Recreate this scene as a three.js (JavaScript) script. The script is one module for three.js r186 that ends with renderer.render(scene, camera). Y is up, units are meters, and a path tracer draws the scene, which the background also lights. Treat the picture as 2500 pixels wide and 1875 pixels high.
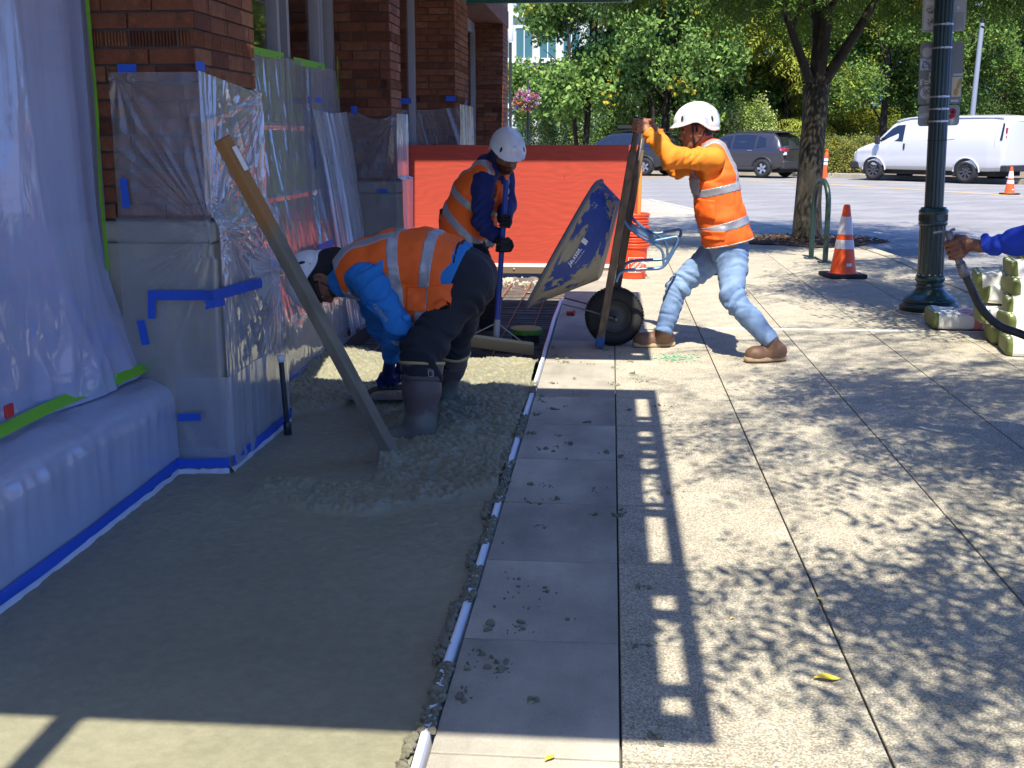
import * as THREE from 'three';
import { mergeGeometries, mergeVertices, toCreasedNormals } from 'three/addons/utils/BufferGeometryUtils.js';
import { RoundedBoxGeometry } from 'three/addons/geometries/RoundedBoxGeometry.js';

// ---------------------------------------------------------------- camera, sky, sun, exposure
const scene = new THREE.Scene();
const CAM = { f: 2771.7, pitch: 0.215558, yaw: 0.0854638, h: 1.38159 };
const camera = new THREE.PerspectiveCamera(2 * Math.atan(937.5 / CAM.f) * 180 / Math.PI, 4 / 3, 0.05, 900);
camera.rotation.order = 'YXZ';
camera.position.set(0, CAM.h, 0);
camera.rotation.set(-CAM.pitch, CAM.yaw, 0);
const renderer = new THREE.WebGLRenderer({ antialias: true });
renderer.toneMapping = THREE.LinearToneMapping;
renderer.toneMappingExposure = 2.0;
renderer.shadowMap.enabled = true;
const SUN_EL = 60 * Math.PI / 180, SUN_AZ = 2.2 * Math.PI / 180;
const sunDir = new THREE.Vector3(Math.sin(SUN_AZ) * Math.cos(SUN_EL), Math.sin(SUN_EL), Math.cos(SUN_AZ) * Math.cos(SUN_EL));
const sun = new THREE.DirectionalLight(new THREE.Color(1.0, 0.945, 0.83), 4.6);
sun.position.copy(sunDir).multiplyScalar(60);
sun.castShadow = true;
sun.shadow.radius = 1;
sun.shadow.mapSize.set(4096, 4096);
Object.assign(sun.shadow.camera, { left: -30, right: 30, top: 50, bottom: -50, near: 1, far: 160 });
scene.add(sun, sun.target);
{ // clear summer sky: deep blue overhead, paler toward the horizon, a soft brightening round the sun
  const W = 512, Hh = 256, d = new Float32Array(W * Hh * 4), v = new THREE.Vector3();
  for (let j = 0; j < Hh; j++) for (let i = 0; i < W; i++) {
    const th = (j + 0.5) / Hh * Math.PI - Math.PI / 2, ph = ((i + 0.5) / W - 0.5) * Math.PI * 2;
    v.set(Math.cos(th) * Math.cos(ph), Math.sin(th), Math.cos(th) * Math.sin(ph));
    const up = Math.max(v.y, 0), k = Math.pow(1 - up, 3.2), c = v.dot(sunDir), o = (j * W + i) * 4;
    const glow = 0.5 * Math.pow(Math.max(c, 0), 24) + 0.16 * Math.pow(Math.max(c, 0), 4);
    d[o] = (0.060 + 0.18 * k + glow); d[o + 1] = (0.20 + 0.27 * k + glow * 0.98); d[o + 2] = (0.74 + 0.38 * k + glow * 0.92); d[o + 3] = 1;
    if (v.y < 0) { d[o] *= 0.4; d[o + 1] *= 0.38; d[o + 2] *= 0.3; }
  }
  const t = new THREE.DataTexture(d, W, Hh, THREE.RGBAFormat, THREE.FloatType);
  t.mapping = THREE.EquirectangularReflectionMapping; t.magFilter = t.minFilter = THREE.LinearFilter; t.needsUpdate = true;
  scene.background = t; scene.environment = t;
  scene.backgroundIntensity = 0.95; scene.environmentIntensity = 0.95;
}

// ---------------------------------------------------------------- helpers
const V = (x, y, z) => new THREE.Vector3(x, y, z);
const rng = (s) => () => { s = (s + 0x6d2b79f5) | 0; let t = Math.imul(s ^ (s >>> 15), 1 | s); t = (t + Math.imul(t ^ (t >>> 7), 61 | t)) ^ t; return ((t ^ (t >>> 14)) >>> 0) / 4294967296; };
const lerp = (a, b, t) => a + (b - a) * t, clamp = (x, a = 0, b = 1) => Math.min(b, Math.max(a, x));
const smooth = (a, b, x) => { const t = clamp((x - a) / (b - a)); return t * t * (3 - 2 * t); };
// photograph pixel (2500 x 1875) -> world point on a plane
function ray(px, py) { return V((px - 1250) / CAM.f, -(py - 937.5) / CAM.f, -1).applyEuler(camera.rotation); }
const G = (px, py, h = 0) => { const d = ray(px, py), k = (h - CAM.h) / d.y; return V(d.x * k, h, d.z * k); };
const AZ = (px, py, z) => { const d = ray(px, py), k = z / d.z; return V(d.x * k, CAM.h + d.y * k, z); };
const AX = (px, py, x) => { const d = ray(px, py), k = x / d.x; return V(x, CAM.h + d.y * k, d.z * k); };
// noise
function hash3(x, y, z) { let h = Math.imul(x, 374761393) ^ Math.imul(y, 668265263) ^ Math.imul(z, 2147483647 - 1013904223); h = Math.imul(h ^ (h >>> 13), 1274126177); h ^= h >>> 16; return (h >>> 0) / 4294967296; }
function noise3(x, y, z) {
  const X = Math.floor(x), Y = Math.floor(y), Z = Math.floor(z); let u = x - X, v = y - Y, w = z - Z;
  u = u * u * (3 - 2 * u); v = v * v * (3 - 2 * v); w = w * w * (3 - 2 * w);
  const a = lerp(lerp(hash3(X, Y, Z), hash3(X + 1, Y, Z), u), lerp(hash3(X, Y + 1, Z), hash3(X + 1, Y + 1, Z), u), v);
  const b = lerp(lerp(hash3(X, Y, Z + 1), hash3(X + 1, Y, Z + 1), u), lerp(hash3(X, Y + 1, Z + 1), hash3(X + 1, Y + 1, Z + 1), u), v);
  return lerp(a, b, w) * 2 - 1;
}
const fbm3 = (x, y, z, o = 3) => { let s = 0, a = 0.5; for (let i = 0; i < o; i++) { s += a * noise3(x, y, z + i * 17.3); x *= 2.03; y *= 2.03; z *= 2.03; a *= 0.5; } return s; };
function pn(x, y, p, seed) { // periodic value noise
  const X = Math.floor(x), Y = Math.floor(y); let u = x - X, v = y - Y; u = u * u * (3 - 2 * u); v = v * v * (3 - 2 * v);
  const m = (a) => ((a % p) + p) % p, x0 = m(X), x1 = m(X + 1), y0 = m(Y), y1 = m(Y + 1);
  return lerp(lerp(hash3(x0, y0, seed), hash3(x1, y0, seed), u), lerp(hash3(x0, y1, seed), hash3(x1, y1, seed), u), v);
}
const pfbm = (u, v, p, o, seed) => { let s = 0, a = 0.5, t = 0; for (let i = 0; i < o; i++) { s += a * pn(u * p, v * p, p, seed + i); t += a; p *= 2; a *= 0.55; } return s / t; };
function tex(size, fn, srgb = true, size2 = size) {
  const d = new Uint8Array(size * size2 * 4);
  for (let j = 0; j < size2; j++) for (let i = 0; i < size; i++) {
    const c = fn(i / size, j / size2, i, j), o = (j * size + i) * 4;
    if (typeof c === 'number') d[o] = d[o + 1] = d[o + 2] = clamp(c) * 255; else { d[o] = clamp(c[0]) * 255; d[o + 1] = clamp(c[1]) * 255; d[o + 2] = clamp(c[2]) * 255; }
    d[o + 3] = 255;
  }
  const t = new THREE.DataTexture(d, size, size2, THREE.RGBAFormat);
  t.wrapS = t.wrapT = THREE.RepeatWrapping; t.magFilter = t.minFilter = THREE.LinearFilter; if (srgb) t.colorSpace = THREE.SRGBColorSpace; t.needsUpdate = true;
  return t;
}
function canvasTex(w, h, draw) { const c = document.createElement('canvas'); c.width = w; c.height = h; draw(c.getContext('2d'), w, h); const t = new THREE.CanvasTexture(c); t.colorSpace = THREE.SRGBColorSpace; t.wrapS = t.wrapT = THREE.ClampToEdgeWrapping; return t; }
const M = (color, roughness = 0.8, o = {}) => new THREE.MeshPhysicalMaterial({ color: Array.isArray(color) ? new THREE.Color(...color) : new THREE.Color(color), roughness, side: THREE.DoubleSide, ...o });
// scene graph
const used = {};
const numbered = (n) => { const k = used[n] = (used[n] ?? -1) + 1; return k ? n + '_' + String(k).padStart(3, '0') : n; };
function tag(o, label, category, group, kind) { if (label) o.userData.label = label; if (category) o.userData.category = category; if (group) o.userData.group = group; if (kind) o.userData.kind = kind; return o; }
function thing(name, label, category, pos = V(0, 0, 0), group) { const g = new THREE.Group(); g.name = numbered(name); g.position.copy(pos); scene.add(g); return tag(g, label, category, group); }
function mesh(name, geo, mat, parent) { const m = new THREE.Mesh(geo, mat); m.name = parent ? name : numbered(name); m.castShadow = m.receiveShadow = true; (parent ?? scene).add(m); return m; }
function local(m) { // a mesh whose geometry is in world coordinates, put under a group that stands elsewhere
  m.parent.updateWorldMatrix(true, false); const i = m.parent.matrixWorld.clone().invert(); i.decompose(m.position, m.quaternion, m.scale); return m; }
const wpart = (name, geo, mat, parent) => local(mesh(name, geo, mat, parent));
function struct(name, geo, mat, label, category) { const m = mesh(name, geo, mat); m.userData.kind = 'structure'; return tag(m, label, category ?? name.replace(/_/g, ' ')); }
function copyThing(o, pos, rotY, label) { const c = o.clone(); c.name = numbered(o.name.replace(/_\d{3}$/, '')); c.position.copy(pos); if (rotY !== undefined) c.rotation.y = rotY; c.userData = { ...o.userData }; if (label) c.userData.label = label; scene.add(c); return c; }
// geometry
function triUV(g, s = 1) { const p = g.attributes.position, n = g.attributes.normal, uv = new Float32Array(p.count * 2);
  for (let i = 0; i < p.count; i++) { const ax = Math.abs(n.getX(i)), ay = Math.abs(n.getY(i)), az = Math.abs(n.getZ(i)); let u, v;
    if (ay >= ax && ay >= az) { u = p.getX(i); v = p.getZ(i); } else if (ax >= az) { u = p.getZ(i); v = p.getY(i); } else { u = p.getX(i); v = p.getY(i); }
    uv[i * 2] = u / s; uv[i * 2 + 1] = v / s; }
  g.setAttribute('uv', new THREE.BufferAttribute(uv, 2)); return g; }
const box = (x0, x1, y0, y1, z0, z1, s = 1) => triUV(new THREE.BoxGeometry(Math.abs(x1 - x0), Math.abs(y1 - y0), Math.abs(z1 - z0)).translate((x0 + x1) / 2, (y0 + y1) / 2, (z0 + z1) / 2), s);
const rbox = (w, h, d, r = 0.01, seg = 2) => triUV(new RoundedBoxGeometry(w, h, d, seg, r));
const clean = (g) => { const c = g.index ? g.toNonIndexed() : g; for (const k of Object.keys(c.attributes)) if (!['position', 'normal', 'uv'].includes(k)) c.deleteAttribute(k); if (!c.attributes.uv) c.setAttribute('uv', new THREE.BufferAttribute(new Float32Array(c.attributes.position.count * 2), 2)); return c; };
const merge = (list) => mergeGeometries(list.map(clean));
function tube(pts, r, seg = 8, closed = false, n = pts.length * 4) { return new THREE.TubeGeometry(new THREE.CatmullRomCurve3(pts, closed, 'centripetal'), n, r, seg, closed); }
function taper(pts, radii, seg = 8, cap = true) { // tapered tube through points
  const N = pts.length, pos = [], idx = [], uv = []; let up = V(0.123, 0.05, 1).normalize(), len = 0;
  for (let i = 0; i < N; i++) { const t = pts[Math.min(i + 1, N - 1)].clone().sub(pts[Math.max(i - 1, 0)]).normalize(); const b = V().crossVectors(t, up).normalize(), n = V().crossVectors(b, t).normalize(); up = n; if (i) len += pts[i].distanceTo(pts[i - 1]);
    for (let k = 0; k <= seg; k++) { const a = k / seg * Math.PI * 2, r = radii[i]; pos.push(pts[i].x + (b.x * Math.cos(a) + n.x * Math.sin(a)) * r, pts[i].y + (b.y * Math.cos(a) + n.y * Math.sin(a)) * r, pts[i].z + (b.z * Math.cos(a) + n.z * Math.sin(a)) * r); uv.push(k / seg * Math.max(radii[0], 0.02) * 6.28, len); } }
  for (let i = 0; i < N - 1; i++) for (let k = 0; k < seg; k++) { const a = i * (seg + 1) + k, b = a + seg + 1; idx.push(a, a + 1, b, b, a + 1, b + 1); }
  if (cap) for (const e of [0, N - 1]) { const c = pos.length / 3; pos.push(pts[e].x, pts[e].y, pts[e].z); uv.push(0, 0); for (let k = 0; k < seg; k++) { const a = e * (seg + 1) + k; e ? idx.push(a, a + 1, c) : idx.push(a + 1, a, c); } }
  const g = new THREE.BufferGeometry(); g.setAttribute('position', new THREE.Float32BufferAttribute(pos, 3)); g.setAttribute('uv', new THREE.Float32BufferAttribute(uv, 2)); g.setIndex(idx); g.computeVertexNormals(); return g; }
function bar(a, b, w, h, roll = 0, bevel = 0.004) { // straight rectangular stick from a to b
  const L = a.distanceTo(b), g = rbox(w, L, h, Math.min(bevel, w / 3, h / 3), 1), t = b.clone().sub(a).normalize(); g.rotateY(roll); g.applyQuaternion(new THREE.Quaternion().setFromUnitVectors(V(0, 1, 0), t)); const m = a.clone().add(b).multiplyScalar(0.5); return g.translate(m.x, m.y, m.z); }
function grid(nu, nv, fn) { const pos = [], uv = [], idx = []; // fn(u,v) -> Vector3
  for (let j = 0; j <= nv; j++) for (let i = 0; i <= nu; i++) { const p = fn(i / nu, j / nv); pos.push(p.x, p.y, p.z); uv.push(p.u ?? i / nu, p.v ?? j / nv); }
  for (let j = 0; j < nv; j++) for (let i = 0; i < nu; i++) { const a = j * (nu + 1) + i, b = a + nu + 1; idx.push(a, b, a + 1, a + 1, b, b + 1); }
  const g = new THREE.BufferGeometry(); g.setAttribute('position', new THREE.Float32BufferAttribute(pos, 3)); g.setAttribute('uv', new THREE.Float32BufferAttribute(uv, 2)); g.setIndex(idx); g.computeVertexNormals(); return g; }
function flip(g) { const a = g.index.array; for (let i = 0; i < a.length; i += 3) { const t = a[i]; a[i] = a[i + 1]; a[i + 1] = t; } g.computeVertexNormals(); return g; }
// surface nets: a smooth mesh of the zero level of a distance field
function nets(fn, lo, hi, cell, colorFn) {
  const n = [0, 1, 2].map((k) => Math.ceil((hi.getComponent(k) - lo.getComponent(k)) / cell) + 2), [nx, ny, nz] = n, F = new Float32Array(nx * ny * nz), B = 8, ox = lo.x - cell * 0.5, oy = lo.y - cell * 0.5, oz = lo.z - cell * 0.5;
  for (let bz = 0; bz < nz; bz += B) for (let by = 0; by < ny; by += B) for (let bx = 0; bx < nx; bx += B) {
    const c = fn(ox + (bx + B / 2) * cell, oy + (by + B / 2) * cell, oz + (bz + B / 2) * cell), far = Math.abs(c) > B * cell * 0.9 * 1.35 + 0.022;
    for (let z = bz; z < Math.min(bz + B, nz); z++) for (let y = by; y < Math.min(by + B, ny); y++) for (let x = bx; x < Math.min(bx + B, nx); x++) F[(z * ny + y) * nx + x] = far ? c : fn(ox + x * cell, oy + y * cell, oz + z * cell);
  }
  const id = new Int32Array(nx * ny * nz).fill(-1), pos = [], idx = [], sx = 1, sy = nx, sz = nx * ny, co = [0, sx, sy, sx + sy, sz, sx + sz, sy + sz, sx + sy + sz];
  for (let z = 0; z < nz - 1; z++) for (let y = 0; y < ny - 1; y++) for (let x = 0; x < nx - 1; x++) {
    const o = z * sz + y * sy + x; let m = 0; for (let k = 0; k < 8; k++) if (F[o + co[k]] < 0) m |= 1 << k; if (m === 0 || m === 255) continue;
    let px = 0, py = 0, pz = 0, c = 0;
    for (let a = 0; a < 8; a++) for (let e = 1; e < 8; e <<= 1) { const b = a | e; if (b === a) continue; const fa = F[o + co[a]], fb = F[o + co[b]]; if ((fa < 0) === (fb < 0)) continue; const t = fa / (fa - fb); px += (a & 1) + (e === 1 ? t : 0); py += ((a >> 1) & 1) + (e === 2 ? t : 0); pz += ((a >> 2) & 1) + (e === 4 ? t : 0); c++; }
    id[o] = pos.length / 3; pos.push(ox + (x + px / c) * cell, oy + (y + py / c) * cell, oz + (z + pz / c) * cell);
  }
  for (let z = 1; z < nz - 1; z++) for (let y = 1; y < ny - 1; y++) for (let x = 1; x < nx - 1; x++) {
    const o = z * sz + y * sy + x, f0 = F[o] < 0;
    for (const [d, u, v] of [[sx, sy, sz], [sy, sz, sx], [sz, sx, sy]]) { if (f0 === (F[o + d] < 0)) continue; const a = id[o], b = id[o - u], c = id[o - u - v], e = id[o - v]; if (a < 0 || b < 0 || c < 0 || e < 0) continue; f0 ? idx.push(a, b, c, a, c, e) : idx.push(a, c, b, a, e, c); }
  }
  const g = new THREE.BufferGeometry(); g.setAttribute('position', new THREE.Float32BufferAttribute(pos, 3)); g.setIndex(idx); g.computeVertexNormals();
  if (colorFn) { const col = new Float32Array(pos.length); for (let i = 0; i < pos.length; i += 3) { const c = colorFn(pos[i], pos[i + 1], pos[i + 2]); col[i] = c[0]; col[i + 1] = c[1]; col[i + 2] = c[2]; } g.setAttribute('color', new THREE.BufferAttribute(col, 3)); }
  return g;
}
// distance to a tapered capsule
const cone = (a, b, ra, rb = ra) => { const ax = a.x, ay = a.y, az = a.z, dx = b.x - ax, dy = b.y - ay, dz = b.z - az, L = dx * dx + dy * dy + dz * dz || 1e-9; return (x, y, z) => { const px = x - ax, py = y - ay, pz = z - az; let t = (px * dx + py * dy + pz * dz) / L; t = t < 0 ? 0 : t > 1 ? 1 : t; const qx = px - dx * t, qy = py - dy * t, qz = pz - dz * t; return Math.sqrt(qx * qx + qy * qy + qz * qz) - (ra + (rb - ra) * t); }; };
const ell = (c, r) => (x, y, z) => { const px = (x - c.x) / r.x, py = (y - c.y) / r.y, pz = (z - c.z) / r.z, k = Math.sqrt(px * px + py * py + pz * pz); return (k - 1) * Math.min(r.x, r.y, r.z) * (k < 1 ? 1 : 1.0); };
const smin = (a, b, k) => { const h = k - Math.abs(a - b); return h > 0 ? Math.min(a, b) - h * h / (4 * k) : Math.min(a, b); };
const smax = (a, b, k) => -smin(-a, -b, k);
const union = (list, k) => (x, y, z) => { let d = 1e9; for (const f of list) d = smin(d, f(x, y, z), k); return d; };
const R2 = rng(77);

// ---------------------------------------------------------------- surface textures (what things are made of)
const aggTex = tex(1024, (u, v, i, j) => { // exposed aggregate concrete: pale paste, grey and tan grit
  const c = pfbm(u, v, 8, 4, 3), s = hash3(i >> 1, j >> 1, 5), s2 = pn(u * 300, v * 300, 300, 9), g = 0.64 + 0.14 * (c - 0.5) + (s - 0.5) * 0.10 + (s2 - 0.5) * 0.34, w = pn(u * 220, v * 220, 220, 31);
  return [g * 1.03 + (w > 0.8 ? 0.04 : 0), g * 0.99, g * 0.90 - (w > 0.8 ? 0.03 : 0)]; });
const aggBump = tex(512, (u, v) => pn(u * 150, v * 150, 150, 9) * 0.7 + pfbm(u, v, 16, 3, 2) * 0.3, false);
const troTex = tex(1024, (u, v, i, j) => { // older trowelled concrete with blotches
  const c = pfbm(u, v, 4, 6, 40), st = pfbm(u, v * 0.25, 12, 4, 44), g = 0.63 + 0.30 * (c - 0.5) + 0.14 * (st - 0.5) + (hash3(i, j, 8) - 0.5) * 0.10;
  return [g * 1.02, g * 0.99, g * 0.92]; });
const asphTex = tex(1024, (u, v, i, j) => { const c = pfbm(u, v, 4, 5, 60), s = hash3(i, j, 61), g = 0.53 + 0.14 * (c - 0.5) + (s - 0.5) * 0.20; return [g, g * 0.995, g * 0.985]; });
const wetTex = tex(1024, (u, v, i, j) => { const c = pfbm(u, v, 3, 6, 70), f = pfbm(u, v, 64, 3, 72), g = 0.60 + 0.10 * (c - 0.5) + 0.08 * (f - 0.5) + (hash3(i, j, 73) - 0.5) * 0.05; return [g * 1.0, g * 0.975, g * 0.80]; });
const wetBump = tex(1024, (u, v) => pfbm(u, v, 40, 4, 76) * 0.7 + 0.3 * pfbm(u * 4, v, 16, 4, 78), false);
const stoneTex = tex(512, (u, v, i, j) => { const c = pfbm(u, v, 4, 6, 80), g = 0.60 + 0.22 * (c - 0.5) + (hash3(i, j, 81) - 0.5) * 0.06; return [g * 1.0, g * 0.99, g * 0.92]; });
const brickTex = (seed, r, g, b) => tex(256, (u, v, i, j) => { const c = pfbm(u, v, 6, 5, seed), s = hash3(i >> 1, j >> 1, seed), k = 0.80 + 0.45 * (c - 0.5) + (s - 0.5) * 0.22; return [r * k, g * k, b * k]; });
const brickBump = tex(256, (u, v, i, j) => pfbm(u, v, 24, 4, 90) * 0.6 + hash3(i >> 1, j >> 1, 91) * 0.4, false);
const woodTex = (seed, a, b) => tex(512, (u, v, i, j) => { const w = pfbm(u, v, 3, 3, seed) * 5, ring = 0.5 + 0.5 * Math.sin((u * 9 + w) * 6.28), f = pn(u * 220, v * 14, 14, seed + 2), k = clamp(ring * 0.5 + f * 0.4 + 0.05); return [lerp(a[0], b[0], k), lerp(a[1], b[1], k), lerp(a[2], b[2], k)]; });
const plyTex = tex(1024, (u, v, i, j) => { // red-stained plywood
  const w = pfbm(u * 0.7, v, 4, 4, 110) * 7, ring = 0.5 + 0.5 * Math.sin((v * 20 + w) * 6.28), f = pn(u * 16, v * 260, 16, 112), k = 0.94 + 0.05 * (ring - 0.5) + 0.10 * (f - 0.5), kn = pn(u * 32, v * 32, 32, 119) > 0.985 ? 0.6 : 1; return [0.74 * k, 0.285 * k * kn, 0.205 * k * kn]; });
const barkTex = tex(512, (u, v) => { const f = pfbm(u, v * 0.35, 14, 5, 130), l = pfbm(u, v, 8, 4, 134) > 0.62 ? 0.10 : 0, g = 0.30 + 0.28 * (f - 0.5) + l; return [g * 1.02, g * 0.97, g * 0.86]; });
const barkBump = tex(512, (u, v) => pfbm(u, v * 0.35, 14, 5, 130), false);
const filmBump = tex(1024, (u, v) => { // fine creases of plastic sheeting
  const a = Math.abs(pfbm(u, v * 0.3, 10, 4, 140) - 0.5), b = Math.abs(pfbm(u * 0.6, v, 8, 4, 146) - 0.5); return clamp(0.5 + 1.6 * Math.sqrt(a) * 0.5 - 0.9 * b); }, false);
const denimTex = tex(256, (u, v, i, j) => 0.5 + 0.5 * ((i + j) % 4 < 2 ? 0.6 : -0.3) + 0.2 * hash3(i, j, 3), false);
const rep = (t, u, v = u) => { const c = t.clone(); c.repeat.set(u, v); c.needsUpdate = true; return c; };

const mAgg = M('#ffffff', 0.85, { map: aggTex, bumpMap: aggBump, bumpScale: 0.0025, color: new THREE.Color(0.98, 0.965, 0.90) });
const mAgg2 = mAgg;
const mTro = M('#ffffff', 0.8, { map: troTex, bumpMap: aggBump, bumpScale: 0.001, color: new THREE.Color(1.0, 0.98, 0.92) });
const mAsph = M('#ffffff', 0.9, { map: asphTex, bumpMap: aggBump, bumpScale: 0.003, color: new THREE.Color(0.98, 0.94, 0.87) });
const mWet = M([0.80, 0.80, 0.80], 0.52, { map: wetTex, bumpMap: wetBump, bumpScale: 0.004 });
const mStone = M('#ffffff', 0.85, { map: stoneTex, color: new THREE.Color(1.0, 0.99, 0.93) });
const mMortar = M([0.13, 0.105, 0.09], 0.95, { bumpMap: brickBump, bumpScale: 0.002 });
const brickMats = [[1, 0.56, 0.33, 0.215], [2, 0.63, 0.40, 0.27], [3, 0.47, 0.26, 0.175], [4, 0.58, 0.35, 0.23], [5, 0.67, 0.44, 0.30]].map(([s, r, g, b]) => M('#ffffff', 0.9, { map: brickTex(90 + s * 7, r, g, b), bumpMap: brickBump, bumpScale: 0.0025 }));
const mYellow = M([0.72, 0.42, 0.06], 0.7);
const mBlueTape = M([0.015, 0.09, 0.52], 0.55), mGreenTape = M([0.16, 0.46, 0.02], 0.55);

// ---------------------------------------------------------------- ground, road, sidewalk
const ROAD = -0.13;
{
  const g = new THREE.PlaneGeometry(700, 700, 1, 1).rotateX(-Math.PI / 2).translate(0, ROAD, -250); triUV(g, 2.3);
  struct('road', g, mAsph, 'grey asphalt street running past the parked cars', 'road');
}
// concrete corner apron beyond the slabs
{
  const pts = [[-9, -13.7], [3.2, -13.7], [3.05, -16.2], [1.95, -20], [0.75, -25.7], [-9, -27.5]];
  const s = new THREE.Shape(pts.map(([x, z]) => new THREE.Vector2(x, -z)));
  const g = triUV(new THREE.ExtrudeGeometry(s, { depth: 0.125, bevelEnabled: false }).rotateX(-Math.PI / 2).translate(0, -0.127, 0), 1.3);
  struct('pavement', g, mAgg2, 'pale concrete pavement at the street corner behind the tree', 'pavement');
  const path = [[3.30, 2], [3.30, -13.7], [3.14, -16.2], [2.04, -20], [0.84, -25.7]];
  const kg = []; for (let i = 0; i < path.length - 1; i++) { const [x0, z0] = path[i], [x1, z1] = path[i + 1], a = Math.atan2(x1 - x0, z1 - z0), L = Math.hypot(x1 - x0, z1 - z0); kg.push(rbox(0.15, 0.16, L, 0.015, 2).rotateY(a).translate((x0 + x1) / 2, -0.075, (z0 + z1) / 2)); }
  struct('kerb', merge(kg), mAgg2, 'pale concrete kerb between pavement and street', 'kerb');
}
{
  const walk = new THREE.Group(); walk.name = 'sidewalk'; walk.userData = { kind: 'structure', label: 'scored exposed aggregate concrete sidewalk beside the fresh pour', category: 'sidewalk' }; scene.add(walk);
  mesh('bedding', box(-0.39, 3.22, -0.14, -0.028, 2, -13.72), M([0.10, 0.095, 0.085], 0.95), walk);
  const near = [1.32, 0.71, 0.1, -0.51, -1.12, -1.73, -2.338, -2.948, -3.558, -4.168, -4.778];
  const cols = [[-0.392, 0.047, [...near, -5.388, -5.998, -6.95, -7.725, -8.441, -10.2, -12.05, -13.7], mTro], [0.047, 0.657, [...near, -5.388, -5.998, -8.32, -12.05, -13.7], mAgg], [0.657, 1.267, [...near, -8.32, -12.05, -13.7], mAgg], [1.267, 1.877, [...near, -8.32, -11.35, -13.7], mAgg], [1.877, 2.487, [...near, -8.32, -11.35, -13.7], mAgg], [2.487, 3.21, [...near, -8.32, -11.35, -13.7], mAgg]];
  const R = rng(5), J = 0.0026;
  for (const [x0, x1, zs, m] of cols) for (let i = 0; i < zs.length - 1; i++) {
    const w = x1 - x0 - J * 2, d = zs[i] - zs[i + 1] - J * 2, cx = (x0 + x1) / 2, cz = (zs[i] + zs[i + 1]) / 2, g = rbox(w, 0.1, d, 0.004, 2);
    const uv = g.attributes.uv, p = g.attributes.position, n = g.attributes.normal, ou = R() * 3, ov = R() * 3, sc = m === mTro ? 1.4 : 1.1;
    for (let k = 0; k < uv.count; k++) if (n.getY(k) > 0.5) uv.setXY(k, (p.getX(k) + ou) / sc, (p.getZ(k) + ov) / sc);
    const q = mesh('slab', g, zs[i + 1] < -8.4 && m === mAgg ? mAgg2 : m, walk); q.position.set(cx, -0.0502 - R() * 0.0012, cz);
  }
  // white joint strip across the walk
  const R3 = rng(9), pieces = []; for (let x = 0.68; x < 3.1; x += 0.24) pieces.push(box(x, x + 0.236, -0.02, 0.0025 + R3() * 0.002, -8.312 + R3() * 0.003, -8.33 - R3() * 0.004));
  mesh('joint_strip', merge(pieces), M([0.78, 0.76, 0.7], 0.7), walk);
}
{ // painted centre lines
  const mk = (pts, w, name) => { const g = grid(pts.length - 1, 1, (u, v) => { const i = Math.round(u * (pts.length - 1)), a = pts[Math.max(0, i - 1)], b = pts[Math.min(pts.length - 1, i + 1)], t = b.clone().sub(a).normalize(), n = V(-t.z, 0, t.x); return pts[i].clone().addScaledVector(n, (v - 0.5) * w).setY(ROAD + 0.004); }); return struct(name, g, mYellow, 'yellow painted line along the middle of the street', 'road marking'); };
  const P = [[1180, 416], [1400, 425], [1560, 430], [1700, 435], [1900, 443], [2100, 455], [2300, 467], [2500, 479], [2800, 498]].map(([x, y]) => G(x, y, ROAD));
  mk(P, 0.16, 'road_line');
}
{ // far side kerb, bed and park ground
  const e = [[900, 423], [1400, 423], [1750, 425], [2050, 433], [2300, 442], [2500, 450], [2900, 470]].map(([x, y]) => G(x, y, ROAD));
  const g = grid(e.length - 1, 6, (u, v) => { const i = Math.round(u * (e.length - 1)), p = e[i].clone(), k = v * v; p.x += 22 * k * 1.2; p.z -= 90 * k; p.y = ROAD + 0.13 + 0.8 * k + 0.1 * noise3(p.x, 3, p.z); p.u = p.x / 3; p.v = p.z / 3; return p; });
  struct('park_ground', flip(g), M([0.20, 0.155, 0.105], 0.95, { bumpMap: barkBump, bumpScale: 0.03 }), 'brown leaf litter bed under the park trees', 'ground');
  const kg = []; for (let i = 0; i < e.length - 1; i++) { const a = e[i], b = e[i + 1], L = a.distanceTo(b); kg.push(rbox(0.18, 0.16, L + 0.02, 0.02, 2).rotateY(Math.atan2(b.x - a.x, b.z - a.z)).translate((a.x + b.x) / 2, ROAD + 0.07, (a.z + b.z) / 2)); }
  struct('far_kerb', merge(kg), mAgg2, 'concrete kerb on the far side of the street', 'kerb');
}
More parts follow.
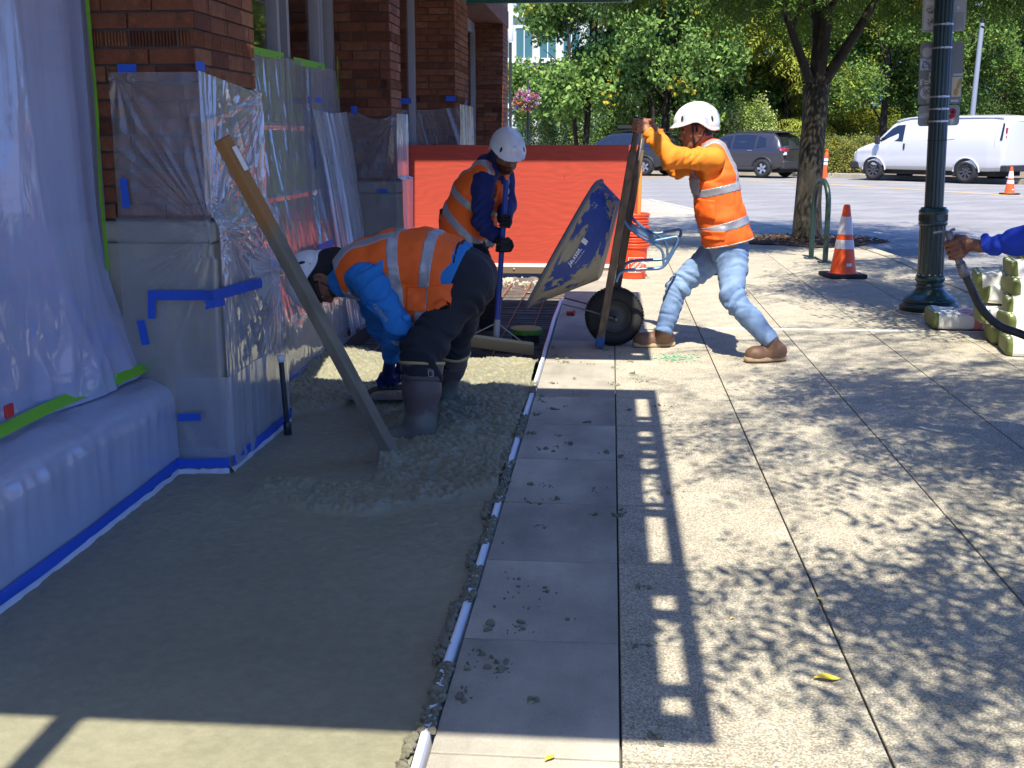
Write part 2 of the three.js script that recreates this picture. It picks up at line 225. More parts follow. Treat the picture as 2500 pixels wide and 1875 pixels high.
// ---------------------------------------------------------------- the pour: subgrade, mesh, wet concrete, edge form
{
  const g = grid(30, 420, (u, v) => { const x = lerp(-1.86, -0.42, u), z = lerp(-6.2, -11.9, v), c = Math.abs(((-z * 20) % 1) - 0.5) * 2; const p = V(x, -0.112 + 0.014 * c * smooth(-11.6, -11.0, z) + 0.008 * noise3(x * 14, z * 14, 1) + 0.035 * smooth(-11.25, -11.7, z) * (0.7 + noise3(x * 9, z * 9, 4)), z); p.u = x / 0.8; p.v = z / 0.8; return p; });
  const t = tex(512, (u, v, i, j) => { const c = pfbm(u, v, 10, 5, 200), k = 0.36 + 0.3 * (c - 0.5) + (hash3(i, j, 4) - 0.5) * 0.15; return [k, k * 0.97, k * 0.93]; });
  struct('subgrade', flip(g), M('#ffffff', 0.9, { map: t, color: new THREE.Color(1.1, 1.08, 1.1) }), 'ridged dark grey base waiting for concrete under the wire mesh', 'ground');
  const wm = thing('reinforcing_mesh', 'rusty welded wire mesh laid over the dark base', 'wire mesh', V(-1.1, -0.08, -9.2)), w1 = M([0.16, 0.10, 0.075], 0.75), w2 = M([0.33, 0.12, 0.07], 0.8), R = rng(12);
  const cross = new THREE.CylinderGeometry(0.0035, 0.0035, 1.36, 5).rotateZ(Math.PI / 2), long = new THREE.CylinderGeometry(0.0055, 0.0055, 4.6, 5).rotateX(Math.PI / 2);
  for (let i = 0; i < 46; i++) { const m = mesh('wire', cross, w1, wm); m.position.set((R() - 0.5) * 0.02, (R() - 0.5) * 0.012, 2.28 - i * 0.1); m.rotation.y = (R() - 0.5) * 0.008; }
  for (let i = 0; i < 6; i++) { const m = mesh('wire', long, w2, wm); m.position.set(-0.5 + i * 0.205, 0.012, 0); m.rotation.y = (R() - 0.5) * 0.012; m.rotation.x = (R() - 0.5) * 0.006; }
  const pebbles = new THREE.InstancedMesh(new THREE.IcosahedronGeometry(0.02, 1), M([0.42, 0.37, 0.28], 0.9), 260), mm = new THREE.Matrix4(); pebbles.name = 'gravel';
  for (let i = 0; i < 260; i++) { const z = -11.85 + R() * R() * 1.1; mm.compose(V(-1.6 + R() * 1.2, -0.09, z), new THREE.Quaternion().setFromEuler(new THREE.Euler(R() * 6, R() * 6, R() * 6)), V(0.4 + R(), 0.3 + 0.5 * R(), 0.4 + R())); pebbles.setMatrixAt(i, mm); }
  tag(pebbles, 'loose gravel along the foot of the red board', 'gravel', null, 'stuff'); scene.add(pebbles);
}
const pw = (pts, x) => { if (x <= pts[0][0]) return pts[0][1]; for (let i = 1; i < pts.length; i++) if (x <= pts[i][0]) return lerp(pts[i - 1][1], pts[i][1], (x - pts[i - 1][0]) / (pts[i][0] - pts[i - 1][0])); return pts[pts.length - 1][1]; };
function worley(x, y) { const X = Math.floor(x), Y = Math.floor(y); let m = 9; for (let j = -1; j <= 1; j++) for (let i = -1; i <= 1; i++) { const a = X + i, b = Y + j, dx = a + hash3(a, b, 1) - x, dy = b + hash3(a, b, 2) - y; m = Math.min(m, dx * dx + dy * dy); } return Math.sqrt(m); }
function rough(x, d) { // 0 where floated smooth, 1 where freshly dumped
  const wob = 0.10 * fbm3(x * 5, d * 5, 2, 3);
  const main = smooth(-0.08, 0.07, d - pw([[-1.8, 5.5], [-1.6, 5.45], [-1.34, 5.72], [-1.1, 5.35], [-1.02, 4.9], [-0.95, 4.42], [-0.73, 4.16], [-0.41, 4.28]], x) + wob);
  const ex = (x + 1.08), ey = d - 4.2 + ex * 0.25, tong = 1 - smooth(0.75, 1.1, Math.hypot(ex / 0.34, ey / 0.20) + wob * 2);
  return Math.max(main, tong);
}
{
  const fn = (x, z) => { const d = -z, r = rough(x, d);
    let h = -0.004 + 0.0022 * fbm3(x * 3, d * 3, 5, 3) + 0.0007 * noise3(x * 40, d * 60, 1);
    const band = smooth(3.35, 3.7, d) * (1 - r) + 0.6 * smooth(-0.62, -0.47, x) * (1 - r); h += band * 0.0035 * (fbm3(x * 55, d * 55, 8, 3));
    const nub = (s, q) => { const w = worley(x * s + 1.5 * noise3(x * 5, d * 5, q), d * s); return 0.62 - Math.min(w, 0.95); };
    const lump = nub(26, 1) * 0.55 + nub(58, 4) * 0.45 + fbm3(x * 7, d * 7, 3, 3) * 0.9;
    h += r * (0.012 + 0.034 * lump + 0.016 * smooth(-0.2, 0.5, fbm3(x * 3, d * 3, 6, 2)));
    // drag ridges round the foot of the board
    h += 0.03 * r * Math.exp(-(((x + 0.98) / 0.22) ** 2 + ((d - 4.62) / 0.10) ** 2)) - 0.03 * Math.exp(-(((x + 0.98) / 0.10) ** 2 + ((d - 4.92) / 0.07) ** 2));
    // the heap and its toe
    const toe = 6.98 + 0.12 * fbm3(x * 4, 1, 2, 2) + 0.32 * smooth(-1.1, -1.7, x) - 0.05 * smooth(-0.7, -0.45, x);
    h += 0.03 * smooth(6.0, 6.6, d) * (1 - smooth(toe - 0.25, toe, d)) - 0.17 * smooth(toe - 0.16, toe + 0.22, d);
    return h; };
  const X0 = -1.83, X1 = -0.426, nu = 190;
  const part = (za, zb, nv) => grid(nu, nv, (u, v) => { const x = lerp(X0, X1, u), z = lerp(za, zb, v), p = V(x, fn(x, z), z); p.u = x / 1.7; p.v = z / 1.7; return p; });
  const g = merge([part(1.3, -3.4, 300), part(-3.4, -7.4, 560)]);
  struct('wet_concrete', toSmooth(g), mWet, 'freshly poured grey concrete, floated smooth in front and lumpy behind', 'concrete');
}
function toSmooth(g) { g.deleteAttribute('normal'); const m = mergeVertices(g, 1e-5); m.computeVertexNormals(); const n = m.attributes.normal; if (n.getY(10) < 0) flip(m); return m; }
{ // edge form and crumbs
  const f = thing('edge_form', 'white plastic edge strip between wet concrete and sidewalk', 'form strip', V(-0.409, 0, -4)); const R = rng(31);
  const pts = []; for (let z = 1.3; z > -9.7; z -= 0.1) pts.push(V(-0.409 + 0.004 * noise3(z * 1.5, 0, 0) + (z < -6.9 ? 0.006 * Math.sin(z * 1.7) : 0), 0.0, z));
  wpart('strip', grid(pts.length - 1, 4, (u, v) => { const p = pts[Math.round(u * (pts.length - 1))].clone(), k = [[-0.013, -0.09], [-0.013, 0.006], [-0.009, 0.009], [0.010, 0.009], [0.013, -0.09]][Math.round(v * 4)]; p.x += k[0]; p.y += k[1]; return p; }), M([0.78, 0.79, 0.82], 0.45), f);
  const n = 2150, crumbs = new THREE.InstancedMesh(new THREE.IcosahedronGeometry(1, 1), mWet, n), mm = new THREE.Matrix4(); crumbs.name = 'concrete_crumbs';
  const clus = []; for (let i = 0; i < 70; i++) clus.push([-0.36 + R() * R() * 0.75, -2.4 - R() * 5.2, R()]);
  for (let i = 0; i < n; i++) { let x, z, s, y = 0.002;
    if (i < 1750) { const t = R(); z = -1.6 - t * 4.7; if (noise3(z * 4.2, 7, 1) < -0.12 || (z > -2.4)) { x = -0.43 - R() * 0.02; } else x = -0.412 + (R() - 0.5) * 0.036; s = 0.004 + 0.008 * R() * R(); y = 0.008; }
    else { const c = clus[Math.floor(R() * clus.length)], r = 0.012 + 0.09 * R() * R() * c[2]; const a = R() * 6.28; x = c[0] + Math.cos(a) * r; z = c[1] + Math.sin(a) * r; s = 0.002 + 0.008 * R() ** 3; if (x < -0.39) { y = 0.008; } }
    mm.compose(V(x, y, z), new THREE.Quaternion().setFromEuler(new THREE.Euler(R() * 6, R() * 6, R() * 6)), V(s * (0.8 + R()), s * (0.5 + 0.4 * R()), s * (0.8 + R()))); crumbs.setMatrixAt(i, mm); }
  tag(crumbs, 'spilled crumbs of wet concrete along the form and sidewalk', 'concrete crumbs', null, 'stuff'); scene.add(crumbs);
}

// ---------------------------------------------------------------- brick piers
const PIERX = [-2.10, -1.64];
function brickRun(parent, len, y0, y1, face, seed) { // face(u, y) -> {pos, rotY}; one mesh per brick, bricks proud of the mortar
  const R = rng(seed), cache = {}, H = 0.0675; let k = 0;
  for (let y = y0; y + 0.06 < y1; y += H, k++) {
    const ribbed = k === 10 || k === 15, B = ribbed ? 0.098 : 0.205; let u = ribbed ? 0 : (k % 2 ? 0 : -0.1) - R() * 0.02;
    while (u < len - 0.012) {
      let a = Math.max(u, 0), b = Math.min(u + (ribbed || R() > 0.22 ? B : B * 1.42) - 0.009, len); const nu = u + (b - Math.max(u, 0)) + 0.009; const w = Math.round((b - a) * 100) / 100; u = Math.max(b + 0.009, nu);
      if (b - a < 0.02) continue;
      const key = w + (ribbed ? 'r' : ''); cache[key] ??= Array.from({ length: 2 }, () => { if (!ribbed) return triUV(new THREE.BoxGeometry(w, 0.0575, 0.03), 0.22); const gs = [new THREE.BoxGeometry(w, 0.0575, 0.02)]; for (let q = -w / 2 + 0.007; q < w / 2 - 0.004; q += 0.013) gs.push(new THREE.BoxGeometry(0.006, 0.0575, 0.012).translate(q, 0, 0.014)); return merge(gs.map((g) => triUV(g, 0.22))); });
      const m = mesh('brick', cache[key][Math.floor(R() * 2)], brickMats[Math.floor(R() * R() * 4.99)], parent), f = face((a + b) / 2, y + H / 2, (ribbed ? -0.004 : 0) + R() * 0.0025);
      m.position.copy(f.pos).sub(parent.position); m.rotation.y = f.rot + (R() - 0.5) * 0.006;
    }
  }
}
function pier(label, z0, z1, top, seed) {
  const p = thing('brick_pier', label, 'brick pier', V(-1.87, 0, (z0 + z1) / 2), 'brick piers of the storefront'), [xa, xb] = PIERX;
  wpart('mortar_core', box(xa, xb - 0.012, 0.9, 4.2, z0 - 0.012, z1, 0.5), mMortar, p);
  wpart('stone_base', triUV(rbox(xb - xa + 0.04, 0.97, z0 - z1 + 0.03, 0.012).translate((xa + xb + 0.04) / 2, 0.955 - 0.485, (z0 + z1) / 2 + 0.012), 0.9), mStone, p);
  wpart('stone_cap', triUV(rbox(xb - xa + 0.055, 0.085, z0 - z1 + 0.05, 0.02, 3).translate((xa + xb + 0.055) / 2, 0.9985, (z0 + z1) / 2 + 0.018), 0.7), mStone, p);
  brickRun(p, xb - xa, 1.046, top, (u, y, o) => ({ pos: V(xa + u, y, z0 - 0.011 + o), rot: 0 }), seed);
  brickRun(p, z0 - z1, 1.046, top, (u, y, o) => ({ pos: V(xb - 0.011 + o, y, z0 - u), rot: Math.PI / 2 }), seed + 3);
  return p;
}
pier('brick pier with stone base behind the leaning board', -4.52, -5.28, 2.4, 101);
pier('brick pier wrapped in film beyond the first window', -8.57, -8.99, 2.6, 202);
pier('brick pier wrapped in film beside the red board', -12.14, -13.26, 2.8, 303);
pier('dark brick pier in deep shade behind the red board', -17.5, -18.3, 3.1, 404);

// ---------------------------------------------------------------- storefront shell, windows, sills
const mGlass = M([1, 1, 1], 0.02, { transmission: 1, thickness: 0, ior: 1.5 }), mFrame = M([0.30, 0.30, 0.33], 0.45), mInterior = M([0.62, 0.60, 0.56], 0.9);
{
  const b = thing('storefront_building', 'brick storefront building with tall windows behind plastic film', 'building', V(-4, 0, -7));
  wpart('upper_wall', box(-8, -2.0, 3.0, 9.5, 6, -18.3, 0.6), brickMats[2], b);
  wpart('back_wall', box(-6.2, -6.0, -0.1, 3.0, 6, -18.3), mInterior, b);
  wpart('floor', box(-6.0, -2.12, -0.1, 0.02, 6, -18.3), mInterior, b);
  wpart('added_shade_overhang', box(-2.0, -1.62, 3.0, 3.25, -14.95, -18.3), brickMats[2], b); wpart('end_wall', box(-8, -1.66, 0, 4.6, -18.32, -18.6, 0.6), brickMats[2], b);  // overhang is added only to keep the sun off the farthest pier
  wpart('near_wall', box(-8, -1.75, 0, 3.0, 6, 6.3, 0.6), brickMats[2], b);
  const mSill = mStone, bays = [[5.9, -4.5], [-5.3, -8.55], [-9.01, -12.12], [-13.28, -17.48]];
  for (const [za, zb] of bays) {
    const s = new THREE.Shape([[-2.14, 0], [-1.815, 0], [-1.815, 0.33], [-1.84, 0.35], [-2.03, 0.385], [-2.14, 0.385]].map((q) => new THREE.Vector2(...q)));
    const g = triUV(new THREE.ExtrudeGeometry(s, { depth: za - zb, bevelEnabled: false }).translate(0, 0, zb), 0.9);
    wpart('sill', g, mSill, b);
    wpart('head_frame', box(-2.12, -2.05, 2.9, 3.0, za, zb), mFrame, b);
  }
  const win = (z0, z1, y0, y1) => { const f = wpart('window', merge([box(-2.11, -2.055, y0, y0 + 0.05, z0, z1), box(-2.11, -2.055, y1 - 0.05, y1, z0, z1), box(-2.112, -2.045, y0, y1, z0, z0 - 0.055), box(-2.112, -2.045, y0, y1, z1 + 0.055, z1)]), mFrame, b); wpart('pane', box(-2.087, -2.079, y0 + 0.05, y1 - 0.05, z0 - 0.055, z1 + 0.055), mGlass, f); f.children[0].position.set(0, 0, 0); f.children[0].quaternion.identity(); return f; };
  for (const [za, zb] of [[5.85, 2.2], [2.2, -1.4], [-1.4, -4.5], [-5.3, -7.14], [-7.3, -8.15], [-8.17, -8.55], [-9.03, -10.6], [-10.6, -12.12], [-13.28, -15.4], [-15.4, -17.48]]) win(za, zb, 0.386, 2.9);
  const slats = []; for (let i = 0; i < 7; i++) slats.push(box(-2.75, -2.6, 1.95 + i * 0.14, 1.975 + i * 0.14, -5.6, -6.9 + i * 0.05)); slats.push(box(-2.8, -2.72, 0.4, 2.9, -6.25, -6.32));
  wpart('interior_slat', merge(slats), M([0.30, 0.33, 0.28], 0.6), b);
  const post = canvasTex(128, 180, (c, w, h) => { c.fillStyle = '#bfe6ea'; c.fillRect(0, 0, w, h); c.fillStyle = '#5b8f98'; for (let i = 0; i < 11; i++) c.fillRect(14, 18 + i * 14, 40 + ((i * 37) % 56), 5); });
  for (const [z0, z1, y0, y1] of [[-3.40, -3.66, 1.62, 1.93], [-3.62, -3.92, 1.12, 1.36]]) wpart('window_poster', new THREE.PlaneGeometry(z0 - z1, y1 - y0).rotateY(Math.PI / 2).translate(-2.074, (y0 + y1) / 2, (z0 + z1) / 2), M('#ffffff', 0.8, { map: post }), b);
}
{ // black base board along the wall
  const k = mesh('base_board', box(-1.808, -1.775, -0.11, 0.075, -7.0, -11.8), M([0.012, 0.012, 0.013], 0.7)); tag(k, 'black foam board along the wall base beside the wire mesh', 'board');
}
// ---------------------------------------------------------------- canopies over the sidewalk (their shade falls on the pour)
{
  const mSteel = M([0.03, 0.13, 0.11], 0.45), mDeck = M([0.60, 0.60, 0.58], 0.6), HB = 3.0, sh = 0.06;  // deck colour lightened so the unseen underside bounces light onto wall and film
  const labels = ['green steel canopy nearest the smooth concrete, above the sidewalk', 'green steel canopy above the wheelbarrow and wire mesh', 'green steel canopy beyond the red board'];
  const brk = [[124, 6], [212, 6], [245, 32], [297, 10], [330, 18], [369, 8], [433, 11], [571, 3], [605, 18], [829, 16], [900, 76], [1028, 20], [1344, 26]].map(([y, w]) => { const a = G(1690, 900 + 0.5877 * (y - w / 2)).z, b2 = G(1690, 900 + 0.5877 * (y + w / 2)).z; return [(a + b2) / 2 + 1.77, Math.abs(a - b2)]; });
  [[-0.69, -4.38, 0.215, 0.285, 0.34], [-5.32, -8.45, 0.22, 0.295, 0.345], [-10.855, -14.9, 0.10, 0.17, 0.22]].forEach(([za, zb, xa, xs, xe], i) => {
    const c = thing('canopy', labels[i], 'canopy', V(-0.9, HB, (za + zb) / 2), 'steel canopies along the storefront');
    wpart('deck', box(-2.0, xa + sh - 0.05, HB + 0.05, HB + 0.13, za - 0.07, zb + 0.07), mDeck, c);
    wpart('front_beam', box(xs, xe, HB, HB + 0.15, za, zb), mSteel, c);
    wpart('end_beam', box(-2.0, xs - 0.002, HB, HB + 0.15, za, za - 0.06), mSteel, c); wpart('end_beam', box(-2.0, xs - 0.002, HB, HB + 0.15, zb, zb + 0.06), mSteel, c);
    const list = i === 0 ? brk : i === 1 ? [[-5.42, 0.012], [-5.56, 0.06], [-5.69, 0.25], [-6.4, 0.05], [-7.2, 0.05], [-8.0, 0.05]] : [[-12, 0.05], [-13, 0.05], [-14, 0.05]];
    for (const [z, w] of list) if (z < za - 0.02 && z > zb) wpart('bracket', box(xa - 0.02, xs - 0.001, HB + 0.03, HB + 0.12, z + w / 2, z - w / 2), mSteel, c);
  });
  const beam = mesh('steel_beam', box(-1.26, -1.185, HB + 0.02, HB + 0.12, 4, -0.688), mSteel); tag(beam, 'green steel beam along the wall ahead of the nearest canopy', 'beam');
}
// ---------------------------------------------------------------- plastic film and tape
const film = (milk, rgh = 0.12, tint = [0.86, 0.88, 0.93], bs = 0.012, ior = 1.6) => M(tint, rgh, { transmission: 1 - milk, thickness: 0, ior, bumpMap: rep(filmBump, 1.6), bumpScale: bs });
const ridge = (x, y, z) => 1 - 2 * Math.abs(noise3(x, y, z));
const fold = (x, y, f, s) => { const w = x + 0.35 * noise3(x * 0.3, y * 0.8, s); return 0.55 * ridge(w * f, y * 0.35, s) + 0.3 * ridge(w * f * 2.3, y * 0.6, s + 5) + 0.15 * noise3(w * f * 5, y * 2, s + 9); };
function radial(px, py, ax, ay, n, reach, s) { const dx = px - ax, dy = py - ay, r = Math.hypot(dx, dy), t = Math.atan2(dy, dx); return ridge(t * n, r * 0.6, s) * Math.exp(-r / reach) * smooth(0, 0.06, r); }
function sheetThing(label, pos, group) { return thing('plastic_sheet', label, 'plastic sheet', pos, group); }
function tapeStrip(parent, pts, nrm, w, mat, wob = 0.002, dir) { // ribbon along pts, lying with its face to nrm
  const N = pts.length - 1, n = 12; const curve = N === 1 ? new THREE.LineCurve3(pts[0], pts[1]) : new THREE.CatmullRomCurve3(pts);
  const g = grid(n * N, 2, (u, v) => { const p = curve.getPoint(u), t = curve.getTangent(u), s = dir ?? V().crossVectors(nrm, t).normalize(); return p.addScaledVector(s, (v - 0.5) * w).addScaledVector(nrm, wob * (noise3(u * 14, v * 2, p.z * 3) + 0.4)); });
  return wpart('tape_strip', g, mat, parent); }
const tapeZ = (parent, x0, y0, x1, y1, z, w, mat = mBlueTape) => tapeStrip(parent, [AZ(x0, y0, z), AZ(x1, y1, z)], V(0, 0, 1), w, mat);
const tapeX = (parent, x0, y0, x1, y1, X, w, mat = mBlueTape, wob) => tapeStrip(parent, [AX(x0, y0, X), AX(x1, y1, X)], V(1, 0, 0), w, mat, wob);
{ // over the near window, bulging, milky
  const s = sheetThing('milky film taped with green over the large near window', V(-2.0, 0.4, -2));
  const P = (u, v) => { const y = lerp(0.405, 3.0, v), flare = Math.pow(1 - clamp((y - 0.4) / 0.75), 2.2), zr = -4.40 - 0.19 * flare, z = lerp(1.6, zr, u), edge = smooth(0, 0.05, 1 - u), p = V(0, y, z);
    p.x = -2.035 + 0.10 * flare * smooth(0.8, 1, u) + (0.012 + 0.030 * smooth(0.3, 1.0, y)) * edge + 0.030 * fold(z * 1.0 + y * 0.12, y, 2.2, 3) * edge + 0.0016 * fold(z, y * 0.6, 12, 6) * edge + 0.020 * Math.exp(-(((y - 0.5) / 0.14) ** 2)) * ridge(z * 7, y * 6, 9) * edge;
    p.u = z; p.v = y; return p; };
  wpart('film', flip(grid(520, 170, P)), film(0.50, 0.06, [0.66, 0.72, 1.0], 0.0012), s);  // the blue of the skylight is put into this film tint
  tapeStrip(s, [0.85, 1.1, 1.4, 1.7, 2.0, 2.4, 2.9].map((y) => V(-2.02 + 0.004 * Math.sin(y * 9), y, -4.425 - 0.004 * Math.sin(y * 5))), V(1, 0, 0), 0.03, mGreenTape, 0.004);
  tapeStrip(s, [1.5, 0.6, -0.4, -1.2, -2, -2.8, -3.4, -3.9, -4.3, -4.56].map((z, i) => V(-1.958 + (z < -4.2 ? 0.022 : 0) + (z < -4.5 ? 0.03 : 0), 0.44 + 0.006 * Math.sin(i * 2.2), z)), V(0.75, 0.66, 0).normalize(), 0.042, mGreenTape, 0.006);
  for (const [x, y, r] of [[190, 770, 0.5], [80, 805, -0.3], [248, 785, 0.1]]) { const c = AX(x, y, -2.0); tapeStrip(s, [c.clone().add(V(0.0, 0.03, r * 0.03)), c.clone().add(V(0, -0.03, -r * 0.03))], V(1, 0, 0), 0.03, mBlueTape); }
  const rl = AX(22, 1003, -1.955); wpart('red_label', rbox(0.012, 0.045, 0.05, 0.005).translate(rl.x, rl.y, rl.z), M([0.5, 0.02, 0.02], 0.5), s);
}
const basePath = [V(-1.792, 0, 1.6), V(-1.792, 0, -4.44), V(-1.575, 0, -4.475), V(-1.568, 0, -5.36), V(-1.79, 0, -5.5), V(-1.785, 0, -7.2)];
{ // over the bench sill, wrapped round the pier foot
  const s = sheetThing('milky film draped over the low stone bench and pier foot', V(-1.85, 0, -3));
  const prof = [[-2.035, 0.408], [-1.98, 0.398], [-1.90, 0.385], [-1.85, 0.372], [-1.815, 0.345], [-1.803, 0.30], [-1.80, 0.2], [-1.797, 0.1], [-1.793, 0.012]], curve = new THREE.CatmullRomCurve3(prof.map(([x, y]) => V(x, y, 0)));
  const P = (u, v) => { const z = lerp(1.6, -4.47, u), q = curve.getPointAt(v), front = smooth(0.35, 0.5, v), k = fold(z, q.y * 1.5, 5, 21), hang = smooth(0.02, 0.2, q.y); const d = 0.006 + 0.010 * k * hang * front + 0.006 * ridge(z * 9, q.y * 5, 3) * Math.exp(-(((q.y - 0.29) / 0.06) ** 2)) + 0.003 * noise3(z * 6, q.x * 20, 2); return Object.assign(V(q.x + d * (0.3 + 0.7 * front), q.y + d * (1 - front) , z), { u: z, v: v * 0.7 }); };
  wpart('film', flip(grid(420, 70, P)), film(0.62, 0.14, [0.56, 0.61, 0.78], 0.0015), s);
  const P2 = (u, v) => { const y = lerp(0.012, 0.40, v), L = u * 1.10; let p; if (L < 0.215) p = V(-1.795 + L, y, -4.478 - 0.02); else if (L < 0.245) { const a = (L - 0.215) / 0.03; p = V(-1.58 + 0.012 * a, y, -4.498 - 0.015 * a); } else p = V(-1.568, y, -4.513 - (L - 0.245)); const d = 0.004 * fold(L, y, 9, 31) + 0.006; p.x += L > 0.23 ? d : 0; p.z += L < 0.23 ? d : 0; p.u = L; p.v = y; return p; };
  wpart('film', flip(grid(160, 50, P2)), film(0.38, 0.10, [0.74, 0.76, 0.84], 0.0015), s);
  for (let i = 0; i < basePath.length - 1; i++) { const a = basePath[i].clone(), b = basePath[i + 1].clone(); const t = b.clone().sub(a).normalize(), n = V(-t.z, 0, t.x).multiplyScalar(1); if (n.x < 0 && Math.abs(n.x) > 0.3) n.negate(); if (Math.abs(n.x) <= 0.3 && n.z < 0) n.negate();
    const off = n.clone().multiplyScalar(0.012), m = Math.max(1, Math.round(a.distanceTo(b) / 0.5)), pts = []; for (let k = 0; k <= m; k++) pts.push(a.clone().lerp(b, k / m).add(off).setY(0.038 + 0.004 * Math.sin(k * 1.7 + i)));
    tapeStrip(s, pts, n, 0.042, mBlueTape, 0.004, V(0, 1, 0));
    const g = grid(m * 14, 3, (u, v) => { const p = a.clone().lerp(b, u).addScaledVector(n, 0.010 + 0.008 * (1 - v) + 0.006 * noise3(u * m * 9, v, i)); p.y = lerp(-0.006, 0.016, v) + 0.004 * noise3(u * m * 12, 2, i); return p; }); wpart('film_edge', g, M([0.55, 0.57, 0.64], 0.5), s); }
}
{ // clear film round the first pier
  const s = sheetThing('clear wrinkled film wrapped around the brick pier behind the leaning board', V(-1.75, 0.8, -4.8));
  const P = (u, v) => { const y = lerp(0.10, 1.625, v), x = lerp(-1.985 + 0.05 * (1 - v) * 0 - 0.0, -1.592, u), d = 0.012 + 0.006 * fold(x, y, 6, 41) + 0.012 * radial(x, y, -1.6, 1.0, 9, 0.35, 4) + 0.010 * radial(x, y, -1.95, 1.62, 7, 0.3, 5) + 0.02 * smooth(0.5, 0.1, y) * fold(x + y * 0.3, y, 4, 8); return Object.assign(V(x + 0.02 * (y < 0.9 ? 1 : 0) * u, y, -4.507 + d + (y < 1.06 ? 0.028 : 0) + 0.004), { u: x, v: y }); };
  wpart('film', flip(grid(90, 220, P)), film(0.15, 0.08, [0.80, 0.80, 0.80], 0.001), s);
  const Q = (u, v) => { const y0 = lerp(0.30, 0.30, u), y = lerp(y0, lerp(1.63, 1.57, u), v), z = lerp(-4.495, -5.30 - 0.05 * smooth(0.9, 0.2, y), u), tens = 0.012 * radial(z, y, -5.30, 1.55, 10, 0.6, 3) + 0.013 * radial(z, y, -4.56, 1.0, 11, 0.5, 6) + 0.010 * radial(z, y, -5.3, 0.75, 9, 0.55, 8) + 0.004 * fold(z + y * 0.4, y, 5, 51) + 0.0012 * fold(z * 2 + y * 1.2, y, 9, 53);
    return Object.assign(V(lerp(-1.572, -1.622, smooth(1.0, 1.12, y)) + 0.9 * tens * smooth(0, 0.04, u), y, z), { u: z, v: y }); };
  wpart('film', grid(150, 260, Q), film(0.34, 0.04, [0.86, 0.85, 0.88], 0.0004, 2.4), s);
  tapeZ(s, 287, 167, 333, 167, -4.494, 0.034); tapeZ(s, 300, 436, 309, 508, -4.468, 0.031); tapeX(s, 477, 160, 500, 162, -1.612, 0.034);
  tapeZ(s, 362, 721, 520, 721, -4.448, 0.04); tapeZ(s, 370, 715, 370, 778, -4.446, 0.032); tapeZ(s, 343, 782, 356, 842, -4.455, 0.034); tapeZ(s, 434, 1020, 490, 1018, -4.442, 0.032);
  tapeX(s, 520, 722, 640, 690, -1.555, 0.045, mBlueTape, 0.008); tapeX(s, 500, 745, 548, 735, -1.552, 0.035, mBlueTape, 0.01);
}
{ // film over the second window, hanging from green tape down to the ground
  const s = sheetThing('shiny creased film hanging from green tape over the second window', V(-1.95, 0.9, -6.8));
  const c = new THREE.CatmullRomCurve3([V(-1.782, 0.015, 0), V(-1.79, 0.2, 0), V(-1.80, 0.37, 0), V(-1.90, 0.75, 0), V(-1.99, 1.2, 0), V(-2.03, 1.6, 0), V(-2.04, 1.85, 0)], false, 'centripetal');
  const P = (u, v) => { const q = c.getPointAt(v), z = lerp(-5.29, -8.53, u), e = smooth(0, 0.03, u), k = 0.017 * fold(z + q.y * 0.1, q.y * 0.7, 3.6, 61) + 0.0042 * fold(z, q.y * 0.35, 11, 63) + 0.0007 * fold(z, q.y * 0.5, 30, 65); const crease = 0.008 * (Math.exp(-(((q.y - 1.44) / 0.012) ** 2)) + Math.exp(-(((q.y - 1.03) / 0.012) ** 2)) + Math.exp(-(((q.y - 0.62) / 0.012) ** 2)));
    const low = smooth(0.5, 0.2, q.y); return Object.assign(V(q.x + 0.014 + (k * (0.25 + 0.75 * smooth(0.0, 0.3, q.y)) + crease + low * 0.012 * noise3(z * 3.3, q.y * 4, 5)) * e, q.y, z), { u: z, v: q.y }); };
  wpart('film', flip(grid(460, 190, P)), film(0.30, 0.03, [0.80, 0.81, 0.86], 0.0003, 2.4), s);
  tapeStrip(s, [-5.3, -5.9, -6.5, -7.1].map((z, i) => V(-2.018, 1.85 + 0.005 * (i % 2), z)), V(1, 0, 0), 0.045, mGreenTape, 0.003); tapeStrip(s, [V(-2.016, 1.845, -7.32), V(-2.016, 1.85, -8.12)], V(1, 0, 0), 0.045, mGreenTape); tapeStrip(s, [V(-2.014, 1.95, -8.5), V(-2.014, 1.55, -8.5)], V(1, 0, 0), 0.03, mGreenTape);
  for (const [x0, y0, x1, y1, w] of [[764, 333, 780, 492, 0.02], [665, 645, 700, 640, 0.04], [775, 608, 812, 592, 0.05], [745, 625, 772, 618, 0.035]]) tapeX(s, x0, y0, x1, y1, y0 < 400 ? -1.97 : -1.80, w, mBlueTape, 0.006);
}
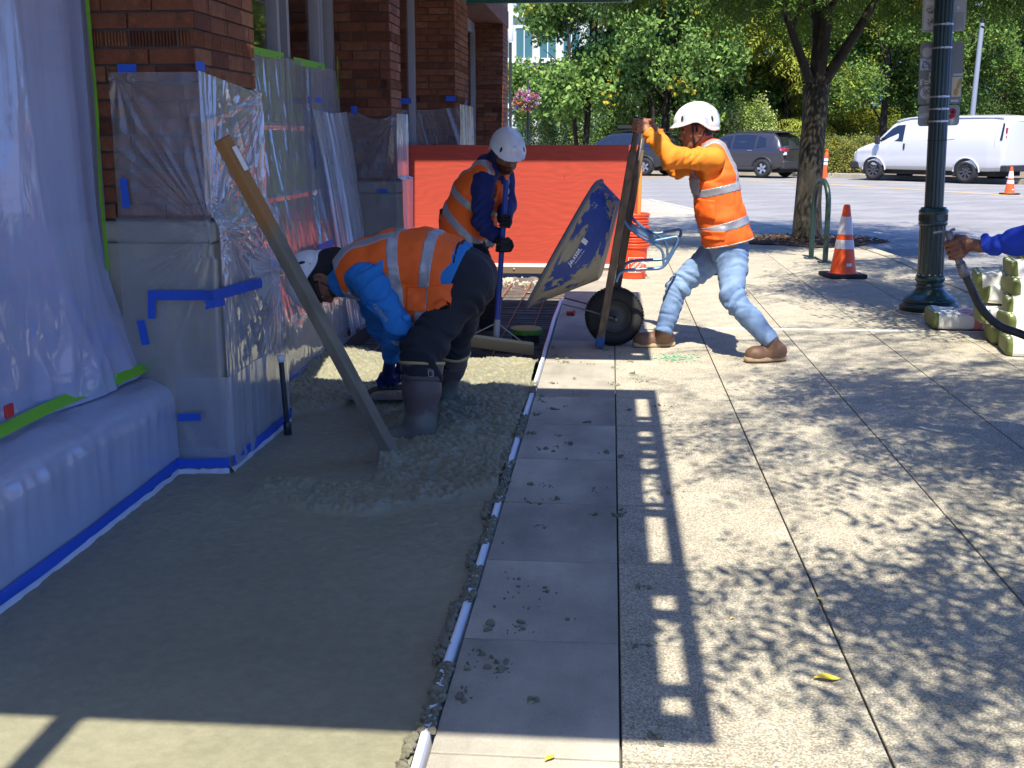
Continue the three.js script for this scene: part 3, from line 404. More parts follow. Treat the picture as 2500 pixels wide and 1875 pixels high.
{ // film over the far piers
  const s = sheetThing('clear film hung across the second pier from blue tape tabs', V(-1.8, 0.8, -8.5));
  const W = (u, v) => { const z = lerp(-7.55, -8.52, u), y = lerp(0.05, 1.555 - 0.02 * Math.sin(u * 3.1), v), d = 0.02 * fold(z, y, 6, 71) + 0.05 * (1 - v); return Object.assign(V(-1.97 + 0.16 * (1 - v) + d, y, z), { u: z, v: y }); };
  wpart('film', flip(grid(100, 120, W)), film(0.36, 0.08, [0.80, 0.82, 0.88], 0.0012), s);
  const P = (u, v) => { const sag = 0.045 * Math.sin(clamp((u - 0.35) / 0.65) * Math.PI), y = lerp(0.02, 1.545 - sag, v), x = lerp(-2.03, -1.585, u), d = 0.02 + 0.012 * fold(x + (1 - v) * 0.15, y, 5, 73) + 0.010 * radial(x, y, -1.62, 1.5, 8, 0.4, 7); return Object.assign(V(x, y, -8.553 + d + (y < 1.06 ? 0.03 : 0)), { u: x, v: y }); };
  wpart('film', flip(grid(80, 150, P)), film(0.13, 0.08, [0.72, 0.72, 0.76], 0.001), s);
  const Q = (u, v) => { const y = lerp(0.02, 1.54, v), z = lerp(-8.53, -9.0, u), d = 0.01 + 0.015 * fold(z, y, 8, 75); return Object.assign(V(-1.585 + d + (y < 1.06 ? 0.015 : -0.02), y, z), { u: z, v: y }); };
  wpart('film', grid(40, 120, Q), film(0.45, 0.09, [0.84, 0.86, 0.92], 0.0015), s);
  for (const [x0, y0, x1, y1, w] of [[857, 268, 872, 268, 0.055], [918, 465, 946, 467, 0.03], [977, 248, 1004, 246, 0.04]]) tapeZ(s, x0, y0, x1, y1, -8.50, w);
  tapeX(s, 751, 244, 757, 244, -1.93, 0.04); tapeX(s, 769, 242, 785, 245, -1.93, 0.035);
  const t = sheetThing('clear film hung over the third pier beside the red board', V(-1.85, 0.8, -12.2));
  const P3 = (u, v) => { const y = lerp(0.02, 1.68 - 0.04 * Math.sin(u * 3.1), v), x = lerp(-2.4, -1.585, u), d = 0.03 + 0.014 * fold(x + v * 0.5, y, 5, 81) + 0.03 * Math.exp(-(((x + 2.25 - (1.6 - y) * 0.55) / 0.035) ** 2)); return Object.assign(V(x, y, -12.12 + d + (y < 1.06 ? 0.03 : 0)), { u: x, v: y }); };
  wpart('film', flip(grid(100, 120, P3)), film(0.13, 0.08, [0.72, 0.72, 0.76], 0.001), t);
  const Q3 = (u, v) => { const y = lerp(0.02, 1.70, v), z = lerp(-12.1, -13.25, u), d = 0.01 + 0.02 * fold(z, y, 5, 85); return Object.assign(V(-1.585 + d + (y < 1.06 ? 0.02 : -0.02) + 0.06 * u * (1 - v), y, z), { u: z, v: y }); };
  wpart('film', grid(60, 90, Q3), film(0.42, 0.14, [0.82, 0.80, 0.82], 0.006), t);
  tapeZ(t, 1088, 240, 1112, 241, -12.06, 0.05); tapeZ(t, 1015, 466, 1088, 464, -12.05, 0.04); tapeX(t, 1140, 244, 1134, 262, -1.56, 0.03);
}
{ // red plywood barrier
  const b = thing('plywood_barrier', 'red painted plywood barrier across the end of the pour', 'barrier', V(-0.9, 0, -11.95)), mp = M('#ffffff', 0.62, { map: plyTex, bumpMap: rep(barkBump, 1), bumpScale: 0.0006, color: new THREE.Color(1, 0.95, 0.9) });
  const g = rbox(2.44, 1.225, 0.018, 0.003, 1).translate(-0.933, 0.673, -11.95); const uv = g.attributes.uv; for (let i = 0; i < uv.count; i++) uv.setXY(i, uv.getX(i) / 2.44, uv.getY(i) / 1.22); wpart('panel', g, mp, b);
  wpart('edge_strip', box(-2.15, 0.286, 0.028, 0.062, -11.925, -11.965), M([0.78, 0.77, 0.72], 0.6), b);
  wpart('kick_board', box(-2.15, 0.284, -0.04, 0.0275, -11.915, -11.97, 0.4), M([0.16, 0.11, 0.07], 0.8), b);
  for (const x of [-1.35, -1.0, -0.63, -0.25, 0.1]) wpart('bolt', new THREE.SphereGeometry(0.011, 8, 6).translate(x, 0.005, -11.912), M([0.5, 0.5, 0.5], 0.35, { metalness: 0.9 }), b);
  for (const x of [-1.9, -0.9, 0.2]) wpart('brace', box(x - 0.02, x + 0.02, 0.02, 1.22, -11.97, -12.06), M([0.45, 0.30, 0.16], 0.8), b);
}

// ---------------------------------------------------------------- street furniture
const mPost = M([0.010, 0.036, 0.032], 0.34, { clearcoat: 0.3, clearcoatRoughness: 0.3 }), mOrange = M([0.92, 0.105, 0.016], 0.5), mWhiteRef = M([0.74, 0.74, 0.76], 0.35), mBlackRub = M([0.018, 0.018, 0.02], 0.75), mSteelC = M([0.55, 0.55, 0.55], 0.35, { metalness: 0.9 });
const lathe = (pts, seg = 32) => new THREE.LatheGeometry(pts.map(([r, y]) => new THREE.Vector2(r, y)), seg);
{
  const p = thing('lamp_post', 'dark green fluted lamp post with sign plates strapped on', 'lamp post', V(2.565, 0, -9.3)); p.rotation.z = 0.026;
  const flute = (r, y0, y1, n) => grid(n * 8, 2, (u, v) => { const t = u * Math.PI * 2, k = Math.abs(Math.sin(t * n / 2)), rr = r * (0.90 + 0.10 * Math.pow(k, 0.45)); return V(Math.cos(t) * rr, lerp(y0, y1, v), Math.sin(t) * rr); });
  mesh('shaft', flute(0.0715, 0.78, 4.6, 14), mPost, p);
  mesh('lower_shaft', flute(0.100, 0.285, 0.70, 16), mPost, p);
  mesh('collar', lathe([[0.075, 0.83], [0.094, 0.828], [0.098, 0.815], [0.11, 0.808], [0.113, 0.79], [0.106, 0.78], [0.106, 0.715], [0.112, 0.705], [0.108, 0.69], [0.098, 0.685]], 40), mPost, p);
  const ring = []; for (let i = 0; i < 46; i++) { const a = i / 46 * 6.283; ring.push(new THREE.BoxGeometry(0.006, 0.05, 0.006).rotateY(-a).translate(Math.cos(a) * 0.1075, 0.748, Math.sin(a) * 0.1075)); } mesh('reeding', merge(ring), mPost, p);
  const ros = []; for (let i = 0; i < 12; i++) { const a = i / 12 * 6.283; ros.push(new THREE.SphereGeometry(1, 8, 6).scale(0.006, 0.018, 0.006).translate(0, 0.02, 0).rotateZ(a)); } ros.push(new THREE.SphereGeometry(0.011, 10, 8)); mesh('rosette', merge(ros).translate(0.028, 0.755, 0.109), M([0.10, 0.17, 0.16], 0.4), p);
  mesh('base', lathe([[0, 0.29], [0.108, 0.29], [0.108, 0.28], [0.114, 0.272], [0.112, 0.25], [0.102, 0.24], [0.102, 0.225], [0.115, 0.218], [0.115, 0.205], [0.105, 0.2], [0.118, 0.175], [0.15, 0.14], [0.185, 0.118], [0.205, 0.11], [0.212, 0.098], [0.205, 0.085], [0.2, 0.08], [0.222, 0.074], [0.226, 0.06], [0.226, 0.0], [0, 0]], 40), mPost, p);
  const dots = []; for (let i = 0; i < 14; i++) { const a = i / 14 * 6.283 + 0.1; dots.push(new THREE.SphereGeometry(0.007, 6, 5).translate(Math.cos(a) * 0.1, 0.30, Math.sin(a) * 0.1)); } mesh('flute_tip', merge(dots), M([0.35, 0.42, 0.42], 0.4), p);
  mesh('footing', lathe([[0.25, -0.02], [0.25, 0.012], [0.24, 0.016], [0, 0.016]], 40), mAgg2, p);
  for (const y of [60, 117, 236, 266, 296]) { const q = AZ(2290, y, -9.3).y; mesh('strap', new THREE.CylinderGeometry(0.0745, 0.0745, 0.013, 28, 1, true).translate(0, q, 0), mSteelC, p); mesh('strap_buckle', rbox(0.03, 0.02, 0.012, 0.003, 1).translate(0.012, q, 0.076), mSteelC, p); }
  const tie = mesh('zip_tie', merge([new THREE.CylinderGeometry(0.0735, 0.0735, 0.006, 24, 1, true), new THREE.BoxGeometry(0.06, 0.004, 0.004).rotateZ(0.1).translate(0.095, 0.003, 0.02)]).translate(0, 1.345, 0), mBlackRub, p);
  // sign plates seen from behind, with old stickers
  const scrib = (c, x, y, w, h, col, n, seed) => { const R = rng(seed); c.strokeStyle = col; c.lineWidth = 3; c.beginPath(); for (let i = 0; i < n; i++) { const a = x + R() * w, b = y + R() * h; c.moveTo(a, b); c.quadraticCurveTo(a + (R() - 0.5) * 40, b + (R() - 0.5) * 40, x + R() * w, y + R() * h); } c.stroke(); };
  const tx = [canvasTex(256, 400, (c, w, h) => { c.fillStyle = '#b9bcbf'; c.fillRect(0, 0, w, h); c.fillStyle = '#dcdcdc'; c.fillRect(10, 215, 70, 170); c.fillStyle = '#f0f0f0'; c.fillRect(20, 226, 60, 16); scrib(c, 18, 255, 50, 50, '#555', 9, 3); scrib(c, 24, 320, 46, 40, '#666', 8, 5); c.fillStyle = '#a9a7ab'; c.fillRect(185, 290, 60, 100); }),
    canvasTex(256, 370, (c, w, h) => { c.fillStyle = '#8e9193'; c.fillRect(0, 0, w, h); c.fillStyle = '#c9cace'; c.beginPath(); c.arc(42, 58, 30, 0, 7); c.fill(); c.fillStyle = '#d9dce6'; c.fillRect(4, 96, 86, 68); scrib(c, 8, 100, 76, 58, '#3b4f8c', 14, 7); c.fillStyle = '#e8e8e8'; c.font = 'bold 46px serif'; c.fillText('F', 4, 252); c.fillRect(34, 226, 22, 8); c.fillRect(34, 240, 22, 8); c.fillRect(58, 178, 40, 66); c.fillStyle = '#333'; c.fillRect(66, 200, 26, 16); c.fillStyle = '#d3d3d3'; c.beginPath(); c.ellipse(52, 300, 42, 40, 0, 0, 7); c.fill(); scrib(c, 20, 268, 60, 56, '#777', 12, 11); c.fillStyle = '#c4c4c4'; c.fillRect(50, 336, 40, 26); c.fillStyle = '#e9d9b4'; c.fillRect(196, 210, 56, 118); c.fillStyle = '#b9782c'; c.globalAlpha = 0.6; c.beginPath(); c.ellipse(238, 250, 12, 34, 0.3, 0, 7); c.ellipse(222, 300, 14, 22, 0, 0, 7); c.fill(); c.globalAlpha = 1; c.fillStyle = '#dadada'; c.fillRect(200, 190, 56, 12); c.fillRect(194, 345, 46, 14); }),
    canvasTex(256, 126, (c, w, h) => { c.fillStyle = '#aab0b2'; c.fillRect(0, 0, w, h); c.fillStyle = '#c9d3d6'; c.beginPath(); c.ellipse(40, 60, 36, 14, -0.3, 0, 7); c.fill(); c.fillStyle = '#7c6f63'; c.fillRect(60, 80, 26, 34); c.fillStyle = '#c0202a'; c.beginPath(); c.arc(214, 40, 20, 0, 7); c.arc(206, 70, 16, 0, 7); c.arc(224, 60, 14, 0, 7); c.fill(); c.fillStyle = '#2a0e10'; c.beginPath(); c.arc(214, 42, 9, 0, 7); c.fill(); })];
  [[2.366, 2.692, 2.162, 2.68], [2.377, 2.706, 1.62, 2.087], [2.392, 2.708, 1.455, 1.611]].forEach(([x0, x1, y0, y1], i) => {
    const w = x1 - x0, h = y1 - y0, r = 0.03, s = new THREE.Shape(); s.moveTo(-w / 2 + r, -h / 2); s.lineTo(w / 2 - r, -h / 2); s.quadraticCurveTo(w / 2, -h / 2, w / 2, -h / 2 + r); s.lineTo(w / 2, h / 2 - r); s.quadraticCurveTo(w / 2, h / 2, w / 2 - r, h / 2); s.lineTo(-w / 2 + r, h / 2); s.quadraticCurveTo(-w / 2, h / 2, -w / 2, h / 2 - r); s.lineTo(-w / 2, -h / 2 + r); s.quadraticCurveTo(-w / 2, -h / 2, -w / 2 + r, -h / 2);
    const g = new THREE.ExtrudeGeometry(s, { depth: 0.003, bevelEnabled: false }), uv = g.attributes.uv, pos = g.attributes.position; for (let k = 0; k < uv.count; k++) uv.setXY(k, pos.getX(k) / w + 0.5, pos.getY(k) / h + 0.5);
    const m = mesh('sign_plate', g, M('#ffffff', 0.5, { map: tx[i], metalness: 0.1 }), p); m.position.set((x0 + x1) / 2 - 2.565 + 0.026 * (y0 + y1) / 2, (y0 + y1) / 2, -0.09);
  });
}
{ // bicycle rack
  const a = G(1980, 631), b = G(2014, 641), r = thing('bicycle_rack', 'dark green hoop bicycle rack beside the tree trunk', 'bicycle rack', a.clone().add(b).multiplyScalar(0.5)), c = a.clone().add(b).multiplyScalar(0.5), d = b.clone().sub(a), pts = [];
  pts.push(a.clone()); for (let i = 0; i <= 10; i++) { const t = Math.PI * i / 10; pts.push(c.clone().addScaledVector(d, -0.5 * Math.cos(t)).setY(0.62 + 0.27 * Math.sin(t))); } pts.push(b.clone());
  wpart('hoop', tube(pts, 0.030, 12, false, 60), M([0.016, 0.04, 0.034], 0.4), r);
  for (const q of [a, b]) { wpart('foot_plate', rbox(0.15, 0.01, 0.15, 0.004, 1).translate(q.x, 0.006, q.z), M([0.02, 0.04, 0.036], 0.5), r); wpart('bolt', merge([[-1, -1], [1, -1], [-1, 1], [1, 1]].map(([i, j]) => new THREE.CylinderGeometry(0.009, 0.009, 0.012, 6).translate(q.x + i * 0.055, 0.015, q.z + j * 0.055))), mSteelC, r); }
}
function coneThing(label, pos, rot) {
  const c = thing('traffic_cone', label, 'traffic cone', pos, 'traffic cones'); c.rotation.y = rot;
  const rAt = (y) => lerp(0.128, 0.030, (y - 0.045) / 0.675);
  mesh('base', merge([rbox(0.37, 0.042, 0.37, 0.012, 2).translate(0, 0.022, 0)]), M([0.014, 0.014, 0.02], 0.7), c);
  mesh('body', lathe([[0.15, 0.042], [0.132, 0.05], [rAt(0.06), 0.06], [rAt(0.70), 0.70], [0.026, 0.715], [0.018, 0.716], [0.016, 0.70]], 32), mOrange, c);
  for (const [y0, y1] of [[0.285, 0.372], [0.425, 0.60]]) mesh('reflective_collar', lathe([[rAt(y0) + 0.0005, y0], [rAt(y0) + 0.003, y0 + 0.001], [rAt(y1) + 0.003, y1 - 0.001], [rAt(y1) + 0.0005, y1]], 32), M([0.62, 0.62, 0.66], 0.4), c);
  mesh('label_patch', grid(8, 1, (u, v) => { const a = 1.45 + (u - 0.5) * 0.5, y = 0.118 + v * 0.028, r = rAt(y) + 0.002; return V(Math.cos(a) * r, y, Math.sin(a) * r); }), mWhiteRef, c);
  return c;
}
coneThing('orange traffic cone with white bands beside the bicycle rack', G(2057, 676), 0.18);
coneThing('orange traffic cone mostly hidden behind the legs of the wheelbarrow worker', G(1762, 666), 0.4);
coneThing('orange traffic cone standing on the asphalt by the white van', G(2464, 475, ROAD).setY(ROAD), 0.3);
{
  const b = G(2010, 452, ROAD), p = thing('delineator_post', 'orange flexible delineator post with white bands in the street', 'delineator post', b); p.rotation.z = -0.05; const k = 1.0;
  mesh('base', lathe([[0, 0.05], [0.12, 0.05], [0.19, 0.02], [0.2, 0], [0, 0]], 24), mBlackRub, p);
  mesh('post', lathe([[0.075, 0.04], [0.068, 0.3], [0.06, 0.9], [0.05, 0.98], [0.035, 1.0], [0.03, 1.06], [0.05, 1.07], [0.05, 1.1], [0, 1.1]], 20), mOrange, p);
  for (const y of [0.66, 0.78]) mesh('reflective_band', new THREE.CylinderGeometry(0.064, 0.066, 0.075, 20, 1, true).translate(0, y, 0), mWhiteRef, p);
}
{ // buckets with a shovel handle standing in them
  const b = G(1545, 678), s = thing('plastic_bucket', 'orange plastic bucket with white square print, lowest of the nested buckets', 'bucket', b, 'nested orange buckets'), mb = M([0.85, 0.075, 0.015], 0.42);
  const t = canvasTex(256, 256, (c, w, h) => { c.fillStyle = '#e8481f'; c.fillRect(0, 0, w, h); c.strokeStyle = '#f6e8e2'; c.lineWidth = 7; c.strokeRect(26, 26, 204, 204); c.fillStyle = '#f6e8e2'; c.save(); c.translate(128, 128); c.rotate(-0.78); c.font = 'bold 50px sans-serif'; c.textAlign = 'center'; c.fillText('THE', 0, -46); c.fillText('HOME', 0, 8); c.fillText('DEPOT', 0, 62); c.restore(); });
  mesh('pail', lathe([[0, 0], [0.115, 0], [0.122, 0.01], [0.135, 0.25], [0.137, 0.30]], 36), mb, s);
  const lg = grid(12, 1, (u, v) => { const y = 0.05 + v * 0.18, r = lerp(0.1235, 0.1345, (y - 0.01) / 0.24) + 0.0015, a = 1.35 - (u - 0.5) * 1.5; return V(Math.cos(a) * r, y, Math.sin(a) * r); }); mesh('print', lg, M('#ffffff', 0.45, { map: t }), s);
  for (let k = 0; k < 6; k++) { const y = 0.30 + k * 0.058, q = thing('plastic_bucket', 'orange plastic bucket nested rim over rim above the printed one', 'bucket', b.clone().add(V((hash3(k, 2, 3) - 0.5) * 0.012, 0, (hash3(k, 5, 3) - 0.5) * 0.012)), 'nested orange buckets'); mesh('rim', lathe([[0.134, y], [0.148, y + 0.002], [0.150, y + 0.012], [0.140, y + 0.018], [0.150, y + 0.024], [0.151, y + 0.04], [0.146, y + 0.046], [0.138, y + 0.048]], 36), mb, q); mesh('pail', lathe([[0, y - 0.2], [0.110, y - 0.2], [0.133, y + 0.046]], 30), mb, q); }
  mesh('bail_handle', tube([V(0.15, 0.27, 0.02), V(0.16, 0.2, 0.09), V(0.12, 0.16, 0.14), V(0.05, 0.17, 0.16)], 0.004, 6), mSteelC, s); mesh('grip', new THREE.CylinderGeometry(0.011, 0.011, 0.07, 10).rotateZ(1.2).translate(0.10, 0.165, 0.15), mWhiteRef, s);
  const h = thing('tool_handle', 'orange wooden tool handle standing in the bucket stack', 'tool', b.clone().setY(0.62)); const top = AZ(1566, 340, b.z), bot = V(b.x + 0.04, 0.3, b.z);
  wpart('pole', taper([bot, bot.clone().lerp(top, 0.5), top], [0.019, 0.02, 0.018], 12), M([0.80, 0.28, 0.05], 0.5), h);
}
// cement bags
{
  const art = (k) => canvasTex(512, 256, (c, w, h) => { c.fillStyle = '#eceae2'; c.fillRect(0, 0, w, h); c.fillStyle = '#7d8b55'; c.beginPath(); c.ellipse(300, 120, 150, 120, 0, 0, 7); c.fill(); c.fillStyle = '#eceae2'; c.beginPath(); c.ellipse(295, 100, 138, 110, 0, 0, 7); c.fill(); c.fillStyle = '#e58d8d'; c.beginPath(); c.ellipse(285, 80, 110, 80, 0, 0, 7); c.fill(); c.strokeStyle = '#f6dada'; c.lineWidth = 8; c.beginPath(); for (let i = 0; i < 6; i++) { c.moveTo(285, 80); c.lineTo(285 + 120 * Math.cos(i), 80 + 90 * Math.sin(i)); } c.stroke(); c.fillStyle = '#6d7a42'; c.fillRect(0, 0, 36, h); c.fillRect(w - 36, 0, 36, h); c.fillStyle = '#dfe5cf'; for (let i = 0; i < 5; i++) c.fillRect(10, 30 + i * 40, 14, 22); if (k) { c.fillStyle = '#6d7a42'; c.fillRect(60, 200, w - 120, 40); c.fillStyle = '#e9ece0'; for (let i = 0; i < 8; i++) c.fillRect(90 + i * 50, 205, 30, 30); } });
  const mats = [0, 1].map((k) => M('#ffffff', 0.62, { map: art(k) })), R = rng(41);
  const bag = (seed, L = 0.56, W = 0.38, H = 0.13) => grid(44, 28, (u, v) => { const a = u * Math.PI * 2, b = (v - 0.5) * Math.PI, sp = (x, n) => Math.sign(x) * Math.pow(Math.abs(x), n), cb = sp(Math.cos(b), 0.22), x = sp(Math.sin(b), 0.22) * L / 2, y = cb * sp(Math.sin(a), 0.5) * H / 2, z = cb * sp(Math.cos(a), 0.32) * W / 2, n = 0.016 * noise3(x * 9, z * 9 + seed, y * 9) + 0.016 * ridge(x * 7, z * 7, seed) + 0.006 * noise3(x * 30, y * 30, z * 30); const p = V(x, y * (1 + n * 5) + n * 0.6, z * (1 + n)); p.u = x / L + 0.5; p.v = clamp((y > 0 ? z / W + 0.5 : z / W + 0.5), 0.01, 0.99); return p; });
  const shapes = [bag(1), bag(4), bag(9)];
  const put = (x, y, z, ry, rz, k, label, group) => { const m = mesh('cement_bag', shapes[k % 3], mats[k % 2]); m.position.set(x, y, z); m.rotation.set(0, ry, rz, 'YXZ'); tag(m, label, 'cement bag', group); };
  put(2.635, 0.064, -8.52, -0.06, 0, 0, 'white and green cement bag lying alone against the lamp post');
  const lay = [[2.84, 0.064, -7.50, -0.16, 0.02, 1], [2.88, 0.062, -7.92, -0.12, 0, 2], [2.86, 0.18, -7.62, -0.05, -0.04, 1], [2.83, 0.185, -8.04, -0.15, 0.03, 3], [2.9, 0.30, -7.70, -0.22, 0.05, 2], [2.84, 0.30, -8.1, -0.08, -0.08, 5], [2.93, 0.42, -7.80, -0.05, 0.06, 1], [2.82, 0.42, -8.12, -0.2, 0.1, 3], [2.95, 0.54, -7.88, -0.14, 0.12, 2], [3.0, 0.65, -7.9, -0.1, 0.05, 0]];
  const tier = ['front cement bag on the ground under the slumping stack', 'rear cement bag on the ground under the slumping stack', 'front cement bag in the second tier of the stack', 'rear cement bag in the second tier of the stack', 'front cement bag in the third tier of the stack', 'rear cement bag in the third tier of the stack', 'front cement bag in the fourth tier of the stack', 'rear cement bag in the fourth tier of the stack', 'cement bag just under the topmost bag of the stack', 'topmost white cement bag on the slumping stack'];
  lay.forEach(([x, y, z, ry, rz, k], i) => put(x, y, z, ry, rz, k, tier[i], 'stacked cement bags'));
}
// ---------------------------------------------------------------- wheelbarrow, tipped on its wheel
const WB = {};
{
  const zc = -7.57, w = thing('wheelbarrow', 'blue steel wheelbarrow tipped up on its wheel and caked with concrete', 'wheelbarrow', V(0.03, 0, zc));
  const T = V(-0.530, 0.262, 0), U = V(-0.072, 1.088, 0), F2 = V(-0.062, 0.45, 0), F1 = V(0.055, 0.965, 0), sp = (x, n) => Math.sign(x) * Math.pow(Math.abs(x), n);
  const P = (a, k) => { const cx = sp(Math.cos(a), 0.5), cz = sp(Math.sin(a), 0.42), t = (1 + cx) / 2, rim = T.clone().lerp(U, t), fl = F2.clone().lerp(F1, t), hw = lerp(lerp(0.25, 0.33, smooth(0, 0.5, t)), 0.215, k); const p = rim.lerp(fl, k); p.z = zc + cz * hw; p.x += (p.z - zc) * -0.09; return p; };
  const splat = tex(1024, (u, v) => { const n = pfbm(u, v * 0.16, 16, 6, 301), f = pfbm(u, v * 0.16, 64, 4, 310), nose = smooth(0.30, 0.5, Math.abs(u - 0.0) < 0.5 ? Math.abs(((u + 0.5) % 1) - 0.5) : 0), edge = smooth(0.22, 0.0, v) * 0.30 + smooth(0.78, 1, v) * 0.12, k = smooth(0.50, 0.56, n * 0.65 + f * 0.35 + edge * 0.55 + nose * 0.22 - 0.03), d = 0.9 + 0.2 * (f - 0.5); return [lerp(0.08, 0.60, k) * d, lerp(0.23, 0.56, k) * d, lerp(0.56, 0.46, k) * d]; });
  const side = grid(120, 14, (u, v) => { const p = P(u * Math.PI * 2, v); p.u = u; p.v = v; return p; }), floor = grid(60, 6, (u, v) => { const p = P(u * Math.PI * 2, 1), c = P(0, 1).lerp(P(Math.PI, 1), 0.5); c.z = zc; p.lerp(c, v); p.u = u; p.v = 0.9; return p; });
  wpart('tray', merge([side, floor]), M('#ffffff', 0.5, { map: splat, bumpMap: wetBump, bumpScale: 0.002 }), w);
  const rimPts = []; for (let i = 0; i < 72; i++) rimPts.push(P(i / 72 * Math.PI * 2, 0)); wpart('tray_rim', tube(rimPts, 0.013, 8, true, 144), M([0.10, 0.115, 0.14], 0.6), w);
  // lettering on the near side of the tray
  const A = P(Math.PI * 0.40, 0.2), B = P(Math.PI * 0.62, 0.2), C = P(Math.PI * 0.5, 0.8), pl = new THREE.Plane().setFromCoplanarPoints(A, B, C), hit = (zx, zy) => { const d = ray(1290 + 0.2834 * zx, 430 + 0.2834 * zy), o = V(0, CAM.h, 0), r = new THREE.Ray(o, d.clone().normalize()); return r.intersectPlane(pl, V(0, 0, 0)); };
  const q = [hit(378, 800), hit(548, 560), hit(470, 492), hit(318, 732)], n = pl.normal.clone(); if (n.z < 0) n.negate(); q.forEach((p) => p.addScaledVector(n, 0.018));
  const lt = canvasTex(512, 160, (c, W, H) => { c.clearRect(0, 0, W, H); c.fillStyle = '#d9dde2'; c.font = 'bold 92px sans-serif'; c.save(); c.scale(0.86, 1); c.fillText('Jackson.', 8, 96); c.restore(); c.fillRect(400, 22, 74, 84); c.fillStyle = '#9aa4b4'; c.fillRect(424, 22, 8, 84); c.fillRect(448, 22, 8, 84); c.fillStyle = '#cfd4da'; c.font = '24px sans-serif'; c.fillText('PROFESSIONAL TOOLS', 90, 140); });
  wpart('lettering', grid(1, 1, (u, v) => q[0].clone().lerp(q[1], u).lerp(q[3].clone().lerp(q[2], u), v)), M('#ffffff', 0.55, { map: lt, transparent: true, alphaTest: 0.4 }), w);
  const wood = M('#ffffff', 0.8, { map: woodTex(320, [0.33, 0.275, 0.22], [0.49, 0.415, 0.325]), bumpMap: barkBump, bumpScale: 0.001 });
  const nt = AZ(1556, 306, -7.27), nb = AZ(1463.5, 843, -7.43), ft = nt.clone().setZ(-7.87).add(V(0.062, 0.0, 0)), fb = nb.clone().setZ(-7.71).add(V(0.062, 0.01, 0));
  Object.assign(WB, { nt, nb, ft, fb });
  for (const [a, b] of [[nb, nt], [fb, ft]]) { const dir = b.clone().sub(a).normalize(), sh = b.clone().addScaledVector(dir, -0.16); wpart('handle', bar(a, sh, 0.05, 0.042, 0, 0.007), wood, w); const gp = wpart('handle_grip', taper([sh.clone().addScaledVector(dir, -0.03), sh.clone().addScaledVector(dir, 0.03), b.clone().addScaledVector(dir, 0.03)], [0.022, 0.019, 0.018], 12), wood, w);
    wpart('nose_block', bar(a.clone().addScaledVector(dir, -0.008), a.clone().addScaledVector(dir, 0.062), 0.058, 0.052, 0, 0.006), M([0.03, 0.10, 0.25], 0.6), w); }
  wpart('price_tag', bar(ft.clone().lerp(fb, 0.06).add(V(-0.0, 0, 0.023)), ft.clone().lerp(fb, 0.16).add(V(0, 0, 0.023)), 0.035, 0.003), M([0.6, 0.66, 0.72], 0.5), w);
  // wheel
  const wc = V(0.04, 0.198, zc), tyre = [new THREE.TorusGeometry(0.143, 0.051, 20, 80)]; for (let i = 0; i < 52; i++) { const a = i / 52 * 6.2832; for (const sd of [1, -1]) tyre.push(new THREE.BoxGeometry(0.008, 0.012, 0.03).rotateX(sd * -0.35).translate(0.1925, 0, sd * 0.021).rotateZ(a + sd * 0.03)); }
  const wheel = mesh('wheel', merge(tyre), M([0.022, 0.021, 0.02], 0.8), w); wheel.position.copy(wc).sub(w.position); wheel.rotation.y = 0.09;
  mesh('rim', lathe([[0, 0.03], [0.022, 0.032], [0.026, 0.012], [0.06, 0.006], [0.088, 0.02], [0.10, 0.034], [0.106, 0.036], [0.106, -0.036], [0, -0.03]], 40).rotateX(Math.PI / 2), M([0.075, 0.075, 0.07], 0.6, { metalness: 0.4 }), wheel); mesh('axle', new THREE.CylinderGeometry(0.009, 0.009, 0.30, 10).rotateX(Math.PI / 2), M([0.12, 0.12, 0.12], 0.5, { metalness: 0.7 }), wheel);
  // legs and braces
  const mLeg = M([0.11, 0.21, 0.36], 0.35, { metalness: 0.5 });
  for (const [z, dx, dy] of [[-7.36, 0, 0], [-7.80, 0.045, 0.012]]) { const L = [[0.075, 0.885], [0.10, 0.83], [0.16, 0.775], [0.255, 0.722], [0.36, 0.735], [0.43, 0.745], [0.437, 0.728], [0.40, 0.64], [0.355, 0.565], [0.33, 0.548], [0.2, 0.538], [0.10, 0.527], [0.065, 0.505], [0.045, 0.455]].map(([x, y]) => V(x + dx, y + dy, z)); wpart('leg', tube(L, 0.0105, 8, false, 70), mLeg, w); wpart('leg_brace', tube([V(0.255 + dx, 0.725 + dy, z), V(0.335 + dx, 0.66 + dy, z), V(0.35 + dx, 0.57 + dy, z)], 0.0085, 8), mLeg, w); }
  wpart('leg_plate', bar(V(0.14, 0.80, -7.58), V(0.30, 0.715, -7.58), 0.46, 0.012, Math.PI / 2, 0.003).scale(1, 1, 1), mLeg, w);
  for (const s of [1, -1]) wpart('brace_rod', tube([V(-0.30, 0.295, zc + s * 0.15), V(-0.12, 0.25, zc + s * 0.14), V(0.035, 0.20, zc + s * 0.13)], 0.006, 6), M([0.13, 0.14, 0.16], 0.5, { metalness: 0.6 }), w);
}
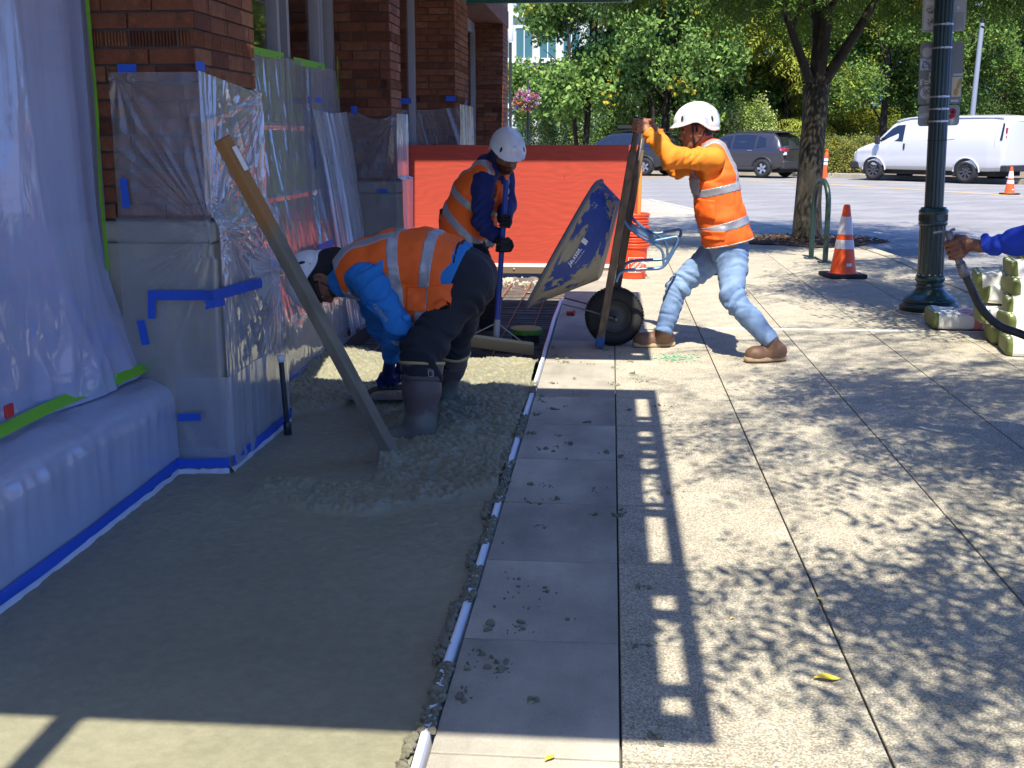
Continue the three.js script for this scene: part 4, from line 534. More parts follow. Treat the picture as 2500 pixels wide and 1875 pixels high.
// ---------------------------------------------------------------- small things of the work
{
  const mudWood = tex(512, (u, v) => { const n = pfbm(u, v, 6, 5, 330), k = smooth(0.2, 0.26, v + 0.08 * (n - 0.5)), g = pfbm(u * 3, v, 8, 4, 335), c = 0.43 + 0.2 * (g - 0.5); return v < 0.5 ? [lerp(0.62, c, k), lerp(0.44, c * 0.95, k), lerp(0.24, c * 0.8, k)] : [c, c * 0.95, c * 0.8]; });
  const a = V(-0.905, -0.03, -4.72), b = AX(542, 338, -1.52), g = bar(b, a, 0.078, 0.042, -0.55, 0.005), p = g.attributes.position, uv = g.attributes.uv, d = a.clone().sub(b), L2 = d.lengthSq(); for (let i = 0; i < p.count; i++) { const t = V(p.getX(i), p.getY(i), p.getZ(i)).sub(b).dot(d) / L2; uv.setXY(i, (p.getZ(i) + p.getX(i)) * 0.7, clamp(t * 0.92, 0.01, 0.98)); }
  const m = thing('screed_board', 'mud-caked two by four leaning from the wet concrete against the film', 'board', V(-0.905, 0, -4.72)); wpart('plank', g, M('#ffffff', 0.85, { map: mudWood, bumpMap: wetBump, bumpScale: 0.004 }), m);
  wpart('paper_tag', bar(b.clone().lerp(a, 0.03).add(V(0.036, 0.012, 0.032)), b.clone().lerp(a, 0.095).add(V(0.036, 0.012, 0.032)), 0.018, 0.002, 0.62), M([0.75, 0.77, 0.8], 0.7), m);
}
{
  const s = thing('form_stake', 'black pipe stake with white cap standing by the pier foot', 'stake', V(-1.503, 0, -5.1)); const b = V(-1.503, -0.02, -5.1), t = V(-1.521, 0.352, -5.1);
  wpart('pipe', taper([b, b.clone().lerp(t, 0.5), t], [0.0125, 0.0125, 0.0125], 12), M([0.02, 0.022, 0.024], 0.4), s); wpart('sleeve', taper([V(-1.503, -0.02, -5.1), V(-1.506, 0.055, -5.1)], [0.019, 0.019], 14), M([0.02, 0.02, 0.02], 0.25), s); wpart('cap', taper([t.clone().add(V(0, -0.005, 0)), t.clone().add(V(-0.001, 0.026, 0))], [0.0165, 0.0175], 14), M([0.75, 0.75, 0.75], 0.5), s);
}
{
  const c = G(1284, 806, 0.0), s = thing('capped_cleanout', 'round pipe capped with tan board and green tape in the mesh', 'pipe', c.clone().setY(-0.11));
  mesh('pipe', lathe([[0.10, 0], [0.10, 0.11], [0, 0.11]], 32), M([0.03, 0.03, 0.03], 0.6), s); mesh('lid', lathe([[0, 0.128], [0.112, 0.128], [0.114, 0.122], [0.112, 0.108], [0.1, 0.108]], 40), M([0.50, 0.33, 0.10], 0.8), s);
  mesh('tape_band', grid(60, 3, (u, v) => { const a = u * 6.283, r = 0.117 + 0.004 * noise3(u * 30, v * 2, 1), y = 0.088 + v * 0.034 + 0.004 * noise3(u * 20, 1, 1) * (1 - v); return V(Math.cos(a) * r, y, Math.sin(a) * r); }), M([0.12, 0.36, 0.03], 0.6), s);
}
{ // the rake head and pole held by the standing worker
  const r = thing('concrete_rake', 'blue-handled concrete placer with a wide tan blade', 'rake', V(-0.75, 0, -7.4)), l = AZ(1126, 828, -7.46), q = AZ(1303, 852, -7.40);
  wpart('blade', bar(l, q, 0.105, 0.028, 0.5, 0.006), M([0.44, 0.37, 0.23], 0.75, { bumpMap: wetBump, bumpScale: 0.003 }), r);
  const pb = AZ(1211, 826, -7.5), pt = AZ(1236, 440, -7.62); wpart('pole', taper([pb, pb.clone().lerp(pt, 0.3), pt], [0.019, 0.018, 0.018], 14), M([0.02, 0.055, 0.30], 0.4), r); wpart('socket', taper([pb.clone().add(V(0, -0.02, 0)), pb.clone().lerp(pt, 0.12)], [0.022, 0.021], 12), M([0.33, 0.34, 0.35], 0.6), r);
  const j = pb.clone().lerp(pt, 0.10); for (const e of [l.clone().lerp(q, 0.12), l.clone().lerp(q, 0.86)]) wpart('brace_wire', taper([j, e.add(V(0, 0.03, 0))], [0.004, 0.004], 6), M([0.35, 0.34, 0.32], 0.5), r);
  Object.assign(WB, { pb, pt });
}
{ // steel float under the bent worker's hand
  const f = thing('hand_float', 'steel hand float pressed on the concrete by the bent worker', 'float', V(-1.05, 0.03, -5.7)); wpart('blade', rbox(0.40, 0.006, 0.11, 0.002, 1).rotateY(0.10).translate(-1.16, 0.036, -5.74), M([0.16, 0.16, 0.15], 0.4, { metalness: 0.6 }), f); wpart('handle', tube([V(-1.26, 0.04, -5.73), V(-1.23, 0.075, -5.73), V(-1.10, 0.09, -5.74), V(-1.0, 0.085, -5.74), V(-0.98, 0.04, -5.745)], 0.014, 10), M([0.10, 0.07, 0.05], 0.7), f);
}
{
  const c = G(1392, 770), k = thing('red_marker', 'small red plastic plug lying on the shaded sidewalk', 'plug', c); mesh('plug', merge([new THREE.CylinderGeometry(0.017, 0.017, 0.055, 14).rotateZ(1.57).translate(0, 0.017, 0), new THREE.CylinderGeometry(0.024, 0.024, 0.012, 14).rotateZ(1.57).translate(0.03, 0.021, 0)]).rotateY(-0.3), M([0.45, 0.05, 0.02], 0.5), k);
  const mLeaf = M([0.75, 0.58, 0.06], 0.7); for (const [x, y, s, a] of [[2020, 1660, 0.035, 0.1], [1342, 1854, 0.018, 1], [2001, 1465, 0.012, 2], [1787, 1512, 0.01, 1]]) { const p = G(x, y), m = mesh('fallen_leaf', grid(8, 6, (u, v) => V((u - 0.5) * 2 * s, 0.004 + s * 0.25 * Math.abs(v - 0.5) + 0.1 * s * Math.sin(u * 5), (v - 0.5) * s * Math.sin(Math.PI * clamp(u, 0.04, 0.97)) ).applyAxisAngle(V(0, 1, 0), a)), mLeaf); m.position.copy(p); tag(m, 'small yellow fallen leaf on the sidewalk slabs', 'leaf', 'fallen leaves'); }
  const mGr = M([0.16, 0.48, 0.26], 0.8), R = rng(66), blobs = []; for (let i = 0; i < 150; i++) { const cx = 1650 + (R() + R() - 1) * 75, cy = 874 + (R() + R() - 1) * 11, p = G(cx, cy), s = 0.003 + 0.012 * R() * R(); blobs.push(new THREE.CircleGeometry(s, 7).rotateX(-Math.PI / 2).translate(p.x, 0.003 + 0.0012 * R(), p.z)); } tag(mesh('paint_mark', merge(blobs), mGr), 'faded green spray paint mark on the sidewalk slab', 'paint mark', null, 'stuff');
}

// ---------------------------------------------------------------- trees
const mBark = M('#ffffff', 0.9, { map: barkTex, bumpMap: barkBump, bumpScale: 0.02, color: new THREE.Color(0.40, 0.38, 0.34) });
const mLeaf = (r = 0.55) => M([1, 1, 1], r, { transmission: 0.34, thickness: 0, ior: 1.35, specularIntensity: 0.5 });
const leafMat = mLeaf(0.75);
function leafQuad(L, W, bend, fold) { // one leaf: two halves folded on the midrib, pointed
  const g = new THREE.BufferGeometry(), p = [0, 0, 0, L * 0.4, -bend * 0.3, 0, L, -bend, 0, L * 0.42, fold - bend * 0.2, W / 2, L * 0.42, fold - bend * 0.2, -W / 2];
  g.setAttribute('position', new THREE.Float32BufferAttribute(p, 3)); g.setIndex([0, 3, 1, 1, 3, 2, 0, 1, 4, 1, 2, 4]); g.computeVertexNormals(); return g; }
function frond(seed, n, L, W, len) { const R = rng(seed), out = []; for (let i = 0; i < n; i++) { const t = (i + 0.5) / n, s = i % 2 ? 1 : -1; out.push(leafQuad(L * (0.7 + 0.5 * R()), W, L * 0.25, W * 0.15).rotateX((R() - 0.5) * 0.8).rotateY(s * (0.7 + 0.4 * R())).rotateZ(-0.2 - R() * 0.5).translate(t * len, -t * t * len * 0.35, 0)); } return merge(out); }
function clump(seed, n, L, W, r) { const R = rng(seed), out = []; for (let i = 0; i < n; i++) { const d = V(R() - 0.5, R() - 0.5, R() - 0.5).normalize().multiplyScalar(r * Math.cbrt(R())); out.push(leafQuad(L * (0.6 + 0.7 * R()), W * (0.7 + 0.5 * R()), L * 0.2, W * 0.15).rotateX(R() * 6.28).rotateZ((R() - 0.6) * 1.6).rotateY(R() * 6.28).translate(d.x, d.y, d.z)); } return merge(out); }
function crown(parent, geo, count, place, tint, seed, scale = [0.7, 1.3], droop = 0) { const R = rng(seed), m = new THREE.InstancedMesh(geo, leafMat, count), mm = new THREE.Matrix4(), c = new THREE.Color(); m.name = 'crown'; m.userData.kind = 'stuff'; m.castShadow = m.receiveShadow = true;
  for (let i = 0; i < count; i++) { const { p, out } = place(R, i), s = lerp(scale[0], scale[1], R()), q = new THREE.Quaternion().setFromEuler(droop ? new THREE.Euler((R() - 0.5) * 0.7, Math.atan2(-out.z, out.x) + (R() - 0.5) * 1.4, -droop * R(), 'YXZ') : new THREE.Euler(R() * 6.28, R() * 6.28, R() * 6.28)); mm.compose(p, q, V(s, s, s)); m.setMatrixAt(i, mm); m.setColorAt(i, c.setRGB(...tint(R, p))); }
  parent.add(m); return m; }
function limbs(R, base, dirs, r0, depth, list, ends) { for (const [d, len, k] of dirs) { const pts = [base.clone()], rad = [r0 * k]; let p = base.clone(), dir = d.clone().normalize(); const n = 6; for (let i = 1; i <= n; i++) { dir.add(V((R() - 0.5) * 0.22, (R() - 0.35) * 0.12, (R() - 0.5) * 0.22)).normalize(); p = p.clone().addScaledVector(dir, len / n); pts.push(p); rad.push(r0 * k * (1 - 0.55 * i / n)); } list.push(taper(pts, rad, 9)); ends.push(p); if (depth > 0) { const sub = []; const m = 2 + Math.floor(R() * 2); for (let i = 0; i < m; i++) sub.push([dir.clone().add(V((R() - 0.5) * 1.3, (R() - 0.2) * 0.7, (R() - 0.5) * 1.3)), len * (0.55 + 0.3 * R()), 0.7]); const at = pts[n]; limbs(R, at, sub, rad[n], depth - 1, list, ends); const mid = pts[3]; limbs(R, mid, [[dir.clone().add(V((R() - 0.5) * 2, 0.3, (R() - 0.5) * 2)), len * 0.5, 0.55]], rad[3], Math.max(0, depth - 2), list, ends); } } }
const green = (a, b, y = 0.03, yc = [0.45, 0.36, 0.03]) => (R) => { const k = R(); if (R() < y) return yc; const v = 0.75 + 0.5 * R(); return [lerp(a[0], b[0], k) * v, lerp(a[1], b[1], k) * v, lerp(a[2], b[2], k) * v]; };
const fr = merge([0, 1, 2].map((i) => frond(50 + i, 11, 0.085, 0.026, 0.32).rotateY((i - 1) * 1.0).rotateX((i - 1) * 0.4)));
function streetTree(label, pos, rot) {
  const t = thing('street_tree', label, 'tree', pos, 'street trees on the near kerb'), R = rng(7), parts = [], ends = []; t.rotation.y = rot;
  const H = 2.02; parts.push(taper([V(0, -0.05, 0), V(0, 0.1, 0), V(-0.01, 0.5, 0.01), V(0.0, 1.1, 0), V(0.015, 1.6, 0), V(0.02, H, 0)], [0.245, 0.195, 0.172, 0.158, 0.155, 0.175], 18));
  const f = V(0.01, H - 0.12, 0);
  limbs(R, f, [[V(-0.42, 1.1, 0.15), 1.7, 0.42], [V(-0.10, 1.2, -0.15), 1.8, 0.5], [V(0.10, 1.2, 0.2), 1.9, 0.55], [V(0.55, 1.0, 0.05), 1.9, 0.5], [V(0.40, 1.1, -0.3), 1.8, 0.42]], 0.165, 2, parts, ends);
  mesh('trunk', merge(parts), mBark, t);
  const tuft = Array.from({ length: 64 }, () => { const a = R() * 6.28, r = 1.0 + 2.0 * Math.sqrt(R()); return V(Math.cos(a) * r, 2.95 + 0.8 * R() + 0.12 * r, Math.sin(a) * r); });
  crown(t, fr, 3400, (R) => { const e = ends[Math.floor(R() * ends.length)], low = R() < 0.5; let p; if (low) p = tuft[Math.floor(R() * 64)].clone().add(V((R() + R() - 1) * 0.62, (R() - 0.6) * 0.5, (R() + R() - 1) * 0.62)); else { p = e.clone().add(V((R() - 0.5) * 1.8, (R() - 0.4) * 1.5, (R() - 0.5) * 1.8)); if (p.y < 2.75) p.y = 2.75 + R() * 0.8; } return { p, out: V(p.x, 0, p.z).normalize() }; }, green([0.055, 0.115, 0.014], [0.16, 0.26, 0.036], 0.01), 17, [0.75, 1.3], 0.9);
  return t;
}
const st = streetTree('street tree with dark forked trunk in a mulch pit by the bicycle rack', G(1969, 590), 0);
{
  copyThing(st, V(3.55, ROAD, -2.25), 1.9, 'street tree whose leaves shade the sidewalk slabs in front'); copyThing(st, V(4.9, ROAD, -8.6), 4.1, 'street tree standing beside the stacked cement bags'); 
  const p = G(1969, 590), R = rng(23), g = grid(40, 10, (u, v) => { const a = u * 6.283, r = v * (0.75 + 0.15 * noise3(Math.cos(a) * 2, Math.sin(a) * 2, 3)); return V(p.x + Math.cos(a) * r * 1.25, 0.012 + 0.05 * (1 - v) + 0.02 * noise3(a * 3, v * 6, 1) * (1 - v), p.z + Math.sin(a) * r); });
  struct('mulch_bed', g, M([0.075, 0.048, 0.032], 0.95, { bumpMap: barkBump, bumpScale: 0.03 }), 'brown bark mulch around the foot of the street tree', 'mulch');
  const ch = new THREE.InstancedMesh(new THREE.BoxGeometry(0.05, 0.008, 0.015), M([0.12, 0.07, 0.045], 0.9), 500), mm = new THREE.Matrix4(); for (let i = 0; i < 500; i++) { const a = R() * 6.28, r = Math.sqrt(R()) * 0.82; mm.compose(V(p.x + Math.cos(a) * r * 1.25, 0.03 + 0.035 * (1 - r) , p.z + Math.sin(a) * r), new THREE.Quaternion().setFromEuler(new THREE.Euler((R() - 0.5), R() * 6, (R() - 0.5))), V(0.5 + R(), 1, 0.6 + R())); ch.setMatrixAt(i, mm); } ch.name = 'bark_chips'; tag(ch, 'loose bark chips around the street tree', 'bark chips', null, 'stuff'); scene.add(ch);
}
// park trees beyond the street
const fan = clump(61, 16, 0.15, 0.15, 0.34), feather = merge([0, 1, 2, 3].map((i) => frond(90 + i, 12, 0.20, 0.05, 0.7).rotateY(i * 1.6).rotateX((i - 1.5) * 0.3))), small = clump(63, 20, 0.12, 0.075, 0.34);
function parkTree(label, x, z, h, rx, geo, count, tint, o = {}) {
  const t = thing('park_tree', label, 'tree', V(x, 0.0, z), 'park trees across the street'), R = rng(o.seed ?? 3), parts = [], ends = [], low = o.low ?? 1.8;
  const stems = o.stems ?? 1; for (let s = 0; s < stems; s++) { const a = s * 2.4 + R(), lean = stems > 1 ? 0.5 : 0.08, top = V(Math.cos(a) * lean * 1.6, h * 0.75, Math.sin(a) * lean * 1.2), q = V(Math.cos(a) * 0.12 * (stems > 1), -0.3, 0.0); parts.push(taper([q, q.clone().lerp(top, 0.12).add(V(0.03, 0, 0)), q.clone().lerp(top, 0.4), q.clone().lerp(top, 0.7), top], [0.17, 0.13, 0.11, 0.08, 0.03].map((r) => r * (o.thick ?? 1) * (stems > 1 ? 0.75 : 1.3)), 8)); for (let k = 0; k < 6; k++) { const b = q.clone().lerp(top, 0.3 + 0.1 * k), d = V(R() - 0.5, 0.35 + 0.3 * R(), R() - 0.5).normalize(); parts.push(taper([b, b.clone().addScaledVector(d, rx * 0.4), b.clone().addScaledVector(d, rx * 0.8)], [0.05, 0.035, 0.012], 5)); } }
  mesh('trunk', merge(parts), o.bark ?? mBark, t);
  const lobes = []; for (let i = 0; i < (o.lobes ?? 26); i++) { const a = R() * 6.28, v = R(), yy = lerp(low, h, v), rr = rx * Math.sqrt(Math.max(0.08, 1 - Math.pow(Math.abs((v - 0.42) / 0.62), 2.2))) * (0.35 + 0.6 * R()); lobes.push([V(Math.cos(a) * rr, yy, Math.sin(a) * rr), rx * (0.22 + 0.2 * R())]); }
  crown(t, geo, count, (R) => { const [c, r] = lobes[Math.floor(R() * lobes.length)], d = V(R() - 0.5, R() - 0.5, R() - 0.5).normalize(); const p = c.clone().addScaledVector(d, r * Math.pow(R(), 0.4)); if (o.flat) p.y = c.y + (p.y - c.y) * 0.45; return { p, out: d }; }, tint, (o.seed ?? 3) * 5 + 1, o.scale ?? [0.8, 1.5], o.flat ? 0.5 : 0);
  return t;
}
const gk = green([0.09, 0.19, 0.035], [0.27, 0.40, 0.09], 0.025, [0.55, 0.42, 0.04]), ced = green([0.17, 0.22, 0.02], [0.42, 0.44, 0.06], 0.02, [0.45, 0.36, 0.05]), mid = green([0.065, 0.145, 0.028], [0.20, 0.31, 0.055], 0.03, [0.42, 0.42, 0.04]), dk = green([0.05, 0.11, 0.025], [0.15, 0.24, 0.05], 0.01);
parkTree('round leaved multi-stemmed park tree beside the pale far building', -1.3, -50, 9.5, 3.4, fan, 2000, gk, { seed: 11, stems: 3, low: 2.6 });
parkTree('round leaved park tree with pale slanting stems behind the tipped wheelbarrow', 2.0, -49, 9.5, 3.2, fan, 2000, gk, { seed: 12, stems: 4, low: 2.5 });
parkTree('round leaved park tree reaching over the grey car behind the pushing worker', 5.2, -54, 9.5, 3.4, fan, 1800, gk, { seed: 13, stems: 2, low: 2.2 });
parkTree('feathery yellow green conifer above the dark grey car', 7.6, -52, 10, 3.4, feather, 1300, ced, { seed: 14, low: 1.4, flat: 1, lobes: 40 });
parkTree('feathery yellow green conifer behind the forked street tree', 10.4, -58, 11, 3.4, feather, 1200, ced, { seed: 15, low: 1.5, flat: 1, lobes: 40 });
parkTree('dense mid green park tree with grey trunk behind the hedge', 11.3, -50, 9, 3.3, small, 1900, mid, { seed: 16, low: 2.4 });
parkTree('dense mid green park tree above the nose of the white van', 14.2, -50, 9, 3.2, small, 1900, mid, { seed: 17, low: 2.2 });
parkTree('bushy dark green park tree behind the white van roof', 17.6, -53, 9.5, 3.6, small, 2000, dk, { seed: 18, low: 1.4 });
parkTree('bushy dark green park tree in front of the red brick building', 21.4, -52, 8, 3.4, small, 1900, mid, { seed: 19, low: 1.4 });
parkTree('tall dark park tree standing farthest back between the conifers', 4, -70, 13, 5.5, small, 2200, dk, { seed: 20, low: 2.0, scale: [1.1, 2] });
parkTree('tall dark park tree standing farthest back behind the grey trunk', 14, -72, 13, 6, small, 2300, dk, { seed: 21, low: 2.0, scale: [1.1, 2] });
parkTree('tall dark park tree standing farthest back beside the brick building', 24, -72, 12, 6, small, 2000, dk, { seed: 22, low: 1.8, scale: [1.1, 2] });
function shrub(label, x, z, h, rx, rz, geo, count, tint, seed, sc, group) { const t = thing('shrub', label, 'shrub', V(x, 0, z), group ?? 'shrubs along the park edge'), R = rng(seed); const st2 = []; for (let i = 0; i < 7; i++) { const a = R() * 6.28; st2.push(taper([V(0, -0.2, 0), V(Math.cos(a) * rx * 0.3, h * 0.4, Math.sin(a) * rz * 0.3), V(Math.cos(a) * rx * 0.6, h * 0.75, Math.sin(a) * rz * 0.6)], [0.03, 0.02, 0.008], 5)); } mesh('stem', merge(st2), mBark, t);
  crown(t, geo, count, (R) => { const a = R() * 6.28, v = Math.pow(R(), 0.8), rr = Math.pow(R(), 0.35) * (1 - 0.35 * v * v), p = V(Math.cos(a) * rr * rx, 0.05 + v * h * (0.85 + 0.2 * noise3(a * 2, 1, seed)), Math.sin(a) * rr * rz); return { p, out: p }; }, tint, seed + 5, sc); return t; }
const yel = green([0.14, 0.17, 0.03], [0.32, 0.33, 0.07], 0.06), hyd = green([0.12, 0.22, 0.03], [0.30, 0.40, 0.08], 0.35, [0.62, 0.66, 0.26]);
shrub('clipped yellow green hedge between the parked car and the van', 8.6, -44.5, 1.25, 1.8, 1.0, small, 1500, yel, 31, [0.35, 0.7]);
shrub('bright lime flowering shrub just behind the dark grey car', 5.6, -49.5, 2.9, 1.6, 1.0, small, 800, hyd, 32, [0.6, 1.0]);
shrub('light green shrub at the near end of the dark grey car', 3.9, -49.5, 2.2, 1.3, 1.0, small, 600, gk, 33, [0.5, 0.9]);
shrub('leafy green shrub in front of the slanting pale stems', 0.9, -50.5, 2.3, 1.2, 0.9, small, 600, gk, 34, [0.5, 0.9]);
shrub('pale flowering shrub at the foot of the far pale building', -3.4, -52, 2.4, 1.2, 1.0, small, 500, hyd, 35, [0.5, 0.8]);
[[-1, -62, 3.2, 3], [4, -63, 3.4, 3.2], [8.5, -64, 3.4, 3.4], [13, -63, 3.2, 3.2], [17.5, -62, 3.4, 3.4], [22, -60, 3.0, 3.2], [12.6, -46.5, 1.3, 2.2], [16.4, -46, 1.5, 2.4], [20, -44, 1.8, 2.6]].forEach(([x, z, h, r], i) => shrub('dark green understorey shrub filling the park behind the trees', x, z, h, r, 1.2, small, 700, dk, 40 + i, [0.8, 1.5], 'understorey shrubs'));
// ---------------------------------------------------------------- far buildings, poles, flowers
{
  const mw = M([0.50, 0.52, 0.50], 0.8), mt = M([0.05, 0.14, 0.15], 0.3), mc = M([0.62, 0.63, 0.61], 0.7);
  const b = thing('pale_building', 'pale grey far building with teal windows behind the round leaved trees', 'building', V(-9, 0, -86)); wpart('wall', box(-22, 3.2, -0.5, 14, -86, -96), mw, b);
  for (let r = 0; r < 4; r++) { wpart('ledge', box(-22, 3.3, 3.35 + r * 3.2, 3.6 + r * 3.2, -85.7, -86.01), mc, b); for (let i = 0; i < 9; i++) { const x = -12.2 + i * 1.72, f = wpart('window', box(x, x + 1.15, 0.5 + r * 3.2, 2.6 + r * 3.2, -85.93, -86.02), mt, b); const fr2 = mesh('frame', merge([box(x - 0.07, x + 1.22, 2.6 + r * 3.2, 2.68 + r * 3.2, -85.88, -86), box(x - 0.07, x + 1.22, 0.42 + r * 3.2, 0.5 + r * 3.2, -85.88, -86), box(x + 0.54, x + 0.6, 0.5 + r * 3.2, 2.6 + r * 3.2, -85.9, -85.99)]), mc, f); } }
  const c = thing('brick_building', 'red brick far building beyond the dark trees', 'building', V(31, 0, -84)); wpart('wall', box(24.5, 40, -0.5, 13, -84, -95, 2), M([0.36, 0.12, 0.075], 0.85), c); for (let r = 0; r < 4; r++) for (let i = 0; i < 4; i++) wpart('window', box(25.4 + i * 2.6, 26.8 + i * 2.6, 0.8 + r * 3.1, 2.7 + r * 3.1, -83.95, -84.05), mt, c); wpart('cornice', box(24.2, 40.2, 12.4, 13.1, -83.6, -84.02), mc, c);
  const g = AZ(2368, 330, -47), l = thing('light_pole', 'slim grey street light pole behind the white van', 'light pole', V(g.x, 0, -47)); mesh('pole', taper([V(0, -0.1, 0), V(0.04, 3, 0), V(0.10, 5.6, 0)], [0.11, 0.10, 0.09], 12), M([0.25, 0.28, 0.33], 0.5), l); mesh('neck', taper([V(0.10, 5.6, 0), V(0.115, 6.2, 0)], [0.07, 0.05], 10), mBlackRub, l); mesh('lantern', lathe([[0, 6.9], [0.22, 6.8], [0.25, 6.3], [0.1, 6.2], [0, 6.2]], 16), mWhiteRef, l);
  const w = AZ(1246, 60, -24), s = thing('banner_pole', 'white cylindrical lamp on a pole past the dark pier', 'street lamp', V(w.x, 0, -24)); mesh('lamp', lathe([[0, w.y + 0.55], [0.055, w.y + 0.55], [0.06, w.y + 0.3], [0.055, w.y - 0.05], [0.06, w.y - 0.06], [0.055, w.y - 0.32], [0, w.y - 0.32]], 18), M([0.72, 0.74, 0.74], 0.5), s); mesh('pole', taper([V(0, -0.1, 0), V(0, w.y - 0.35, 0)], [0.03, 0.03], 10), mBlackRub, s);
  const fp = AZ(1283, 245, -34), fb = thing('flower_basket', 'hanging basket of purple and pink flowers on a post', 'flower basket', V(fp.x, 0, -34), undefined); mesh('post', taper([V(0.05, -0.1, -0.25), V(0.05, fp.y + 0.6, -0.25)], [0.035, 0.03], 8), mBlackRub, fb); mesh('basket', lathe([[0, fp.y - 0.25], [0.18, fp.y - 0.2], [0.26, fp.y], [0, fp.y]], 16), M([0.05, 0.035, 0.02], 0.9), fb);
  crown(fb, clump(71, 10, 0.06, 0.05, 0.1), 260, (R) => { const d = V(R() - 0.5, R() - 0.45, R() - 0.5).normalize(); return { p: V(d.x * (0.2 + 0.24 * R()), fp.y + d.y * (0.12 + 0.2 * R()) + 0.05 * Math.sin(d.x * 9), d.z * (0.2 + 0.2 * R())), out: d }; }, (R) => { const k = R(); return k < 0.22 ? [0.22, 0.04, 0.30] : k < 0.32 ? [0.50, 0.13, 0.38] : k < 0.58 ? [0.6, 0.2, 0.06] : k < 0.72 ? [0.7, 0.68, 0.6] : [0.06, 0.10, 0.02]; }, 9, [0.6, 1.0]).name = 'flowers';
}

